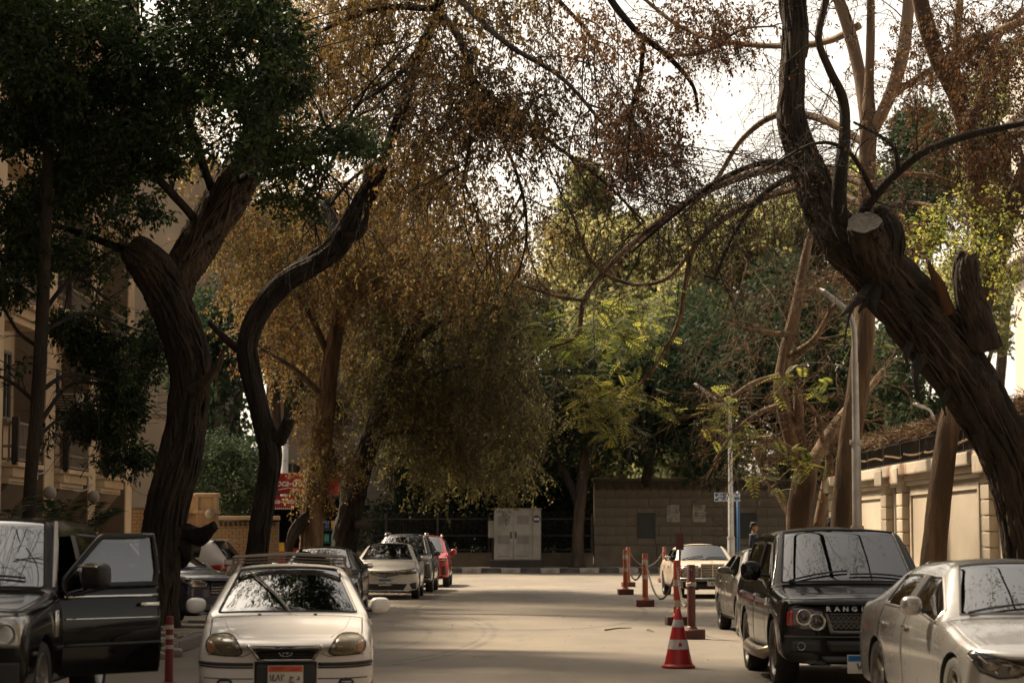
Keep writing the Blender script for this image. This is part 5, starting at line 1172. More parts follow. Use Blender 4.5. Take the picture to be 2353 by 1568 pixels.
def car_eclass(loc, rz):
    s = dict(SEDAN, L=4.92, W=1.86, H=1.468, wb=2.94, fo=.84, wr=.335, tw=.25, zb=.18, hf=.74, hr=.985, lc=1.42, wsl=2.22, lb=2.72, lsg=3.74, lrr=3.78, ld=4.42, zd=1.03, zdr=1.04, bf=.93, br=1.0, wt=.585, wbase=.735, corner=.34, mdim=(.095, .075, .085), mx=.10, mz=1.06, ml=.34, sub=3, handle_mat=M_chrome, rimstyle='five', rim=.24, sglass=M_tint, wglass=glassmat('bright_windscreen', (.3, .33, .32), boost=.16), seal_mat=pmat('bright_window_trim', (.22, .21, .2), .3, .6), archgap=.04)
    c = make_car('parked_car', 'silver saloon with dark side windows nearest on the right kerb', 'car', s, P_champ, loc, rz); b, r = c['bvh'], c['root']; y0 = -c['L'] / 2
    hl = [(-.87, .70), (-.84, .735), (-.62, .685), (-.42, .625), (-.40, .575), (-.50, .53), (-.66, .52), (-.80, .575)]
    for k, pl in enumerate((hl, flip(hl))):
        sg = -1 if k == 0 else 1; h = link('headlight', patch(b, 'front', pl, .012, .03, .04), r, pmat('dark_lamp', (.02, .02, .022), .08, coat=1)); trim(b, 'front', pl, .008, .01, True).build('lamp_seal', M_black, h)
        for x, z in ((.70, .625), (.53, .585)):
            p, n = project(b, 'front', sg * x, z, .02); m = MB(); ell(m, tuple(p), (.055, .02, .045), 1); m.build('projector_lens', pmat('projector', (.10, .08, .06), .08, .3, coat=1), h, smooth=True)
        for x in (.72, .55): trim(b, 'front', [(sg * (x + .08), .70 - (.72 - x) * .3), (sg * (x + .01), .64), (sg * (x - .05), .56)], .006, .022, smooth=1).build('light_strip', pmat('light_guide', (.5, .47, .42), .2), h)
    g = link('grille', patch(b, 'front', [(-.34, .66), (.34, .66), (.40, .50), (.30, .40), (-.30, .40), (-.40, .50)], .012, .03, .05), r, M_black); trim(b, 'front', [(-.34, .66), (.34, .66), (.40, .50), (.30, .40), (-.30, .40), (-.40, .50)], .014, .012, True).build('grille_surround', M_chrome, g); louvres(c, -.34, .34, .47, .58, 2, M_chrome, .012, parent=g)
    badge(c, 0, .53, .10, .10, 'star', off=.03)
    add_patch(c, 'lower_intake', 'front', [(-.75, .34), (.75, .34), (.68, .22), (-.68, .22)], M_black, .006, .02)
    for sd, fc in ((-1, 'left'), (1, 'right')):
        trim(b, fc, [(y0 + 1.35, .80), (y0 + 2.3, .845), (y0 + 3.4, .87), (y0 + 4.3, .90)], .007, -.005, smooth=1).build('side_crease', P_champ, r, smooth=True)
    wipers(c); return c

def car_l322(loc, rz):
    s = dict(SUV, L=4.97, W=1.96, H=1.87, wb=2.88, fo=.87, zb=.29, wr=.375, tw=.26, hf=1.02, hr=1.18, lc=1.62, wsl=2.20, lb=2.86, lsg=4.35, lrr=4.5, ld=4.82, zd=1.2, zdr=1.12, bf=1.13, br=1.17, wt=.80, wbase=.86, corner=.08, capround=.95, cladding=False, mdim=(.14, .08, .12), mx=.13, mz=1.28, ml=.46, redge=.05, rimstyle='five', rim=.27, wglass=glassmat('reflective_windscreen', (.3, .34, .33), boost=.22), handle_mat=M_chrome, seal=.016)
    dl = ('front', 'l')
    c = make_car('parked_car', 'black boxy SUV with its front door standing open', 'car', s, P_black, loc, rz, omit=('mirror_l',), doorless=dl); b, r = c['bvh'], c['root']; y0 = -c['L'] / 2; W2 = s['W'] / 2
    # the open door, hinged at the front edge
    ev, ix, st = build_cage(s); bm = bmesh.new(); bm.from_mesh(ev); bpy.data.meshes.remove(ev)
    hinge = Vector((W2 - .03, y0 + s['lc'] + .05, 0)); ang = R(-45)
    def piece(idx): 
        q = bm.copy(); q.faces.ensure_lookup_table(); bmesh.ops.delete(q, geom=[f for f in q.faces if f.material_index != idx or f.calc_center_median().x < 0], context='FACES')
        for v in q.verts: v.co -= hinge
        for f in q.faces: f.smooth = True; f.material_index = 0
        return q
    q = piece(5); edge = [v for v in q.verts if v.is_boundary]; bmesh.ops.solidify(q, geom=q.faces[:], thickness=.07); me = bpy.data.meshes.new('door'); bmesh.ops.recalc_face_normals(q, faces=q.faces); q.to_mesh(me); q.free()
    d = link('door', me, r, P_black); d['label'] = 'front door swung open'; d.location = hinge; d.rotation_euler = (0, 0, ang)
    q = piece(2); loop = []; adj = {}
    for e in q.edges:
        if e.is_boundary:
            for v in e.verts: adj.setdefault(v, []).append(e)
    v0 = next(iter(adj)); v = v0; prev = None; loop = [v]
    while True:
        e = next((e for e in adj[v] if e is not prev), None); v = e.other_vert(v); prev = e
        if v is v0: break
        loop.append(v)
    pts = [v.co.copy() for v in loop]; me = bpy.data.meshes.new('side_window'); q.to_mesh(me); q.free(); link('side_window', me, d, glassmat('door_glass', (.30, .33, .31), boost=.10))
    m = MB(); m.tube(pts[::3] + [pts[0]], .032, 6); m.build('window_frame', P_black, d, smooth=True)
    m = MB(); ell(m, (.17, .26, 1.30), (.165, .09, .125), .55); o = m.build('mirror', M_black, d, smooth=True); m = MB(); m.tube([(-.02, .28, 1.2), (.12, .28, 1.22)], .03, 6); m.build('mirror_foot', M_black, o); m = MB(); m.bbox((.17, .16, 1.39), (.28, .03, .02), .008); m.build('mirror_trim', M_chrome, o)
    lo, hi = y0 + s['lc'] + .08, y0 + s['lb'] - .10
    for z, rr, mt, nm in ((.66, .018, M_black, 'side_moulding'), (1.105, .016, M_chrome, 'belt_trim'), (.90, .008, M_chrome, 'crease_trim')):
        pl = [project(b, 'right', y, z, .006)[0] - hinge for y in np.linspace(lo, hi, 10)]; m = MB(); m.tube(pl, rr, 6); m.build(nm, mt, d, smooth=True)
    p = project(b, 'right', hi - .12, 1.02, .03)[0] - hinge; m = MB(); m.bbox(tuple(p), (.035, .22, .035), .014); m.build('handle', M_chrome, d, angle=40)
    # front face
    for k, sg in ((0, -1), (1, 1)):
        pl = [(sg * .92, .98), (sg * .50, .96), (sg * .50, .72), (sg * .90, .72)]; h = link('headlight', patch(b, 'front', pl, .012, .03, .05), r, M_lampin)
        ring_lamp(c, sg * .60, .84, .09, h); ring_lamp(c, sg * .79, .84, .09, h)
        fc = 'left' if sg < 0 else 'right'
        m = MB()
        for i in range(3): m.bbox((sg * (W2 + .002), y0 + 1.25 + i * .05, .88), (.02, .022, .24), .006)
        m.build('fender_vent', M_chrome, r, angle=40); trim(b, fc, [(y0 + .3, .66), (y0 + .45, .66)], .018, .004).build('side_moulding', M_black, r)
        trim(b, fc, [(y0 + 1.3, .66), (y0 + 1.62, .66)], .018, .004).build('side_moulding', M_black, r)
    g = link('grille', patch(b, 'front', rect(-.46, .72, .46, .97), .010, .02, .05), r, M_black); louvres(c, -.44, .44, .74, .96, 4, M_chrome, .014, parent=g)
    m = MB(); m.tube([(W2 - .10, y0 + s['lc'] + .02, 1.19), (W2 - .20, y0 + s['wsl'], 1.80)], .022, 6); m.build('pillar_trim', pmat('satin_pillar', (.30, .28, .26), .3, .6), r)
    add_patch(c, 'bumper', 'front', rect(-.9, .35, .9, .60), M_black, .02, .04)
    wipers(c); return c

def car_blacksedan(loc, rz):
    s = dict(SEDAN, sub=2, L=4.6, H=1.45, W=1.8, handle_mat=M_chrome, mirror_mat=M_chrome, mdim=(.10, .055, .06), mx=.09, mz=1.04, ml=.4, sglass=M_tint); c = make_car('parked_car', 'black saloon with chrome mirrors hidden behind the old white sedan', 'car', s, P_black, loc, rz)
    add_patch(c, 'headlight', 'front', [(-.82, .74), (-.78, .80), (-.45, .76), (-.42, .66), (-.74, .66)], M_lampin, .012, .02, both=True); g = add_patch(c, 'grille', 'front', [(-.36, .74), (.36, .74), (.30, .5), (-.30, .5)], M_black, .01, .02); louvres(c, -.33, .33, .52, .72, 4, M_chrome, .009, parent=g); return c
def car_blue(loc, rz):
    s = dict(SUV, sub=2, L=4.4, H=1.60, W=1.82, hf=.92, hr=1.06, bf=1.0, br=1.08, rimstyle='five', corner=.3, cladding=False); c = make_car('parked_car', 'navy blue crossover standing crosswise behind the twisted trunk', 'car', s, P_blue, loc, rz)
    hl = [(-.86, .84), (-.84, .92), (-.60, .87), (-.42, .82), (-.45, .74), (-.80, .74)]
    for pl in (hl, flip(hl)):
        h = link('headlight', patch(c['bvh'], 'front', pl, .012, .03, .05), c['root'], M_lampin); trim(c['bvh'], 'front', pl, .008, .01, True).build('lamp_seal', M_black, h)
    g = add_patch(c, 'grille', 'front', [(-.40, .84), (.40, .84), (.32, .60), (-.32, .60)], M_black, .01, .02); louvres(c, -.36, .36, .62, .82, 4, M_chrome, .009, parent=g); add_patch(c, 'lower_intake', 'front', rect(-.6, .32, .6, .46), M_black, .006, .02); return c
def car_whitesuv(loc, rz):
    s = dict(SUV, sub=2, L=4.4, H=1.62, W=1.82, lsg=3.75, lrr=3.95, ld=4.28, br=1.16, cladding=False, rimstyle='five'); c = make_car('parked_car', 'white hatchback SUV seen from its rear corner by the brick fence', 'car', s, P_pearl, loc, rz); b, r = c['bvh'], c['root']; y1 = c['L'] / 2
    for sg in (-1, 1):
        pl = [(sg * .88, 1.02), (sg * .60, .96), (sg * .62, .84), (sg * .89, .86)]; t = link('tail_light', patch(b, 'rear', pl, .014, .03, .04), r, M_red); link('reversing_lens', patch(b, 'rear', [(sg * .80, .97), (sg * .66, .94), (sg * .68, .89), (sg * .80, .90)], .02, .01, .03), t, M_lampin)
        fc = 'right' if sg > 0 else 'left'; link('tail_light', patch(b, fc, [(y1 - .12, 1.02), (y1 - .42, .98), (y1 - .34, .90), (y1 - .10, .86)], .012, .02, .04), r, M_red)
    m = MB(); m.add([(-.60, y1 - .50, 1.585), (.60, y1 - .50, 1.585), (.58, y1 - .20, 1.565), (-.58, y1 - .20, 1.565), (-.60, y1 - .50, 1.55), (.60, y1 - .50, 1.55), (.58, y1 - .20, 1.54), (-.58, y1 - .20, 1.54)], [(0, 1, 2, 3), (7, 6, 5, 4), (0, 4, 5, 1), (2, 6, 7, 3), (1, 5, 6, 2), (0, 3, 7, 4)]); sp = m.build('roof_spoiler', P_pearl, r)
    m = MB(); m.bbox((0, y1 - .19, 1.56), (.4, .02, .02), .005); m.build('brake_light', M_red, sp)
    return c
CARS = dict(accent=car_accent, corolla=car_corolla, greysuv=car_greysuv, redsuv=car_redsuv, w123=car_w123, taxi=car_taxi, rrsport=car_rrsport, eclass=car_eclass, l322=car_l322, blacksedan=car_blacksedan, blue=car_blue, whitesuv=car_whitesuv)
# ================================================================== vehicles in place (front bumper ground point, heading)
def front(vx, Z): return (PX(vx, Z), Z, 0)
CARS['accent'](front(662, 19.9), R(5))
CARS['corolla'](front(886, 56), R(0)); CARS['greysuv'](front(922, 62.5), R(-1)); CARS['redsuv'](front(968, 69), R(0))
CARS['w123'](front(1632, 57), R(3)); CARS['taxi']((4.62, 35.0, 0), R(1)); CARS['rrsport']((3.88, 23.4, 0), R(0)); CARS['eclass']((4.62, 17.2, 0), R(2.5))
CARS['l322']((-5.09, 18.2, 0), R(1)); CARS['blacksedan']((-3.98, 43.5, 0), R(1)); CARS['blue']((-5.0, 38.7, 0), R(56)); CARS['whitesuv']((-10.72, 50.6, 0), R(262))
# ================================================================== people
def skin_body(name, joints, edges, mat, parent, sub=2):
    me = bpy.data.meshes.new(name); me.from_pydata([j[0] for j in joints], edges, []); o = bpy.data.objects.new(name, me); col.objects.link(o)
    md = o.modifiers.new('k', 'SKIN'); md.use_smooth_shade = True
    for v, j in zip(me.skin_vertices[0].data, joints): v.radius = (j[1], j[2]); 
    me.skin_vertices[0].data[0].use_root = True
    s_ = o.modifiers.new('s', 'SUBSURF'); s_.levels = s_.render_levels = sub
    dg = bpy.context.evaluated_depsgraph_get(); ev = bpy.data.meshes.new_from_object(o.evaluated_get(dg)); bpy.data.objects.remove(o); return link(name, ev, parent, mat, True)
M_navy = pmat('navy_uniform', (.012, .017, .035), .85, var=.2, scale=10, bump=.2); M_skin = pmat('skin', (.32, .17, .10), .55, var=.08); M_hair = pmat('dark_hair', (.012, .010, .009), .8); M_cap = pmat('dark_cap', (.010, .011, .014), .8); M_shirt = pmat('pale_blue_collar', (.30, .36, .45), .8); M_yoke = pmat('brown_shoulder_yoke', (.05, .038, .03), .85)
def person(label, loc, rz, h=1.78):
    """standing man facing -Y locally, arms down, hands folded in front of the belt"""
    k = h / 1.78; t = thing('person', label, 'person', loc, rz)
    J = [((0, 0, .95), .17, .12), ((0, 0, 1.12), .165, .115), ((0, -.005, 1.30), .19, .125), ((0, .0, 1.43), .16, .10), ((0, .005, 1.50), .07, .065),
         ((.10, 0, .86), .105, .10), ((.11, -.01, .50), .075, .075), ((.12, .02, .10), .052, .055), ((.13, -.11, .045), .045, .04),
         ((-.10, 0, .86), .105, .10), ((-.11, -.01, .50), .075, .075), ((-.12, .02, .10), .052, .055), ((-.13, -.11, .045), .045, .04),
         ((.20, .0, 1.41), .075, .075), ((.275, .03, 1.13), .055, .055), ((.15, -.15, .98), .042, .042), ((.06, -.19, .965), .036, .036),
         ((-.20, .0, 1.41), .075, .075), ((-.275, .03, 1.13), .055, .055), ((-.15, -.15, 1.0), .042, .042), ((-.05, -.19, .985), .036, .036)]
    E = [(0, 1), (1, 2), (2, 3), (3, 4), (0, 5), (5, 6), (6, 7), (7, 8), (0, 9), (9, 10), (10, 11), (11, 12), (3, 13), (13, 14), (14, 15), (15, 16), (3, 17), (17, 18), (18, 19), (19, 20)]
    J = [((p[0] * k, p[1] * k, p[2] * k), a * k, b * k) for p, a, b in J]
    body = skin_body('body', J, E, M_navy, t)
    m = MB(); ell(m, (0, -.012 * k, 1.655 * k), (.078 * k, .098 * k, .118 * k), .95, nu=18, nv=14); ell(m, (0, -.03 * k, 1.59 * k), (.058 * k, .07 * k, .055 * k), .9); m.tube([(0, .0, 1.47 * k), (0, -.005, 1.6 * k)], .055 * k, 10)
    m.add([(-.016 * k, -.10 * k, 1.632 * k), (.016 * k, -.10 * k, 1.632 * k), (0, -.135 * k, 1.636 * k), (0, -.105 * k, 1.685 * k)], [(0, 1, 2), (0, 2, 3), (1, 3, 2)])
    for s_ in (-1, 1): ell(m, (s_ * .080 * k, .0, 1.645 * k), (.012 * k, .022 * k, .034 * k), 1, nu=8, nv=6)
    hd = m.build('head', M_skin, t, smooth=True)
    m = MB()
    for s_ in (-1, 1): ell(m, (s_ * .032 * k, -.102 * k, 1.668 * k), (.013 * k, .008 * k, .007 * k), 1, nu=8, nv=6); m.box((s_ * .033 * k, -.106 * k, 1.688 * k), (.036 * k, .008, .007 * k))
    m.box((0, -.106 * k, 1.598 * k), (.045 * k, .008, .008 * k)); m.build('face_features', M_hair, hd)
    m = MB(); ell(m, (0, .018 * k, 1.665 * k), (.084 * k, .092 * k, .10 * k), .95); m.build('hair', M_hair, t, smooth=True)
    m = MB(); m.lathe([(.088 * k, 1.70 * k), (.093 * k, 1.72 * k), (.090 * k, 1.76 * k), (.07 * k, 1.785 * k), (.001, 1.795 * k)], 20, (0, 0, 0)); m.add([(-.07 * k, -.075 * k, 1.712 * k), (.07 * k, -.075 * k, 1.712 * k), (.055 * k, -.165 * k, 1.695 * k), (0, -.18 * k, 1.692 * k), (-.055 * k, -.165 * k, 1.695 * k), (-.07 * k, -.075 * k, 1.722 * k), (.07 * k, -.075 * k, 1.722 * k), (.055 * k, -.165 * k, 1.703 * k), (0, -.18 * k, 1.70 * k), (-.055 * k, -.165 * k, 1.703 * k)], [(0, 1, 2, 3, 4), (9, 8, 7, 6, 5), (0, 4, 9, 5), (4, 3, 8, 9), (3, 2, 7, 8), (2, 1, 6, 7)]); m.build('cap', M_cap, t, smooth=True)
    m = MB(); m.tube([(.055 * math.cos(a) * k, .055 * math.sin(a) * k - .005, (1.505 + .012 * math.sin(a)) * k) for a in np.linspace(0, 2 * math.pi, 16)], .014 * k, 6, caps=False); m.build('collar', M_shirt, t)
    # hands folded in front: palm, four unequal fingers, thumb
    for s_ in (1, -1):
        hz_ = (.962 if s_ > 0 else .985) * k; m = MB(); ell(m, (s_ * .045 * k, -.197 * k, hz_), (.045 * k, .018 * k, .038 * k), .8)
        for i, L_ in enumerate((.062, .07, .066, .052)): z = hz_ + (.026 - i * .018) * k; m.tube([(s_ * .01 * k, -.20 * k, z), (-s_ * L_ * .55 * k, -.215 * k, z - .004), (-s_ * L_ * k, -.205 * k, z - .012 * k)], [.0095 * k, .009 * k, .007 * k], 6)
        m.tube([(s_ * .06 * k, -.20 * k, hz_ + .025 * k), (s_ * .03 * k, -.225 * k, hz_ + .045 * k), (0, -.222 * k, hz_ + .05 * k)], [.012 * k, .010 * k, .008 * k], 6); m.build('hand', M_skin, t, smooth=True)
    m = MB()
    for s_ in (1, -1): ell(m, (s_ * .13 * k, -.05 * k, .045 * k), (.05 * k, .135 * k, .045 * k), .7)
    m.build('shoes', M_black, t, smooth=True)
    m = MB(); ell(m, (0, 0.005, 1.435 * k), (.215 * k, .115 * k, .055 * k), .8); m.build('yoke', M_yoke, t, smooth=True)
    return t
person('officer in navy jacket and dark cap looking right before the stone wall', (PX(1727, 58), 58, .22), R(70), 1.80)
person('capped man in navy standing half hidden behind the brown trunk', (PX(1905, 44), 44, .22), R(150), 1.82)
# ================================================================== trees
def leafmat(name, cols, rough=.5, trans=.4, tcol=1.6, spec=.4):
    m = bpy.data.materials.new(name); m.use_nodes = True; nt = m.node_tree; N, L = nt.nodes, nt.links; b = N['Principled BSDF']; b.inputs['Roughness'].default_value = rough; b.inputs['Specular IOR Level'].default_value = spec
    a = N.new('ShaderNodeAttribute'); a.attribute_name = 'tone'; cr = N.new('ShaderNodeValToRGB'); e = cr.color_ramp.elements
    while len(e) < len(cols): e.new(.5)
    for i, c in enumerate(cols): e[i].position = i / (len(cols) - 1); e[i].color = (*c, 1)
    L.new(a.outputs['Fac'], cr.inputs[0]); L.new(cr.outputs[0], b.inputs['Base Color'])
    t = N.new('ShaderNodeBsdfTranslucent'); mu = N.new('ShaderNodeMix'); mu.data_type = 'RGBA'; mu.blend_type = 'MULTIPLY'; mu.inputs[0].default_value = 1; L.new(cr.outputs[0], mu.inputs[6]); mu.inputs[7].default_value = (tcol, tcol * .96, tcol * .82, 1); mu.clamp_result = False; L.new(mu.outputs[2], t.inputs[0])
    ms = N.new('ShaderNodeMixShader'); ms.inputs[0].default_value = trans; L.new(b.outputs[0], ms.inputs[1]); L.new(t.outputs[0], ms.inputs[2]); L.new(ms.outputs[0], N['Material Output'].inputs[0]); return m
def barkmat(name, c, c2, st=3.5, sc=7, bump=1.0):
    m = pmat(name, c, .9, 0, .3, sc, c2=c2, stretch=(1, 1, 1 / st), bump=bump, bscale=sc * 4, spec=.25, c2lo=.42, c2hi=.6); bn = next(n_ for n_ in m.node_tree.nodes if n_.type == 'BUMP'); bn.inputs['Distance'].default_value = .05; return m
B_dark = barkmat('dark_furrowed_bark', (.046, .034, .024), (.024, .019, .015)); B_black = barkmat('blackened_bark', (.030, .024, .019), (.016, .013, .011)); B_tan = barkmat('tan_bark', (.165, .108, .066), (.075, .048, .031), 6, 9, .9); B_pale = barkmat('pale_bark', (.24, .175, .12), (.16, .11, .075), 2.5, 4, .35); B_mid = barkmat('mid_brown_bark', (.085, .062, .043), (.045, .034, .026))
B_red = barkmat('split_heartwood', (.16, .075, .035), (.08, .04, .022), 10, 8); B_cut = pmat('sawn_wood', (.034, .029, .024), .85, var=.35, scale=9, c2=(.035, .03, .025), bump=.3, bscale=20)

def spline(pts, n):
    """Catmull-Rom through rows of pts (k, d)"""
    p = np.asarray(pts, float); k = len(p); p = np.vstack([2 * p[0] - p[1], p, 2 * p[-1] - p[-2]]); out = []
    for u in np.linspace(0, k - 1, n):
        i = min(int(u), k - 2); t = u - i; a, b, c, d = p[i], p[i + 1], p[i + 2], p[i + 3]
        out.append(.5 * (2 * b + (c - a) * t + (2 * a - 5 * b + 4 * c - d) * t * t + (3 * b - a - 3 * c + d) * t ** 3))
    return np.array(out)
def vpath(rows):
    """rows (vx, vy, Z, r_px) -> rows (x, y, z, r)"""
    o = []
    for vx, vy, Z, r in rows: p = P(vx, vy, Z); o.append((p.x, p.y, p.z, r / pxm(Z)))
    return o
def trunk_mesh(name, rows, mat, parent, furrow=.10, freq=5.0, seg=44, res=.06, twist=.25, lumps=.12, flare=0, seed=0, cap=True, stretch=.14, ragged=0):
    q = spline(rows, 200); L_ = np.linalg.norm(np.diff(q[:, :3], axis=0), axis=1).sum(); n = max(8, int(L_ / res)); q = spline(rows, n); m = MB(); pts = [Vector(r[:3]) for r in q]; vs = []; up = None; s = 0; off = Vector((seed * 7.3, seed * 3.1, seed * 1.7))
    for i, p in enumerate(pts):
        t = (pts[min(i + 1, n - 1)] - pts[max(i - 1, 0)]).normalized()
        if up is None: up = Vector((0, 1, 0)) if abs(t.y) < .8 else Vector((1, 0, 0))
        a = t.cross(up).normalized(); b = a.cross(t).normalized(); up = b
        if i: s += (pts[i] - pts[i - 1]).length
        r = max(q[i, 3], .004); fl = 1 + flare * max(0, 1 - s / .8) ** 2
        for j in range(seg):
            th = 2 * math.pi * j / seg + twist * s; c, sn = math.cos(th), math.sin(th)
            v = Vector((c * r * freq, sn * r * freq, s * freq * stretch)) + off
            pl = min(1, abs(mnoise.noise(v)) * 3.6); pl2 = min(1, abs(mnoise.noise(v * 2.1 + Vector((5, 1, 2)))) * 3.2)
            lm = mnoise.noise(Vector((c * 1.3, sn * 1.3, s * 1.1)) + off) + .5 * mnoise.noise(Vector((c * 2.6, sn * 2.6, s * 3.0)) + off)
            rr = r * fl * (1 + lumps * lm + furrow * (pl - .7) + furrow * .5 * (pl2 - .7) + flare * .25 * max(0, 1 - s / .8) * math.cos(5 * th))
            an = 2 * math.pi * j / seg; vs.append(p + (a * math.cos(an) + b * math.sin(an)) * rr)
            if ragged and i >= n - 2: vs[-1] = vs[-1] + t * (ragged * r * (.9 * mnoise.noise(Vector((c * 2.2, sn * 2.2, 7)) + off) + .8 * mnoise.noise(Vector((c * 6, sn * 6, 3)) + off)))
    fs = [(i * seg + j, i * seg + (j + 1) % seg, (i + 1) * seg + (j + 1) % seg, (i + 1) * seg + j) for i in range(n - 1) for j in range(seg)]
    if cap: fs += [tuple(range(seg - 1, -1, -1)), tuple((n - 1) * seg + j for j in range(seg))]
    m.add(vs, fs); return m.build(name, mat, parent, smooth=True)

def bark_ridges(rows, n, parent, mat, rad=(.015, .04), span=(.12, .4), twist=.35, lift=.55, shred=.0):
    """long ropy ridges of bark lying along a trunk"""
    q = spline(rows, 160); m = MB(); ks = len(q)
    T = norm(np.gradient(q[:, :3], axis=0)); sm = np.concatenate([[0], np.cumsum(np.linalg.norm(np.diff(q[:, :3], axis=0), axis=1))])
    for k in range(n):
        i0 = int(rng.uniform(0, .92) * ks); i1 = min(ks - 1, i0 + int(rng.uniform(*span) * ks)); a0 = rng.uniform(0, 2 * math.pi); r0 = rng.uniform(*rad); tw = twist * rng.normal(1, .6); pts, rr = [], []
        if i1 - i0 < 6: continue
        for i in range(i0, i1 + 1, 3 if i1 - i0 > 15 else 2):
            t = Vector(T[i]); a = t.cross(Vector((0, 1, 0))).normalized(); b = a.cross(t).normalized(); u = (i - i0) / (i1 - i0); an = a0 + tw * (i - i0) * .02 + .06 * math.sin(sm[i] * 3.1 + k) + .10 * mnoise.noise(Vector((sm[i] * 5, k * 2.3, 9))); w = math.sin(math.pi * min(1, .06 + u * .97)) ** .6
            pts.append(Vector(q[i, :3]) + (a * math.cos(an) + b * math.sin(an)) * (q[i, 3] * .98 + r0 * (lift * w - .4) + shred * r0 * 3 * u * u)); rr.append(r0 * (.25 + .75 * w) * (1 + .75 * mnoise.noise(Vector((sm[i] * 9, k * 3.7, 1)))))
        if len(pts) > 2: m.tube(pts, rr, 4, caps=False)
    return m.build('bark_ridge', mat, parent, smooth=True)
def tubes_np(Pk, rad, n=3):
    """Pk (S,K,3), rad (S,K) -> vertices, quads"""
    S, K, _ = Pk.shape; T = np.gradient(Pk, axis=1); T /= np.linalg.norm(T, axis=2, keepdims=True) + 1e-9
    ref = np.where(np.abs(T[..., 2:3]) < .9, np.array([0, 0, 1.]), np.array([1., 0, 0])); A = np.cross(T, ref); A /= np.linalg.norm(A, axis=2, keepdims=True) + 1e-9; B = np.cross(A, T)
    an = np.arange(n) * 2 * np.pi / n
    V = Pk[:, :, None, :] + (A[:, :, None, :] * np.cos(an)[None, None, :, None] + B[:, :, None, :] * np.sin(an)[None, None, :, None]) * rad[:, :, None, None]
    idx = np.arange(S * K * n).reshape(S, K, n); nx = np.roll(idx, -1, axis=2)
    Q = np.stack([idx[:, :-1], nx[:, :-1], nx[:, 1:], idx[:, 1:]], -1).reshape(-1, 4); return V.reshape(-1, 3), Q
def quad_mesh(name, V, Q, tone=None, smooth=False):
    me = bpy.data.meshes.new(name); V = np.ascontiguousarray(V, dtype=np.float32); Q = np.ascontiguousarray(Q, dtype=np.int32); n = len(Q)
    me.vertices.add(len(V)); me.vertices.foreach_set('co', V.reshape(-1)); me.loops.add(n * 4); me.loops.foreach_set('vertex_index', Q.reshape(-1)); me.polygons.add(n); me.polygons.foreach_set('loop_start', np.arange(0, n * 4, 4, dtype=np.int32)); me.polygons.foreach_set('loop_total', np.full(n, 4, dtype=np.int32))
    if smooth: me.polygons.foreach_set('use_smooth', np.ones(n, bool))
    me.update(calc_edges=True)
    if tone is not None: a = me.attributes.new('tone', 'FLOAT', 'FACE'); a.data.foreach_set('value', np.clip(tone, 0, 1).astype(np.float32))
    return me
def norm(v): return v / (np.linalg.norm(v, axis=-1, keepdims=True) + 1e-9)
def leaves(pos, dirs, L_, W_, jit=.35, nrm=None):
    """diamond leaves at pos pointing along dirs"""
    n = len(pos); d = norm(dirs); l = L_ * rng.uniform(1 - jit, 1 + jit, (n, 1)); w = W_ * rng.uniform(1 - jit, 1 + jit, (n, 1))
    s = norm(np.cross(d, rng.normal(0, 1, (n, 3)))); u = np.cross(s, d)
    V = np.empty((n, 4, 3)); V[:, 0] = pos; V[:, 1] = pos + d * l * .45 + s * w * .5 + u * w * .12; V[:, 2] = pos + d * l - u * l * .08; V[:, 3] = pos + d * l * .45 - s * w * .5 + u * w * .12
    return V.reshape(-1, 3)
def children(Pk, m, lf=(.35, .65), ang=(.5, 1.1), K=7, wig=.25, grav=0., t0=.25, lens=None, up=0.):
    """m shoots from every polyline of Pk"""
    S, K0, _ = Pk.shape; idx = np.repeat(np.arange(S), m); t = rng.uniform(t0, 1, len(idx)) * (K0 - 1.001); i = t.astype(int); f = (t - i)[:, None]
    a, b = Pk[idx, i], Pk[idx, i + 1]; p = a + (b - a) * f; tan = norm(b - a); plen = np.linalg.norm(np.diff(Pk, axis=1), axis=2).sum(1)[idx] if lens is None else np.full(len(idx), lens)
    q = norm(np.cross(tan, rng.normal(0, 1, tan.shape))); al = rng.uniform(*ang, len(idx))[:, None]; d = tan * np.cos(al) + q * np.sin(al); d[:, 2] += up; d = norm(d)
    st = (plen * rng.uniform(*lf, len(idx)) / (K - 1))[:, None]; out = np.empty((len(idx), K, 3)); out[:, 0] = p; curve = rng.normal(0, wig * .6, d.shape)
    for k in range(1, K): d = norm(d + curve * .5 + rng.normal(0, wig, d.shape) * .6 + np.array([0, 0, -grav])); out[:, k] = out[:, k - 1] + d * st
    return out
def taper(S, K, r0, r1): return np.broadcast_to(np.linspace(r0, r1, K), (S, K)) * rng.uniform(.75, 1.25, (S, 1))
def blob_points(blobs, n, shell=.55):
    """points in ellipsoids given as (vx, vy, Z, rx_px, ry_px, depth_m[, weight, tone])"""
    w = np.array([b[3] * b[4] * (b[6] if len(b) > 6 else 1) for b in blobs], float); w /= w.sum(); k = rng.choice(len(blobs), n, p=w); d = norm(rng.normal(0, 1, (n, 3))); r = rng.uniform(0, 1, (n, 1)) ** shell
    C = np.array([P(*b[:3]) for b in blobs]); S = np.array([(b[3] / pxm(b[2]), b[5], b[4] / pxm(b[2])) for b in blobs]); tn = np.array([(b[7] if len(b) > 7 else .5) for b in blobs])
    return C[k] + d * r * S[k], d, tn[k]
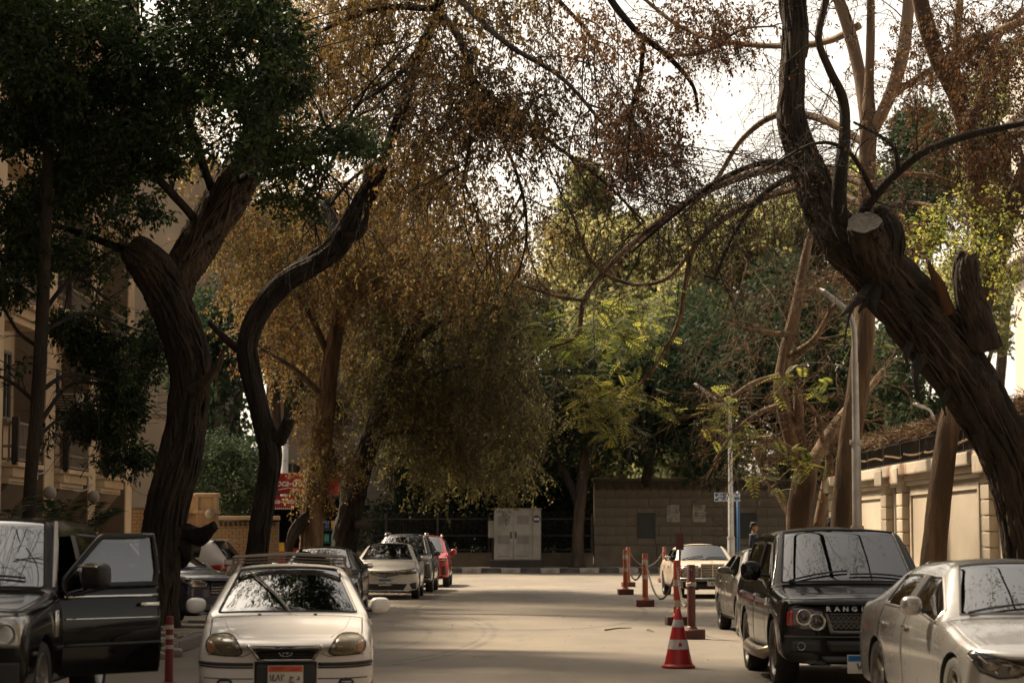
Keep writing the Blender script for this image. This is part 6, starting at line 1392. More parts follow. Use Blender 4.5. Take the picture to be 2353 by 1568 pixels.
def lobes(blobs, k=7, f=.42, reach=.78, seed=1):
    """break every blob into smaller lobes with gaps between them"""
    r_ = np.random.default_rng(seed); out = []
    for b in blobs:
        b = list(b) + [1, .5][len(b) - 6:] if len(b) < 8 else list(b)
        n = max(2, int(round(k * min(1.6, math.sqrt(b[3] * b[4]) / 110))))
        for _ in range(n):
            d = r_.normal(0, 1, 3); d = d / np.linalg.norm(d) * r_.uniform(.3, 1) ** .5 * reach; g = f * r_.uniform(.7, 1.35)
            out.append((b[0] + d[0] * b[3], b[1] + d[1] * b[4], b[2] + d[2] * b[5], b[3] * g * 1.15, b[4] * g * .8, b[5] * g, b[6], b[7] + r_.uniform(-.15, .15)))
    return out
def join(lst):
    V, Q, n = [], [], 0
    for v, q in lst: V.append(v); Q.append(q + n); n += len(v)
    return np.vstack(V), np.vstack(Q)
def leaf_quads(n): return np.arange(n * 4).reshape(n, 4)
def crown_clusters(name, blobs, nclust, per, crad, L_, W_, mat, parent, twigmat, spread=.25, droop=.0, shell=.5, twig=True, flat=1.0):
    """leaf clusters on short twigs"""
    c, d, tn = blob_points(blobs, nclust, shell); out = norm(d + rng.normal(0, .6, d.shape) + np.array([0, 0, -droop]))
    n = nclust * per; k = np.repeat(np.arange(nclust), per); t = rng.uniform(-.2, 1, (n, 1))
    pos = c[k] + out[k] * t * crad + rng.normal(0, crad * .35, (n, 3)) * np.array([1, 1, flat]); dirs = out[k] * .6 + rng.normal(0, .7, (n, 3)) + np.array([0, 0, -droop])
    V = leaves(pos, dirs, L_, W_); tone = tn[k] + rng.normal(0, spread, n) * .7 + rng.normal(0, spread, nclust)[k] * .7
    o = link(name, quad_mesh(name, V, leaf_quads(n), tone), parent, mat)
    if twig:
        st = c - out * crad * 1.2; Pk = np.stack([st + (out * crad * 2.0) * u + np.array([0, 0, -droop * .3]) * u * u for u in np.linspace(0, 1, 4)], 1); Pk = Pk[::2, ::3] if nclust > 2000 else Pk; V2, Q2 = tubes_np(Pk, taper(len(Pk), Pk.shape[1], .010, .004)); t_ = link('twigs', quad_mesh('twigs', V2, Q2), parent, twigmat); t_['kind'] = 'stuff'
    return o
def crown_weep(name, blobs, ns, per, length, L_, W_, mat, parent, twigmat, spread=.25, grav=.55, K=9, shell=.6, rt=.007, bare=.0, wig=.22, hang=.8):
    """hanging shoots with leaves along them"""
    c, d, tn = blob_points(blobs, ns, shell); dr = norm(d * np.array([1, 1, .4]) + rng.normal(0, .5, d.shape)); l = length * rng.uniform(.45, 1.35, (ns, 1)); st = l / (K - 1); Pk = np.empty((ns, K, 3)); Pk[:, 0] = c + np.array([0, 0, .35]) * l
    for k in range(1, K): dr = norm(dr + np.array([0, 0, -grav * .55]) + rng.normal(0, wig, dr.shape)); Pk[:, k] = Pk[:, k - 1] + dr * st
    V2, Q2 = tubes_np(Pk[:, ::2], taper(ns, (K + 1) // 2, rt, rt * .4)); t_ = link('twigs', quad_mesh('twigs', V2, Q2), parent, twigmat, False); t_['kind'] = 'stuff'
    keep = np.where(rng.uniform(0, 1, ns) >= bare)[0]; k = np.repeat(keep, per); n = len(k); t = rng.uniform(.1, 1, n) * (K - 1.001); i = t.astype(int); f = (t - i)[:, None]; pos = Pk[k, i] * (1 - f) + Pk[k, i + 1] * f + rng.normal(0, .035, (n, 3)); dirs = rng.normal(0, .6, (n, 3)) + np.array([0, 0, -hang])
    tone = tn[k] + rng.normal(0, spread, n) * .6 + rng.normal(0, spread, ns)[k] * .8
    return link(name, quad_mesh(name, leaves(pos, dirs, L_, W_), leaf_quads(n), tone), parent, mat)
def crown_fronds(name, blobs, nf, L_, mat, parent, twigmat, pairs=7, lw=.3, lr=.3, spread=.25, droop=.25, shell=.7):
    """flat feathery fronds: leaflets in pairs along a drooping rachis"""
    c, d, tn = blob_points(blobs, nf, shell); h = rng.normal(0, 1, (nf, 3)) * np.array([1, 1, .35]); h = norm(h); l = L_ * rng.uniform(.6, 1.3, (nf, 1)); K = pairs + 1
    Pk = np.stack([c + h * l * u + np.array([0, 0, -droop]) * l * u * u for u in np.linspace(0, 1, K)], 1); V2, Q2 = tubes_np(Pk, taper(nf, K, .006, .003)); link('twigs', quad_mesh('twigs', V2, Q2), parent, twigmat)['kind'] = 'stuff'
    side = norm(np.cross(h, np.array([0, 0, 1.]) + rng.normal(0, .25, (nf, 3)))); up = np.cross(side, h); pos, dirs, w = [], [], []
    for k in range(1, K):
        for sg in (-1, 1): pos.append(Pk[:, k]); dirs.append(side * sg + h * .45 - np.array([0, 0, .15])); w.append(np.full(nf, math.sin(math.pi * (k + .6) / (K + .6))))
    pos = np.vstack(pos); dirs = norm(np.vstack(dirs)); w = np.concatenate(w)[:, None]; n = len(pos); U = np.tile(up, (2 * pairs, 1)); s_ = norm(np.cross(dirs, U)); ll = np.tile(l, (2 * pairs, 1)) * lr * (.5 + .7 * w); V = np.empty((n, 4, 3)); V[:, 0] = pos; V[:, 1] = pos + dirs * ll * .5 + s_ * ll * lw * .5; V[:, 2] = pos + dirs * ll; V[:, 3] = pos + dirs * ll * .5 - s_ * ll * lw * .5
    return link(name, quad_mesh(name, V.reshape(-1, 3), leaf_quads(n), np.tile(tn + rng.normal(0, spread, nf), 2 * pairs) + rng.normal(0, .08, n)), parent, mat)
def limb(rows, mat, parent, name='limb', seg=10, res=.10, furrow=.05, lumps=.08, seed=0): return trunk_mesh(name, rows, mat, parent, furrow, 6, seg, res, .1, lumps, 0, seed, ragged=1.3 if ('stub' in name or 'dead' in name or 'splinter' in name or 'slab' in name) else 0)
def twigs_from(paths, parent, mat, spec, name='twigs', high=False):
    """paths: list of (k,3) arrays; spec: list of dicts for successive generations. Returns the last generation."""
    Pk = np.stack([spline(np.asarray(p)[:, :3], 16) for p in paths]); parts = []; last = Pk
    for s in spec:
        rr = s.pop('r'); nn = s.pop('n', 3); last = children(last, **s); last = last[last[:, :, 2].min(1) > 2.3]; last = last[(last[:, :, 2] - .27 * last[:, :, 1]).min(1) > 2.2] if high else last; parts.append(tubes_np(last, taper(len(last), last.shape[1], *rr), nn)); s['r'] = rr
    V, Q = join(parts); o = link(name, quad_mesh(name, V, Q, None, True), parent, mat); o['kind'] = 'stuff'; return last
def leaves_on(Pk, per, L_, W_, mat, parent, name='crown', spread=.3, tone=.5, hang=.4, t0=.3, off=.02):
    S, K, _ = Pk.shape; k = np.repeat(np.arange(S), per); n = len(k); t = rng.uniform(t0, 1, n) * (K - 1.001); i = t.astype(int); f = (t - i)[:, None]; pos = Pk[k, i] * (1 - f) + Pk[k, i + 1] * f + rng.normal(0, off, (n, 3)); dirs = rng.normal(0, .7, (n, 3)) + np.array([0, 0, -hang])
    return link(name, quad_mesh(name, leaves(pos, dirs, L_, W_), leaf_quads(n), tone + rng.normal(0, spread, n)), parent, mat)

G_ficus = leafmat('ficus_leaf', [(.010, .020, .009), (.018, .036, .013), (.030, .055, .018), (.065, .085, .024)], .5, .3, 1.7, .3)
G_rust = leafmat('rusty_dry_leaf', [(.046, .028, .014), (.098, .062, .027), (.15, .102, .042), (.25, .185, .07)], .75, .5, 2.2)
G_oliverust = leafmat('olive_and_rust_leaf', [(.085, .043, .018), (.125, .072, .027), (.098, .080, .034), (.155, .12, .05)], .7, .46, 1.9)
G_olive = leafmat('olive_leaf', [(.030, .030, .013), (.060, .062, .020), (.105, .10, .030), (.17, .15, .042)], .65, .4, 1.6)
G_goldolive = leafmat('golden_olive_leaf', [(.032, .030, .014), (.066, .060, .023), (.105, .094, .036), (.18, .155, .058)], .7, .42, 1.8)
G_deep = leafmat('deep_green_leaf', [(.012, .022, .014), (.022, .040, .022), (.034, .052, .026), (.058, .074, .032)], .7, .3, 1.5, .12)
G_hazy = leafmat('haze_pale_leaf', [(.05, .055, .033), (.10, .105, .055), (.17, .165, .08), (.26, .235, .11)], .75, .55, 2.5, .1)  # leaf colour lightened to stand in for haze over distant trees
G_lime = leafmat('lime_leaf', [(.045, .065, .016), (.085, .105, .024), (.16, .17, .04), (.27, .25, .065)], .6, .5, 2.3)
G_seed = leafmat('brown_seed_leaf', [(.035, .018, .010), (.075, .036, .017), (.12, .06, .026), (.17, .10, .04)], .8, .3, 1.5)

def tree(name, label, cat='tree', group=None, base=(0, 0, 0)): return thing(name, label, cat, (0, 0, 0), group=group)

# ---- A: twisted dark ficus by the left kerb
A = tree('ficus_tree', 'dark glossy leaved ficus with a twisted furrowed trunk behind the open door SUV')
tr = vpath([(362, 1478, 35.5, 48), (364, 1400, 35.5, 43), (367, 1300, 35.5, 44), (382, 1180, 35.5, 45), (414, 1050, 35.5, 46), (430, 950, 35.5, 44), (438, 870, 35.4, 43), (430, 800, 35.2, 45), (404, 730, 35, 45), (380, 670, 34.9, 46), (350, 620, 34.8, 45), (320, 585, 34.7, 38), (298, 568, 34.7, 32)])
trunk_mesh('trunk', tr, B_dark, A, .24, 9, 84, .045, .5, .10, .35, 1, stretch=.10)
bark_ridges(tr, 190, A, B_dark, (.015, .045), (.06, .28), .6)
lim = vpath([(395, 690, 35.2, 38), (425, 610, 35.2, 42), (475, 525, 35.3, 46), (530, 440, 35.4, 46), (580, 350, 35.5, 40), (610, 260, 35.6, 30), (640, 150, 35.6, 22), (650, 40, 35.6, 14)])
trunk_mesh('limb', lim, B_mid, A, .34, 9, 60, .05, .9, .10, 0, 2, stretch=.08)
bark_ridges(lim, 90, A, B_mid, (.014, .035), (.15, .5), 1.0, .9)
lq = spline(np.array(lim), 60)
for k in range(26):                                                   # ropes of aerial root climbing the limb
    a0 = rng.uniform(0, 6.28); i0, i1 = sorted(rng.choice(46, 2, replace=False)); i1 = max(i1, i0 + 14)
    pts = []
    for i in range(i0, min(i1, 56)):
        a = a0 + .05 * (i - i0) + .3 * math.sin(i * .4 + k); r = lq[i, 3] * 1.04; pts.append((lq[i, 0] + math.cos(a) * r * .85, lq[i, 1] - abs(math.sin(a)) * r, lq[i, 2] + math.cos(a) * r * .5))
    m = MB(); m.tube(pts, [rng.uniform(.012, .028)] * len(pts), 6); m.build('aerial_root', B_mid, A, smooth=True)
limb(vpath([(436, 895, 35.3, 20), (468, 878, 35.0, 15), (490, 856, 34.8, 11), (506, 830, 34.7, 8), (514, 802, 34.7, 3)]), B_mid, A, 'branch_stub', 20, .02, .3, .2)
limb(vpath([(395, 1240, 35.6, 24), (430, 1224, 35.5, 23), (458, 1230, 35.3, 20), (480, 1216, 35.1, 14), (494, 1205, 35.0, 10)]), B_black, A, 'dead_limb', 20, .03, .25, .2, 4)
limb(vpath([(402, 1240, 35.6, 24), (424, 1252, 35.5, 20), (428, 1275, 35.6, 14), (415, 1295, 35.7, 10)]), B_black, A, 'dead_limb', 20, .03, .25, .2, 5)
mainl = [lim[3:], vpath([(540, 420, 35.4, 13), (620, 380, 34, 10), (720, 350, 32, 9), (830, 340, 31, 5)]), vpath([(470, 530, 35.3, 12), (350, 400, 34.5, 9), (200, 300, 34, 9), (60, 240, 33, 5)]), vpath([(500, 480, 35.3, 11), (420, 250, 35, 9), (330, 80, 34, 8), (260, -60, 34, 6)]), vpath([(560, 380, 35.4, 18), (600, 200, 34, 10), (600, 60, 33, 7), (580, -80, 33, 5)]), vpath([(345, 600, 34.8, 12), (250, 560, 35, 9), (120, 520, 35, 6), (20, 560, 34, 4)])]
for p in mainl[1:]: limb(p, B_black, A, 'limb', 10, .08, .10, .15)
g1 = twigs_from(mainl, A, B_black, [dict(m=12, lf=(.3, .6), r=(.022, .008), K=6, t0=.15), dict(m=5, lf=(.3, .6), r=(.009, .004), grav=.1)])
FB = [(110, 60, 33, 210, 190, 2.6, 1.3), (330, 40, 34, 210, 170, 2.6, 1.2), (540, 60, 33, 150, 140, 2.2), (630, 150, 32, 92, 120, 1.5), (150, 300, 34, 210, 180, 2.6, 1.2), (380, 270, 34, 190, 150, 2.4, 1.1), (550, 280, 32.4, 130, 105, 1.7), (700, 325, 31.4, 120, 68, 1.3, 1.2, .6), (815, 340, 31, 74, 50, 1.0, 1.1, .65), (650, 415, 31.5, 105, 75, 1.2, 1.1, .55), (672, 482, 31.6, 58, 46, .9, 1), (130, 500, 35, 190, 140, 2.4, 1.1), (300, 450, 36, 120, 110, 1.8, .8), (50, 620, 34, 120, 90, 1.6), (240, 620, 36, 110, 60, 1.6, .8), (480, 190, 34, 130, 120, 2, 1), (100, -260, 33, 320, 250, 4, .5), (480, -260, 33, 260, 230, 4, .5), (720, -210, 31, 200, 165, 3.5, .6), (900, -270, 29, 190, 190, 4, .6), (620, -620, 30, 420, 260, 6, .6), (1010, -560, 28, 230, 190, 4, .9), (760, -330, 27, 260, 200, 3, .7)]
crown_clusters('crown', lobes(FB, 9, .36), 6700, 16, .20, .12, .053, G_ficus, A, B_black, .22, .25, .45)
# ---- E: slim tree before the apartment house
E_ = tree('ficus_tree', 'slim straight ficus before the tan balconies at the far left')
er = vpath([(66, 1200, 33, 16), (72, 1080, 33, 15), (88, 900, 33, 16), (98, 700, 33, 15), (108, 450, 33, 13), (112, 250, 33, 12), (116, 0, 33, 10), (118, -120, 33, 8)]); p0 = P(60, 1440, 33); er = [(p0.x, 33, .1, .12)] + er
trunk_mesh('trunk', er, B_dark, E_, .06, 8, 20, .08, .1, .05, .2, 6)
el = [vpath([(96, 720, 33, 6), (170, 640, 33.4, 5), (250, 690, 34, 3)]), vpath([(90, 900, 33, 6), (160, 860, 34, 5), (260, 880, 35.5, 3)]), vpath([(84, 980, 33, 6), (170, 880, 35, 4), (300, 900, 37, 3)]), vpath([(92, 800, 33, 5), (40, 760, 33, 4), (0, 690, 33, 3)]), vpath([(88, 930, 33, 5), (30, 880, 33, 4), (-10, 860, 33, 3)]), vpath([(98, 760, 33, 6), (200, 720, 35, 4), (320, 760, 37, 3)]), vpath([(78, 1010, 33, 5), (150, 960, 36, 4), (230, 1000, 38, 3)])]
for p in el: limb(p, B_black, E_, 'limb', 6, .1)
twigs_from(el, E_, B_black, [dict(m=9, lf=(.25, .5), r=(.010, .004), K=7, t0=.2), dict(m=4, lf=(.3, .6), r=(.005, .003))])
EB = [(250, 800, 36, 95, 85, 1.0, 1), (310, 900, 37, 75, 90, 1.0, 1.2), (240, 960, 37, 75, 70, .9, 1), (290, 1040, 37.5, 62, 60, .8, 1.2), (180, 740, 36, 100, 55, 1.2, .9), (335, 770, 37, 48, 100, .8, 1), (200, 1080, 37, 40, 34, .6, .35), (120, 1010, 35, 45, 40, .6, .25), (20, 860, 33, 30, 40, .5, .12)]
crown_clusters('crown', lobes(EB, 8, .45), 620, 22, .19, .105, .046, G_ficus, E_, B_black, .25, .25, .6)

# ---- B, C, D: drooping dry-leaved trees along the left row
B = tree('weeping_tree', 'dark leaning tree that bends over the row and lifts two broken stubs')
bt = vpath([(584, 1345, 50, 29), (592, 1262, 50, 25), (607, 1150, 50, 23), (622, 1060, 50, 23), (614, 1005, 50, 22), (594, 930, 50, 21), (574, 850, 50, 22), (568, 790, 50, 22), (588, 730, 50, 23), (640, 660, 50, 23), (715, 608, 50, 25), (768, 572, 49.8, 27), (800, 520, 49.6, 24), (838, 455, 49.4, 22), (868, 400, 49.2, 17), (876, 385, 49.2, 14)])
trunk_mesh('trunk', bt, B_black, B, .18, 9, 56, .05, .4, .12, .3, 11, stretch=.10)
bark_ridges(bt, 90, B, B_black, (.018, .045), (.08, .25), .5)
for i, r in enumerate(([(838, 455, 49.4, 14), (846, 410, 49.5, 13), (850, 380, 49.6, 11)], [(790, 540, 49.6, 16), (822, 540, 49.3, 11), (838, 505, 49.1, 9), (842, 470, 49, 7)], [(775, 540, 50.2, 15), (760, 500, 50.5, 13), (748, 472, 50.7, 12), (768, 462, 50.8, 8)], [(570, 800, 50, 13), (540, 795, 50, 11), (505, 765, 50, 8), (480, 740, 50, 5)], [(640, 1010, 50, 20), (655, 985, 49.8, 16), (662, 962, 49.6, 12)])): limb(vpath(r), B_black, B, 'branch_stub', 16, .05, .15, .12, i)
bl_ = [vpath([(868, 400, 49.2, 11), (905, 290, 48.5, 10), (955, 150, 48, 10), (1000, 40, 47, 11), (1030, -90, 46, 10)]), vpath([(1005, 20, 47, 9), (1055, 90, 46, 8), (1085, 190, 45.5, 6), (1078, 330, 45, 4), (1060, 430, 45, 3)]), vpath([(1000, 40, 47, 9), (950, 130, 46.5, 8), (890, 195, 46, 5), (810, 245, 46, 3)]), vpath([(1020, -40, 46, 9), (1150, 90, 44, 7), (1290, 180, 43, 5), (1390, 290, 42, 4), (1440, 340, 42, 3)]), vpath([(1080, 180, 45.5, 6), (1190, 270, 45, 5), (1290, 345, 44, 4), (1390, 420, 44, 3.5), (1480, 510, 43, 2.5)]), vpath([(1000, 20, 47, 9), (870, 20, 48, 7), (740, 70, 49, 5), (640, 130, 50, 4)]), vpath([(1030, -80, 46, 9), (1200, -60, 44, 7), (1320, 40, 43, 5), (1380, 120, 43, 4)]), vpath([(960, 150, 48, 6), (900, 330, 48, 5), (800, 420, 49, 4), (720, 520, 50, 3)]), vpath([(1085, 190, 45.5, 6), (1180, 380, 45, 4), (1210, 520, 45, 3), (1190, 640, 45, 2)])]
for i, p in enumerate(bl_): limb(p, B_black, B, 'limb', 8, .12, .06, .06, i)
bw = twigs_from(bl_, B, B_black, [dict(m=14, lf=(.25, .5), r=(.022, .008), K=6, t0=.1, grav=.12), dict(m=6, lf=(.35, .7), r=(.009, .004), grav=.3)])
BB = [(720, 60, 52, 130, 130, 3.5, 1.2, .62), (860, 40, 50, 130, 110, 3, 1.2, .62), (1000, 60, 48, 120, 120, 3, .7, .5), (1130, 60, 46, 110, 120, 2.5, .6, .45), (1230, 40, 45, 90, 90, 2.5, .35, .5), (800, 240, 53, 150, 150, 3.5, 1, .55), (950, 230, 50, 120, 150, 3, .9, .45), (1060, 260, 46, 100, 160, 2.5, .8, .25), (1160, 300, 45, 100, 130, 2.2, 1.0, .12), (1235, 330, 44.5, 55, 120, 1.6, 1.0, .1), (1120, 460, 45, 90, 120, 2, .5, .2), (1000, 430, 49, 110, 150, 3, .7, .35), (700, 260, 54, 90, 140, 3, .9, .6), (760, -250, 52, 260, 230, 5, .6, .6), (1040, -260, 47, 230, 210, 5, .6, .5), (1240, -240, 45, 150, 190, 4, .35, .5), (540, 80, 56, 130, 160, 3, .9, .6), (600, 330, 57, 110, 120, 3, .9, .55), (460, 300, 58, 100, 150, 2.5, .8, .5)]
crown_weep('crown', lobes(BB, 8, .45, .85, 66), 4800, 21, 1.25, .11, .047, G_rust, B, B_black, .24, .5, shell=.6, bare=.08, rt=.006)
hb = [(1440, 330, 42.5, 110, 120, 1.6, 1, .25), (1500, 420, 42.5, 90, 100, 1.4, .8, .2), (1400, 180, 43, 90, 90, 1.6, .35, .5), (1290, 160, 43.5, 70, 110, 1.6, .5, .4), (1320, 560, 44, 90, 110, 1.6, .25, .4)]
crown_weep('hanging_sprays', hb, 400, 18, .9, .085, .04, G_seed, B, B_black, .22, .5, rt=.006)

C_ = tree('weeping_tree', 'orange brown trunk in front of the kiosk with shaggy shoots')
ct_ = vpath([(712, 1330, 62, 28), (714, 1258, 62, 26), (722, 1150, 62, 25), (735, 1040, 62, 24), (748, 930, 62, 21), (758, 840, 62, 19), (775, 740, 62, 16), (800, 620, 62, 12), (830, 500, 62, 9)])
trunk_mesh('trunk', ct_, B_tan, C_, .15, 8, 40, .07, .2, .08, .25, 21)
bark_ridges(ct_, 60, C_, B_tan, (.015, .035), (.1, .35), .2)
limb(vpath([(722, 1175, 62, 15), (690, 1205, 61.7, 13), (668, 1240, 61.6, 11), (660, 1290, 61.6, 8)]), B_black, C_, 'burl', 22, .04, .3, .35)
cl_ = [vpath([(760, 830, 62, 9), (700, 700, 62, 7), (620, 600, 62, 5), (540, 560, 61, 3)]), vpath([(770, 760, 62, 9), (860, 640, 61, 7), (960, 560, 60, 5), (1060, 520, 58, 4)]), vpath([(750, 920, 62, 8), (680, 850, 61, 6), (600, 800, 61, 4)]), vpath([(800, 620, 62, 8), (760, 480, 62, 6), (680, 420, 61, 4), (600, 440, 61, 3)]), vpath([(825, 510, 62, 8), (900, 400, 61, 6), (1000, 360, 60, 4)])]
for i, p in enumerate(cl_): limb(p, B_mid, C_, 'limb', 8, .14, .06, .06, i)
twigs_from(cl_, C_, B_mid, [dict(m=10, lf=(.25, .5), r=(.02, .008), K=6, t0=.1, grav=.1), dict(m=5, lf=(.35, .7), r=(.008, .004), grav=.3)])
CB = [(560, 590, 60, 110, 130, 3, 1, .55), (690, 600, 62, 140, 160, 4, 1, .5), (850, 560, 61, 150, 160, 4, 1, .45), (1000, 600, 58, 120, 150, 3.5, 1, .5), (600, 740, 63, 90, 120, 3, .9, .35), (740, 760, 64, 120, 140, 3.5, 1, .42), (1090, 640, 56, 100, 130, 3, .8, .55), (1180, 600, 56, 80, 110, 2.5, .6, .75), (920, 420, 60, 120, 90, 3, .8, .55), (1230, 560, 58, 80, 70, 2.5, .6, .85)]
crown_weep('crown', lobes(CB, 10, .40, .9, 67), 3300, 22, 1.5, .118, .053, G_oliverust, C_, B_mid, .26, .5, shell=.55, bare=.1, rt=.007)
sh = [(735, 1000, 62, 40, 130, .5, 1, .5), (725, 1130, 62, 42, 70, .5, 1, .6), (770, 1080, 61.5, 50, 60, .8, .7, .6)]
crown_weep('trunk_shoots', sh, 420, 16, .8, .085, .042, G_oliverust, C_, B_mid, .3, .45, rt=.006)

D = tree('weeping_tree', 'thick dark trunk leaning right of the kiosk under olive drooping foliage')
dt_ = vpath([(776, 1335, 64, 30), (790, 1262, 64, 29), (800, 1190, 64, 28), (818, 1110, 64, 27), (840, 1040, 64, 24), (862, 980, 64, 21), (890, 900, 63, 17), (930, 800, 62, 14), (980, 700, 61, 10)])
trunk_mesh('trunk', dt_, B_black, D, .18, 8, 40, .07, .3, .12, .25, 31)
bark_ridges(dt_, 60, D, B_black, (.018, .04), (.1, .35), .3)
limb(vpath([(820, 1205, 63.8, 13), (846, 1202, 63.4, 10), (860, 1210, 63.2, 6)]), B_black, D, 'branch_stub', 14, .05, .15)
dl_ = [vpath([(870, 960, 64, 9), (960, 880, 63, 7), (1060, 840, 61, 5), (1130, 850, 60, 3)]), vpath([(900, 880, 63, 9), (860, 760, 64, 7), (800, 700, 65, 4)]), vpath([(940, 790, 62, 9), (1050, 720, 60, 7), (1150, 700, 58, 4)]), vpath([(850, 1010, 64, 8), (940, 990, 64, 6), (1030, 1000, 63, 4)]), vpath([(975, 710, 61, 7), (1040, 600, 59, 5), (1130, 560, 57, 3)])]
for i, p in enumerate(dl_): limb(p, B_black, D, 'limb', 8, .14, .06, .06, i)
twigs_from(dl_, D, B_mid, [dict(m=10, lf=(.25, .5), r=(.02, .008), K=6, t0=.1, grav=.15), dict(m=5, lf=(.35, .7), r=(.008, .004), grav=.35)])
DB = [(860, 860, 65, 120, 130, 3.5, .5, .45), (960, 780, 63, 120, 150, 3.5, 1, .35), (1080, 800, 61, 110, 150, 3, 1, .25), (1150, 760, 58, 70, 130, 2.5, .7, .3), (950, 950, 65, 120, 110, 3, .5, .6), (1060, 980, 64, 110, 110, 3, 1, .5), (1140, 940, 62, 90, 130, 3, 1, .4), (900, 1040, 66, 80, 60, 2.5, .15, .55), (1040, 1080, 65, 100, 70, 2.5, .9, .55), (1170, 1060, 64, 80, 90, 2.5, 1, .4), (1000, 1000, 66, 170, 150, 4, .6, .35)]
crown_weep('crown', lobes(DB, 13, .34, .95, 68), 2900, 22, 1.35, .118, .055, G_goldolive, D, B_mid, .28, .5, shell=.55, bare=.06, rt=.007)

# ---- F: thin tree at the fence and the dark wood behind the wall: every crown has its trunk
F_ = tree('pavement_tree', 'thin forked tree on the far pavement right of the cabinet')
ft = vpath([(1326, 1302, 100, 15), (1327, 1250, 100, 13), (1330, 1190, 100, 13), (1335, 1130, 100, 13), (1342, 1050, 100, 12), (1350, 960, 100, 10), (1355, 880, 100, 8)]); trunk_mesh('trunk', ft, B_mid, F_, .10, 5, 20, .12, .1, .08, .4, 41)
fl = [vpath([(1332, 1165, 100, 10), (1310, 1110, 100, 9), (1280, 1050, 100, 7), (1250, 980, 100, 5)]), vpath([(1345, 1020, 100, 7), (1390, 950, 99, 5), (1420, 880, 98, 3)])]
for p in fl: limb(p, B_black, F_, 'limb', 8, .2)
crown_clusters('crown', [(1270, 960, 100, 95, 110, 3), (1340, 880, 100, 100, 120, 3), (1230, 1070, 101, 60, 60, 2, .7), (1420, 960, 100, 60, 80, 2, .5)], 1100, 20, .42, .19, .10, G_deep, F_, B_black, .22, .2)
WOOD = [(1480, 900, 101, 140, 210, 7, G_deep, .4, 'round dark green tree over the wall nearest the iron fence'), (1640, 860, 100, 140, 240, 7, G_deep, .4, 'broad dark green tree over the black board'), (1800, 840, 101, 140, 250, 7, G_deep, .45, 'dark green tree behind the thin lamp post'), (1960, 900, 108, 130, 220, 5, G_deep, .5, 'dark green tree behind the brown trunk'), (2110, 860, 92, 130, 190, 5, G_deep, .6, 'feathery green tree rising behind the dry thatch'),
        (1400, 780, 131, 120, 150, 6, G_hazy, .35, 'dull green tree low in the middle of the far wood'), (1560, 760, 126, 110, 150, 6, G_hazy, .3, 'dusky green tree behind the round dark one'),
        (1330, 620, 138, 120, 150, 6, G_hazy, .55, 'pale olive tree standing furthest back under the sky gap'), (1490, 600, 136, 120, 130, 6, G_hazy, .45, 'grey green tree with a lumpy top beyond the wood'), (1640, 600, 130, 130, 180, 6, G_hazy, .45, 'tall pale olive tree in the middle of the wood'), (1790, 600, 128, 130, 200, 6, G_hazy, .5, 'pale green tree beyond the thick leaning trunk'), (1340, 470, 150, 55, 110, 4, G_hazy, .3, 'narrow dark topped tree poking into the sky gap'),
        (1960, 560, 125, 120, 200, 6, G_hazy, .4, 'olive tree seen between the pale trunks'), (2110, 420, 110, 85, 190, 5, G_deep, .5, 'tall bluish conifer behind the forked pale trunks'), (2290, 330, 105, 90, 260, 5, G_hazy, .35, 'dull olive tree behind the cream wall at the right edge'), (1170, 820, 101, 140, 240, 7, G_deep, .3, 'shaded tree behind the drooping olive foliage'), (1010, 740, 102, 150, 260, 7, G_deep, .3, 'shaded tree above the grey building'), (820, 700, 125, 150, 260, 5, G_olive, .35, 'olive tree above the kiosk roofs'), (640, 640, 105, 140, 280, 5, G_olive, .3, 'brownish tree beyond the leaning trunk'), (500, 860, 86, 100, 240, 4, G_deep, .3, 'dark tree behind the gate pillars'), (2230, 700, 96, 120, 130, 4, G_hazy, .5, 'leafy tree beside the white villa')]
for i, (vx, vy, Z, rx, ry, dz, mt, tn, lab) in enumerate(WOOD):
    t = tree('wood_tree', lab, group='trees beyond the walls'); b = P(vx, vy, Z); r = .28; top_ = b.z
    by = 106.5 if 95 < Z < 106 else b.y
    rows = [(b.x + .2, by, 0, r * 1.1), (b.x, by - .3 * (by - b.y), top_ * .35, r), (b.x + rng.uniform(-.4, .4), b.y, top_ * .7, r * .8), (b.x, b.y, top_ + ry / pxm(Z) * .5, r * .3)]
    trunk_mesh('trunk', rows, B_mid, t, .06, 4, 12, .3, .1, .08, .3, 50 + i)
    for k in range(4):
        a = k * 1.6 + i; limb([(b.x, b.y, top_ * .6, .12), (b.x + math.cos(a) * rx / pxm(Z) * .5, b.y + math.sin(a) * dz * .4, top_ * .9, .09), (b.x + math.cos(a) * rx / pxm(Z) * .8, b.y + math.sin(a) * dz * .7, top_ * 1.02, .04)], B_mid, t, 'limb', 6, .4)
    bl2 = [(vx, vy, Z, rx * .8, ry * .8, dz, 1, tn)]
    for k in range(9):
        a = rng.uniform(0, 6.28); q = rng.uniform(.5, .95); bl2.append((vx + math.cos(a) * rx * q * .8, vy + math.sin(a) * ry * q * .85, Z + rng.uniform(-dz, dz) * .6, rx * rng.uniform(.25, .45), ry * rng.uniform(.18, .32), dz * .5, 1.4, tn + rng.uniform(-.15, .2)))
    if vy > 650 and (Z > 106 or 90 < Z < 95): bl2 += [(vx + k * rx * .5, 1075, Z - 1, rx * .5, 90, dz * .5, 1.3, tn - .1) for k in (-1, 0, 1)]
    sz = .0023 * Z if Z > 100 else .0021 * Z
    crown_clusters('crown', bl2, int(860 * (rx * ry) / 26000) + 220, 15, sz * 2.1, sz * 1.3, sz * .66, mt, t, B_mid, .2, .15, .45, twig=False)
G_under = leafmat('undergrowth_leaf', [(.010, .017, .011), (.018, .030, .016), (.028, .042, .021), (.042, .054, .026)], .9, .15, 1.4, .03)
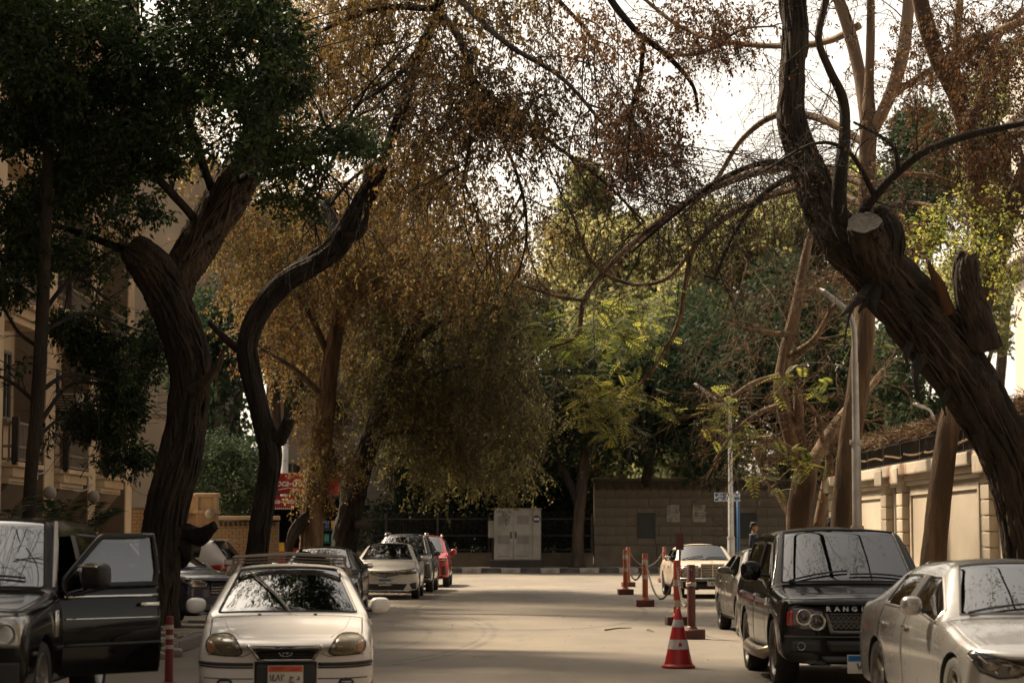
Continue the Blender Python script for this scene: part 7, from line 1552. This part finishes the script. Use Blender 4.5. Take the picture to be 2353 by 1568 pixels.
for i, (vx, vy, Z, rx, ry, lab) in enumerate(((970, 1120, 107, 55, 90, 'dark bush behind the iron fence beside the condensers'), (1060, 1130, 106, 60, 100, 'dark bush behind the fence left of the grey cabinet'), (1170, 1120, 107, 70, 110, 'dark bush rising behind the grey cabinet'), (1280, 1130, 106, 60, 100, 'dark bush behind the thin forked tree'), (1345, 1120, 108, 50, 110, 'bush with olive leaves at the corner of the stone wall'))):
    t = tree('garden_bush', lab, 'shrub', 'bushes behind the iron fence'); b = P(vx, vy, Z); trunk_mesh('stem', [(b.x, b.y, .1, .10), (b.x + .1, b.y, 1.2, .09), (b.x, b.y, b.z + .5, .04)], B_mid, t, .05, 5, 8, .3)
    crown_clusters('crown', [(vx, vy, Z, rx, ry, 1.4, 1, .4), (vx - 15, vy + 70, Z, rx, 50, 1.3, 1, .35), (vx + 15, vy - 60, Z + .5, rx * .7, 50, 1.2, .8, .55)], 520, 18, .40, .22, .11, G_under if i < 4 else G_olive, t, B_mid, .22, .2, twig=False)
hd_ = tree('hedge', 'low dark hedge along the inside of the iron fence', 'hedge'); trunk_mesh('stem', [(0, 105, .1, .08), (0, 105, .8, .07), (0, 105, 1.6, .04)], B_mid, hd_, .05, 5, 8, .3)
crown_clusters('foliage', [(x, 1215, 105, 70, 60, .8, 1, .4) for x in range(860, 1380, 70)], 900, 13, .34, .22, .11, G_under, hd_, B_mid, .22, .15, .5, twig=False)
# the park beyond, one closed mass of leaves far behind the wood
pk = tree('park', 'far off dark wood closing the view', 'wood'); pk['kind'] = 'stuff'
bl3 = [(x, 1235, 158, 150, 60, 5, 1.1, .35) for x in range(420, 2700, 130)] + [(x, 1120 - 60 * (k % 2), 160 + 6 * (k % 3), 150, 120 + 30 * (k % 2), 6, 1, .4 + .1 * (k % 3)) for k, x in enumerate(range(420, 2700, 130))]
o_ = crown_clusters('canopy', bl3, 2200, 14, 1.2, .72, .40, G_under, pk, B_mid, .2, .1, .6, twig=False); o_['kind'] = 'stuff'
bu = tree('garden_shrub', 'dense dark green shrub over the brick garden wall', 'shrub'); trunk_mesh('stem', [(PX(505, 70), 70, .1, .10), (PX(505, 70), 70, 1.6, .08), (PX(510, 70), 70, 3.4, .05)], B_mid, bu, .05, 5, 8, .2)
crown_clusters('crown', [(500, 1080, 69, 70, 90, 1.5, 1, .5), (540, 1130, 68, 45, 55, 1.2, 1, .55), (470, 1120, 70, 50, 60, 1.2, 1, .4), (580, 1080, 72, 40, 80, 1.2, .7, .3)], 900, 20, .26, .14, .06, G_deep, bu, B_mid, .2, .3)
pc = tree('palm_clump', 'low clump of feathery palm fronds before the tan house', 'palm'); G_palm = leafmat('palm_leaflet', [(.012, .024, .012), (.022, .04, .016), (.035, .055, .02), (.05, .07, .025)], .45, .25)
for j, (vx, Z) in enumerate(((40, 33), (110, 34.5), (170, 36.5), (-20, 32))):
    c0 = P(vx, 1250, Z); c0.z = 1.3
    m = MB(); m.tube([(c0.x, c0.y, .1), (c0.x + .03, c0.y, .8), (c0.x, c0.y, 1.35)], [.10, .08, .06], 8); m.build('stem', B_mid, pc, smooth=True)
    Lp, Ld, rbs = [], [], []
    for k in range(15):
        a = rng.uniform(0, 6.28); el = rng.uniform(.5, 1.3); d = np.array([math.cos(a) * math.cos(el), math.sin(a) * math.cos(el), math.sin(el)]); p = np.array(c0); pts = [p]
        for s in range(9): d = norm(d + np.array([0, 0, -.13])); p = p + d * .13; pts.append(p)
        pts = np.array(pts); rbs.append(pts); side = norm(np.cross(d, [0, 0, 1]))
        for s in range(2, 10):
            for u in np.linspace(0, 1, 3, endpoint=False):
                q = pts[s - 1] * (1 - u) + pts[s] * u; tt = pts[s] - pts[s - 1]
                for sg in (-1, 1): Lp.append(q); Ld.append(norm(tt) * .6 + side * sg + np.array([0, 0, -.25]))
    V2, Q2 = tubes_np(np.array(rbs), taper(15, 10, .012, .004)); link('frond_ribs', quad_mesh('frond_ribs', V2, Q2), pc, B_mid); n_ = len(Lp); link('fronds', quad_mesh('fronds', leaves(np.array(Lp), np.array(Ld), .30, .032, .2), leaf_quads(n_), rng.uniform(0, 1, n_)), pc, G_palm)

# ---- R: thick leaning trunk on the right, with its sawn limb
Rt = tree('leaning_tree', 'huge dark leaning trunk with a sawn limb on the right')
rt_ = vpath([(2382, 1470, 29, 58), (2366, 1275, 29, 54), (2345, 1150, 29, 56), (2308, 1030, 29, 58), (2240, 910, 29, 64), (2158, 790, 29, 70), (2078, 690, 29, 68), (2000, 606, 29, 62), (1938, 550, 29.1, 54), (1892, 490, 29.3, 43), (1868, 420, 29.4, 38), (1842, 350, 29.5, 34), (1816, 275, 29.6, 30), (1820, 200, 29.7, 28), (1826, 100, 29.8, 28), (1820, 0, 29.9, 28), (1812, -140, 30, 28), (1790, -320, 30, 22)])
trunk_mesh('trunk', rt_, B_dark, Rt, .22, 9, 72, .05, .35, .12, .2, 61, stretch=.09)
bark_ridges(rt_, 330, Rt, B_dark, (.015, .045), (.025, .13), .5)
bark_ridges(rt_[:9], 50, Rt, B_mid, (.012, .025), (.1, .4), .3, 1.0, .5)
st_ = vpath([(2024, 640, 28.9, 44), (2004, 580, 28.6, 42), (1990, 532, 28.35, 39), (1986, 516, 28.25, 38)]); trunk_mesh('sawn_limb', st_, B_dark, Rt, .16, 9, 56, .03, .2, .06, 0, 62)
c0 = Vector(st_[-1][:3]); ax = (Vector(st_[-1][:3]) - Vector(st_[0][:3])).normalized(); ax = (ax * .35 + Vector((-.10, -.72, .42))).normalized(); q_ = ax.to_track_quat('Z', 'Y'); m = MB(); prof = []
NS = 40; vs = [c0 + ax * .045]; 
for rr in (.35, .7, 1.0, 1.02):
    for j in range(NS):
        a = 2 * math.pi * j / NS; r = st_[-1][3] * 1.0 * rr * (1 + .06 * math.sin(3 * a + 1) + .04 * math.sin(7 * a)); vs.append(c0 + q_ @ Vector((math.cos(a) * r, math.sin(a) * r * .8, .045 + .006 * math.sin(9 * rr) - (.10 if rr > 1.01 else 0))))
fs = [(0, 1 + j, 1 + (j + 1) % NS) for j in range(NS)] + [(1 + k * NS + j, 1 + (k + 1) * NS + j, 1 + (k + 1) * NS + (j + 1) % NS, 1 + k * NS + (j + 1) % NS) for k in range(3) for j in range(NS)]
m.add(vs, fs); m.build('sawn_face', B_cut, Rt)
bark_ridges(vpath([(2040, 620, 28.8, 30), (2050, 545, 28.7, 26), (2034, 500, 28.8, 18), (2022, 490, 28.8, 12)]), 26, Rt, B_black, (.015, .03), (.3, .8), .1)
limb(vpath([(2040, 620, 28.8, 30), (2050, 545, 28.7, 26), (2030, 495, 28.8, 20), (2012, 486, 28.8, 12)]), B_black, Rt, 'bark_slab', 20, .03, .25, .15, 3)
ds_ = vpath([(2262, 810, 28.8, 44), (2244, 735, 28.7, 36), (2226, 680, 28.6, 30), (2218, 630, 28.6, 28), (2222, 598, 28.6, 24), (2226, 588, 28.6, 18)]); bark_ridges(ds_, 60, Rt, B_dark, (.015, .035), (.2, .6), .3)
bark_ridges(st_, 50, Rt, B_dark, (.015, .035), (.3, .7), .2)
limb(vpath([(2255, 800, 28.8, 46), (2244, 735, 28.7, 36), (2226, 680, 28.6, 30), (2218, 630, 28.6, 28), (2222, 598, 28.6, 24), (2226, 588, 28.6, 18)]), B_dark, Rt, 'dead_stub', 40, .035, .18, .10, 7)
limb(vpath([(2180, 720, 28.7, 16), (2160, 660, 28.6, 13), (2140, 620, 28.5, 8), (2132, 598, 28.5, 3)]), B_red, Rt, 'splintered_wood', 12, .04, .25, .1, 2)
for r in ([(2010, 650, 28.8, 16), (1978, 684, 28.6, 13), (1952, 708, 28.5, 9), (1934, 724, 28.4, 3)], [(2020, 660, 28.7, 13), (1996, 690, 28.6, 9), (1972, 718, 28.5, 3)], [(2014, 668, 28.7, 13), (2008, 700, 28.5, 9), (2016, 730, 28.4, 2)], [(2120, 820, 28.7, 16), (2104, 850, 28.6, 11), (2106, 890, 28.5, 7), (2116, 925, 28.5, 2)], [(2092, 790, 28.7, 10), (2082, 815, 28.6, 7), (2086, 845, 28.5, 2)], [(1960, 700, 28.5, 3.5), (1946, 745, 28.4, 3), (1938, 805, 28.4, 2)], [(2180, 900, 28.7, 9), (2168, 925, 28.6, 6), (2172, 955, 28.6, 2)]): limb(vpath(r), B_black, Rt, 'bark_spur', 8, .03, .3, .2)
rl = [vpath([(1945, 560, 29, 26), (1928, 490, 28.9, 20), (1930, 400, 28.8, 17), (1940, 310, 28.8, 14), (1936, 230, 28.8, 12), (1905, 160, 28.7, 10), (1880, 90, 28.7, 9), (1895, 10, 28.7, 8), (1920, -120, 28.7, 7)]),
      vpath([(1975, 500, 28.6, 12), (2010, 450, 28.4, 12), (2065, 392, 28.2, 11), (2130, 345, 28, 10), (2230, 310, 27.8, 9), (2370, 280, 27.6, 7)]),
      vpath([(1860, 400, 29.4, 11), (1770, 372, 29, 8), (1650, 415, 28.6, 6), (1540, 500, 28.4, 5), (1450, 580, 28.2, 3)]), vpath([(1862, 385, 29.3, 9), (1760, 440, 28.8, 7), (1690, 530, 28.5, 5), (1640, 640, 28.3, 3)]),
      vpath([(1818, 10, 29.9, 12), (1740, -120, 31, 11), (1560, -130, 33, 10), (1400, -40, 35, 9), (1450, 60, 35, 8), (1532, 128, 35, 7), (1590, 195, 35, 5), (1604, 260, 35, 3)]), vpath([(1478, 100, 35, 6), (1470, 180, 35, 5), (1448, 270, 35, 4), (1440, 400, 35, 3)]), vpath([(1532, 128, 35, 5), (1620, 120, 35, 4), (1700, 70, 34, 3), (1780, 60, 33, 2)]),
      vpath([(2010, 450, 28.4, 7), (1950, 350, 28, 5), (1870, 330, 27.8, 4), (1760, 390, 27.6, 3)]), vpath([(2065, 392, 28.2, 6), (2045, 330, 28, 4), (1960, 280, 28, 3)])]
rl += [np.array(r_) for r_ in ([(3.9, 30, 9.8, .16), (4.4, 28, 11.6, .12), (5.0, 25.5, 13, .08), (5.4, 22.5, 13.8, .04)], [(3.8, 30, 10.6, .14), (3.0, 28.5, 12.2, .10), (2.2, 26, 13.6, .06), (2.4, 23, 14.4, .03)], [(3.8, 30, 10.8, .14), (5.6, 30, 12.4, .10), (7.2, 28, 13.6, .06), (7.6, 25, 14.2, .03)], [(3.9, 29.8, 10.9, .12), (4.0, 31, 13, .09), (3.4, 32, 15, .05)], [(3.9, 30, 10.4, .12), (1.6, 30.5, 11.8, .09), (-.4, 29.5, 12.8, .06), (-1.8, 27.5, 13.2, .03)])]
for i, p in enumerate(rl): limb(p, B_black if i else B_dark, Rt, 'limb', 10, .06, .08, .08, i)
rw_ = twigs_from(rl, Rt, B_black, [dict(m=13, lf=(.18, .42), r=(.011, .004), K=7, t0=.12, grav=.10, wig=.3), dict(m=6, lf=(.3, .8), r=(.0045, .0025), grav=.22, K=6)])
ep = [np.array(rt_)[6:13]]; twigs_from(ep, Rt, B_mid, [dict(m=200, lf=(.12, .34), r=(.006, .0025), K=8, t0=.15, grav=.10, wig=.38, ang=(.9, 1.6)), dict(m=3, lf=(.3, .8), r=(.003, .002), grav=.15, wig=.3)], 'epicormic_shoots')
crown_weep('hanging_sprays', [(1640, 470, 28.6, 130, 60, .9, 1, .3), (1740, 430, 28.8, 100, 50, .8, 1, .3), (1540, 560, 28.4, 90, 60, .8, .8, .3), (1680, 580, 28.5, 80, 60, .7, .7, .3)], 520, 4, 1.0, .05, .02, G_seed, Rt, B_black, .2, .42, rt=.0045, wig=.28)
leaves_on(rw_[::3], 2, .055, .028, G_seed, Rt, 'crown', .25, .35)
upk = rng.integers(0, 6, 300); upc = np.array([(5.2, 24.5, 13.6), (2.4, 25, 14), (7.2, 27, 13.8), (3.6, 31, 14.6), (-.8, 29, 13), (4.2, 27, 14.4)])[upk] + rng.normal(0, .75, (300, 3)) * np.array([1, 1, .6]); ukk = np.repeat(np.arange(300), 16); link('crown', quad_mesh('crown', leaves(upc[ukk] + rng.normal(0, .16, (len(ukk), 3)), rng.normal(0, 1, (len(ukk), 3)), .10, .05), leaf_quads(len(ukk)), rng.uniform(.1, .8, len(ukk))), Rt, G_olive)
crown_weep('hanging_sprays', [(1470, 340, 35, 100, 110, .9, 1, .25), (1520, 260, 35, 90, 80, .9, .6, .35), (1600, 90, 34, 130, 70, 1.0, 1, .4), (1700, 60, 33, 90, 50, .9, .7, .4), (1420, 130, 35, 80, 80, .9, .4, .6), (1340, 60, 36, 90, 80, 1.2, .6, .7)], 420, 20, .75, .075, .036, G_seed, Rt, B_black, .22, .45, rt=.005)

# ---- T2, T3: tall pale trunks behind it; T4: bare twiggy tree by the far wall
T2 = tree('pale_tree', 'tall pale forked tree standing behind the nearer street lamp')
t2 = vpath([(1918, 1425, 42.5, 32), (1930, 1260, 42.5, 27), (1940, 1130, 42.5, 26), (1953, 1000, 42.5, 26), (1970, 890, 42.5, 25), (1984, 770, 42.5, 25), (1990, 600, 42.5, 22), (1992, 430, 42.5, 20), (1994, 290, 42.5, 20), (1996, 200, 42.5, 12), (2000, 60, 42.5, 10), (1998, -150, 42.5, 8)]); trunk_mesh('trunk', t2, B_tan, T2, .05, 9, 44, .09, .15, .06, .2, 71)
T2L = [vpath([(1992, 300, 42.5, 16), (1976, 180, 42.8, 15), (1950, 70, 43, 15), (1905, -60, 43, 13)]), vpath([(2000, 310, 42.5, 14), (2042, 225, 42.2, 15), (2072, 130, 42, 15), (2086, 20, 42, 14), (2090, -100, 42, 12)]), vpath([(2045, 215, 42.2, 9), (2110, 180, 42, 8), (2190, 120, 41.5, 6), (2260, 60, 41, 4)]),
       vpath([(1972, 60, 43, 9), (1900, 95, 44, 8), (1790, 106, 45, 7), (1660, 95, 46, 6), (1560, 60, 47, 5), (1470, -10, 47, 4)]), vpath([(1988, 330, 42.5, 10), (1890, 275, 44, 9), (1790, 262, 46, 8), (1705, 320, 47, 6), (1640, 420, 48, 5), (1560, 500, 49, 3)]),
       vpath([(1988, 420, 42.5, 12), (1870, 385, 45, 11), (1760, 390, 48, 10), (1620, 440, 50, 9), (1500, 520, 52, 8), (1400, 610, 54, 7), (1342, 690, 55, 6), (1325, 770, 55, 5), (1260, 800, 55, 3)]), vpath([(1986, 470, 42.5, 11), (1850, 430, 46, 10), (1700, 480, 49, 8), (1600, 560, 51, 7), (1575, 650, 52, 6), (1555, 750, 53, 5), (1490, 860, 54, 4), (1420, 930, 54, 2.5)]),
       vpath([(1600, 560, 51, 5), (1530, 640, 51, 5), (1440, 650, 52, 4.5), (1360, 600, 52, 4), (1310, 480, 52, 3)]), vpath([(1342, 690, 55, 5), (1280, 680, 55, 4), (1200, 655, 55, 3)]), vpath([(1986, 520, 42.5, 9), (2060, 470, 42, 7), (2160, 480, 41, 6), (2260, 540, 40, 4)])]
for i, p in enumerate(T2L): limb(p, B_pale if i in (0, 1, 2, 3) else B_tan, T2, 'limb', 14, .10, .03, .05, i)
tw = twigs_from(T2L, T2, B_mid, [dict(m=14, lf=(.15, .38), r=(.016, .006), K=7, t0=.12, grav=.06, wig=.3), dict(m=7, lf=(.3, .7), r=(.0065, .0035), grav=.12, K=6), dict(m=2, lf=(.3, .6), r=(.004, .003), grav=.1, K=5)])
leaves_on(tw[::2], 4, .07, .034, G_seed, T2, 'crown', .25, .45)
gl = [(1330, 800, 56, 120, 90, 2, 1, .4), (1440, 760, 54, 110, 90, 2, .8, .4), (1380, 920, 55, 90, 70, 1.5, 1.2, .6), (1450, 900, 54, 70, 60, 1.5, .9, .6), (1260, 780, 57, 80, 60, 1.5, .7, .3), (1500, 690, 52, 70, 60, 1.5, .5, .4), (1520, 940, 54, 50, 25, 1, .5, .7), (1410, 1000, 55, 70, 40, 1.2, .5, .6)]
crown_fronds('leafy_sprays', gl, 900, .42, G_lime, T2, B_tan)
T3 = tree('pale_tree', 'pale tree against the cream wall just left of the leaning trunk')
t3 = vpath([(2132, 1440, 38, 36), (2146, 1260, 38, 30), (2162, 1110, 38, 27), (2182, 970, 38, 25), (2215, 830, 38.2, 24), (2248, 700, 38.5, 24), (2256, 560, 38.5, 24), (2242, 420, 38.5, 23), (2225, 320, 38.5, 22), (2198, 220, 38.5, 21), (2152, 130, 38.5, 20), (2118, 20, 38.5, 20), (2090, -120, 38.5, 18)]); trunk_mesh('trunk', t3, B_tan, T3, .05, 9, 44, .09, .15, .06, .2, 81)
T3L = [vpath([(2248, 720, 38.5, 28), (2280, 620, 38, 28), (2300, 540, 37.8, 25), (2335, 450, 37.5, 22), (2380, 330, 37.3, 18)]), vpath([(2200, 230, 38.5, 12), (2195, 120, 38.3, 10), (2205, 0, 38.2, 9), (2210, -100, 38.2, 8)]), vpath([(2225, 310, 38.5, 11), (2260, 210, 38.2, 10), (2290, 90, 38, 9), (2352, 20, 38, 7)]), vpath([(2170, 160, 38.5, 12), (2260, 90, 38, 11), (2370, 40, 37.5, 10)]), vpath([(2240, 400, 38.5, 10), (2300, 330, 38, 8), (2370, 300, 37.5, 6)]), vpath([(2250, 480, 38.5, 9), (2180, 420, 38, 7), (2090, 400, 37.5, 5), (2000, 420, 37, 3)])]
for i, p in enumerate(T3L): limb(p, B_pale if i else B_mid, T3, 'limb', 14, .10, .03, .05, i)
tw3 = twigs_from(T3L, T3, B_mid, [dict(m=15, lf=(.25, .55), r=(.016, .006), K=7, t0=.15, grav=.06, wig=.3), dict(m=6, lf=(.3, .7), r=(.0065, .0035), grav=.12, K=6), dict(m=2, lf=(.3, .6), r=(.004, .003), grav=.1, K=5)])
leaves_on(tw3[::2], 4, .08, .034, G_seed, T3, 'crown', .25, .4)
crown_weep('hanging_sprays', [(2290, 160, 37, 100, 130, 1.5, 1, .4), (2200, 330, 37, 90, 90, 1.5, .7, .35), (2100, 230, 38, 70, 90, 1.2, .5, .4), (2300, 360, 37, 70, 80, 1.2, .9, .4), (2050, 560, 39, 90, 90, 1.5, .5, .5), (2330, 480, 37, 60, 120, 1.2, .8, .45), (2180, 130, 38, 90, 110, 1.5, .7, .45)], 800, 16, .7, .075, .036, G_seed, T3, B_mid, .25, .4, rt=.005)
crown_clusters('leafy_sprays', [(2150, 540, 36, 95, 66, 1, 1, .6), (2240, 590, 35, 80, 60, 1, 1, .6), (2300, 520, 36, 60, 70, 1, .8, .6), (2120, 640, 35, 50, 40, .8, .7, .55), (2320, 640, 36, 45, 60, .8, .8, .6), (2190, 470, 37, 80, 40, 1, .5, .5), (2340, 700, 36, 30, 40, .6, .4, .6)], 330, 8, .15, .07, .05, G_lime, T3, B_mid, .22, .3, .7)
T4 = tree('bare_tree', 'bare twiggy tree with a pale swollen fork before the far wall')
t4 = vpath([(1832, 1305, 56, 30), (1834, 1215, 56, 29), (1838, 1150, 56, 30), (1850, 1090, 56, 27), (1856, 1055, 56, 22)]); trunk_mesh('trunk', t4, B_tan, T4, .06, 7, 36, .06, .15, .12, .25, 91)
T4L = [vpath([(1850, 1085, 56, 20), (1822, 1020, 56, 18), (1800, 940, 56, 17), (1793, 880, 56, 16), (1806, 800, 56, 15), (1828, 710, 56, 14), (1848, 600, 56, 11), (1870, 500, 56, 7)]), vpath([(1852, 1070, 56, 15), (1836, 1000, 56, 14), (1834, 940, 56, 12), (1832, 895, 56, 11)]), vpath([(1862, 1070, 56, 17), (1900, 1005, 56.5, 15), (1940, 950, 57, 13), (1990, 900, 57.5, 10), (2030, 850, 58, 7)]), vpath([(1845, 1060, 55.8, 12), (1810, 1030, 55.5, 9), (1770, 1010, 55, 5), (1700, 1010, 54, 3)]),
       vpath([(1820, 1185, 56, 11), (1790, 1140, 56.4, 10), (1755, 1080, 56.8, 9), (1735, 1030, 57, 8)]), vpath([(1880, 1210, 57, 14), (1895, 1130, 57, 13), (1905, 1060, 57, 10), (1890, 1000, 57, 7)]), vpath([(1796, 930, 56, 8), (1740, 950, 55, 6), (1680, 1000, 54.5, 4), (1640, 1060, 54, 3)]), vpath([(1800, 860, 56, 8), (1730, 880, 55, 6), (1660, 920, 54, 4), (1600, 900, 53.5, 3)]), vpath([(1815, 770, 56, 7), (1740, 760, 55, 5), (1660, 740, 54, 3)]), vpath([(1835, 690, 56, 7), (1900, 640, 56, 6), (1960, 640, 56, 4)]), vpath([(1806, 820, 56, 8), (1870, 780, 55, 7), (1920, 700, 54.5, 5), (1980, 690, 54, 3)]), vpath([(1890, 1015, 56.4, 6), (1880, 960, 55, 5), (1850, 920, 54, 4)])]
for i, p in enumerate(T4L): limb(p, B_tan, T4, 'limb', 12, .10, .04, .08, i)
tw4 = twigs_from(T4L, T4, B_tan, [dict(m=12, lf=(.25, .55), r=(.018, .007), K=7, t0=.2, grav=.03, wig=.34), dict(m=6, lf=(.3, .7), r=(.008, .0045), grav=.12, K=6, wig=.3), dict(m=3, lf=(.3, .6), r=(.005, .0035), grav=.12, K=5)])
leaves_on(tw4[::2], 2, .06, .03, G_seed, T4, 'crown', .25, .6)
crown_fronds('leafy_sprays', [(1800, 870, 55, 60, 25, 1, 1, .5), (1700, 1000, 54, 90, 40, 1, 1, .5), (1860, 1060, 55, 60, 50, 1, 1, .5), (1650, 930, 54, 60, 60, 1, .6, .5), (1890, 900, 55, 60, 40, 1, .7, .5), (1760, 1100, 55, 60, 40, 1, .8, .5), (1980, 760, 56, 80, 60, 1, .5, .4)], 210, .40, G_lime, T4, B_tan)

# ---- unseen trees added at the viewer's end: they shade it and show in the car windows
for i, (x, y, h, r, mt, lab, n_) in enumerate(((-9.5, 14, 11.6, 4.2, G_ficus, 'unseen ficus over the pavement beside the black SUV', 1500), (-7.5, -3, 10, 5, G_ficus, 'ficus on the left behind the viewer', 1100), (8.2, -6, 10, 5, G_ficus, 'ficus on the right behind the viewer', 1100), (-7, -20, 10, 5.5, G_ficus, 'second ficus on the left behind the viewer', 900), (7.6, -24, 10, 5.5, G_ficus, 'second ficus on the right behind the viewer', 900), (0.5, -42, 9, 7, G_ficus, 'broad tree closing the street behind the viewer', 1200))):
    t = tree('unseen_street_tree', lab, group='street trees behind the viewer'); trunk_mesh('trunk', [(x, y, 0, .3), (x + .2, y, h * .35, .26), (x, y + .3, h * .7, .2), (x, y, h * 1.1, .07)], B_dark, t, .1, 6, 16, .2, .2, .1, .3, 120 + i)
    bb = []
    for k in range(9):
        a = k * 2.4; q = r * rng.uniform(.3, .8); c = Vector((x + math.cos(a) * q * .8, y + math.sin(a) * q, h + rng.uniform(-1.8, 2.2))); bb.append((c, rng.uniform(.32, .5) * r))
    for c, q in bb[:5]: limb([(x, y, h * .6, .12), ((x + c.x) / 2, (y + c.y) / 2, h * .8, .09), (c.x, c.y, c.z, .04)], B_dark, t, 'limb', 6, .4)
    if i == 0: twigs_from([np.array(q_) for q_ in ([(-9.3, 14, 8), (-7.5, 16, 12.4), (-5.8, 18.5, 14.6), (-4.2, 20, 15.4)], [(-9.3, 14, 9), (-7, 14.5, 13.5), (-5.2, 17, 15), (-5, 20, 15.8)])], t, B_dark, [dict(m=12, lf=(.25, .5), r=(.03, .01), K=6, t0=.2, wig=.3), dict(m=6, lf=(.35, .7), r=(.012, .006), K=7, wig=.3), dict(m=3, lf=(.4, .7), r=(.008, .005), K=5)], high=True)
    k = rng.integers(0, len(bb), n_); d = norm(rng.normal(0, 1, (n_, 3))); cc = np.array([b[0] for b in bb])[k] + d * rng.uniform(0, 1, (n_, 1)) ** .4 * np.array([b[1] for b in bb])[k][:, None] * np.array([1, 1, .7]); kk = np.repeat(np.arange(n_), 7); m_ = len(kk)
    link('crown', quad_mesh('crown', leaves(cc[kk] + rng.normal(0, .28, (m_, 3)), rng.normal(0, 1, (m_, 3)), .29, .145), leaf_quads(m_), rng.uniform(.1, .7, m_)), t, mt)
# a nearly bare tree added above the view, to mirror branches in the windscreens
ob = tree('unseen_arching_tree', 'unseen bare tree arching over the parked cars on the right'); trunk_mesh('trunk', [(8.9, 10, .2, .3), (8.7, 11, 3, .26), (8.3, 13, 6, .22), (7.4, 15, 8.6, .16)], B_dark, ob, .12, 7, 20, .12, .2, .1, .3, 140)
obl = [np.array([(7.4, 15, 8.6, .14), (6, 17, 9.6, .11), (4, 20, 10.2, .08), (2, 23, 10.6, .05)]), np.array([(7.6, 14.6, 8.2, .13), (6.6, 18, 9.8, .10), (5.8, 22, 11, .08), (5, 27, 12, .05)]), np.array([(8, 13.6, 7, .12), (6, 13, 8.6, .09), (3.5, 13.5, 9.6, .06), (1, 15, 10, .04)]), np.array([(7.2, 15.4, 8.9, .10), (5.2, 16, 10.6, .08), (3.2, 18, 12, .05)])]
obl = [p + np.array([0, -2.0 * k / 3, 0, 0])[None, :] * 0 + np.array([[0, 0, 0, 0], [0, -1, .8, 0], [0, -1.5, 2.2, 0], [0, -2, 3.2, 0]])[:len(p)] for k, p in enumerate(obl)]
for p in obl: limb(p, B_dark, ob, 'limb', 8, .2)
obt = twigs_from(obl, ob, B_black, high=True, spec=[dict(m=12, lf=(.2, .5), r=(.03, .01), K=6, t0=.2, wig=.3), dict(m=6, lf=(.35, .7), r=(.012, .006), K=6, wig=.3), dict(m=2, lf=(.4, .7), r=(.007, .005), K=4)])
leaves_on(obt, 9, .11, .05, G_ficus, ob, 'crown', .3, .5, .2, .2, .06)
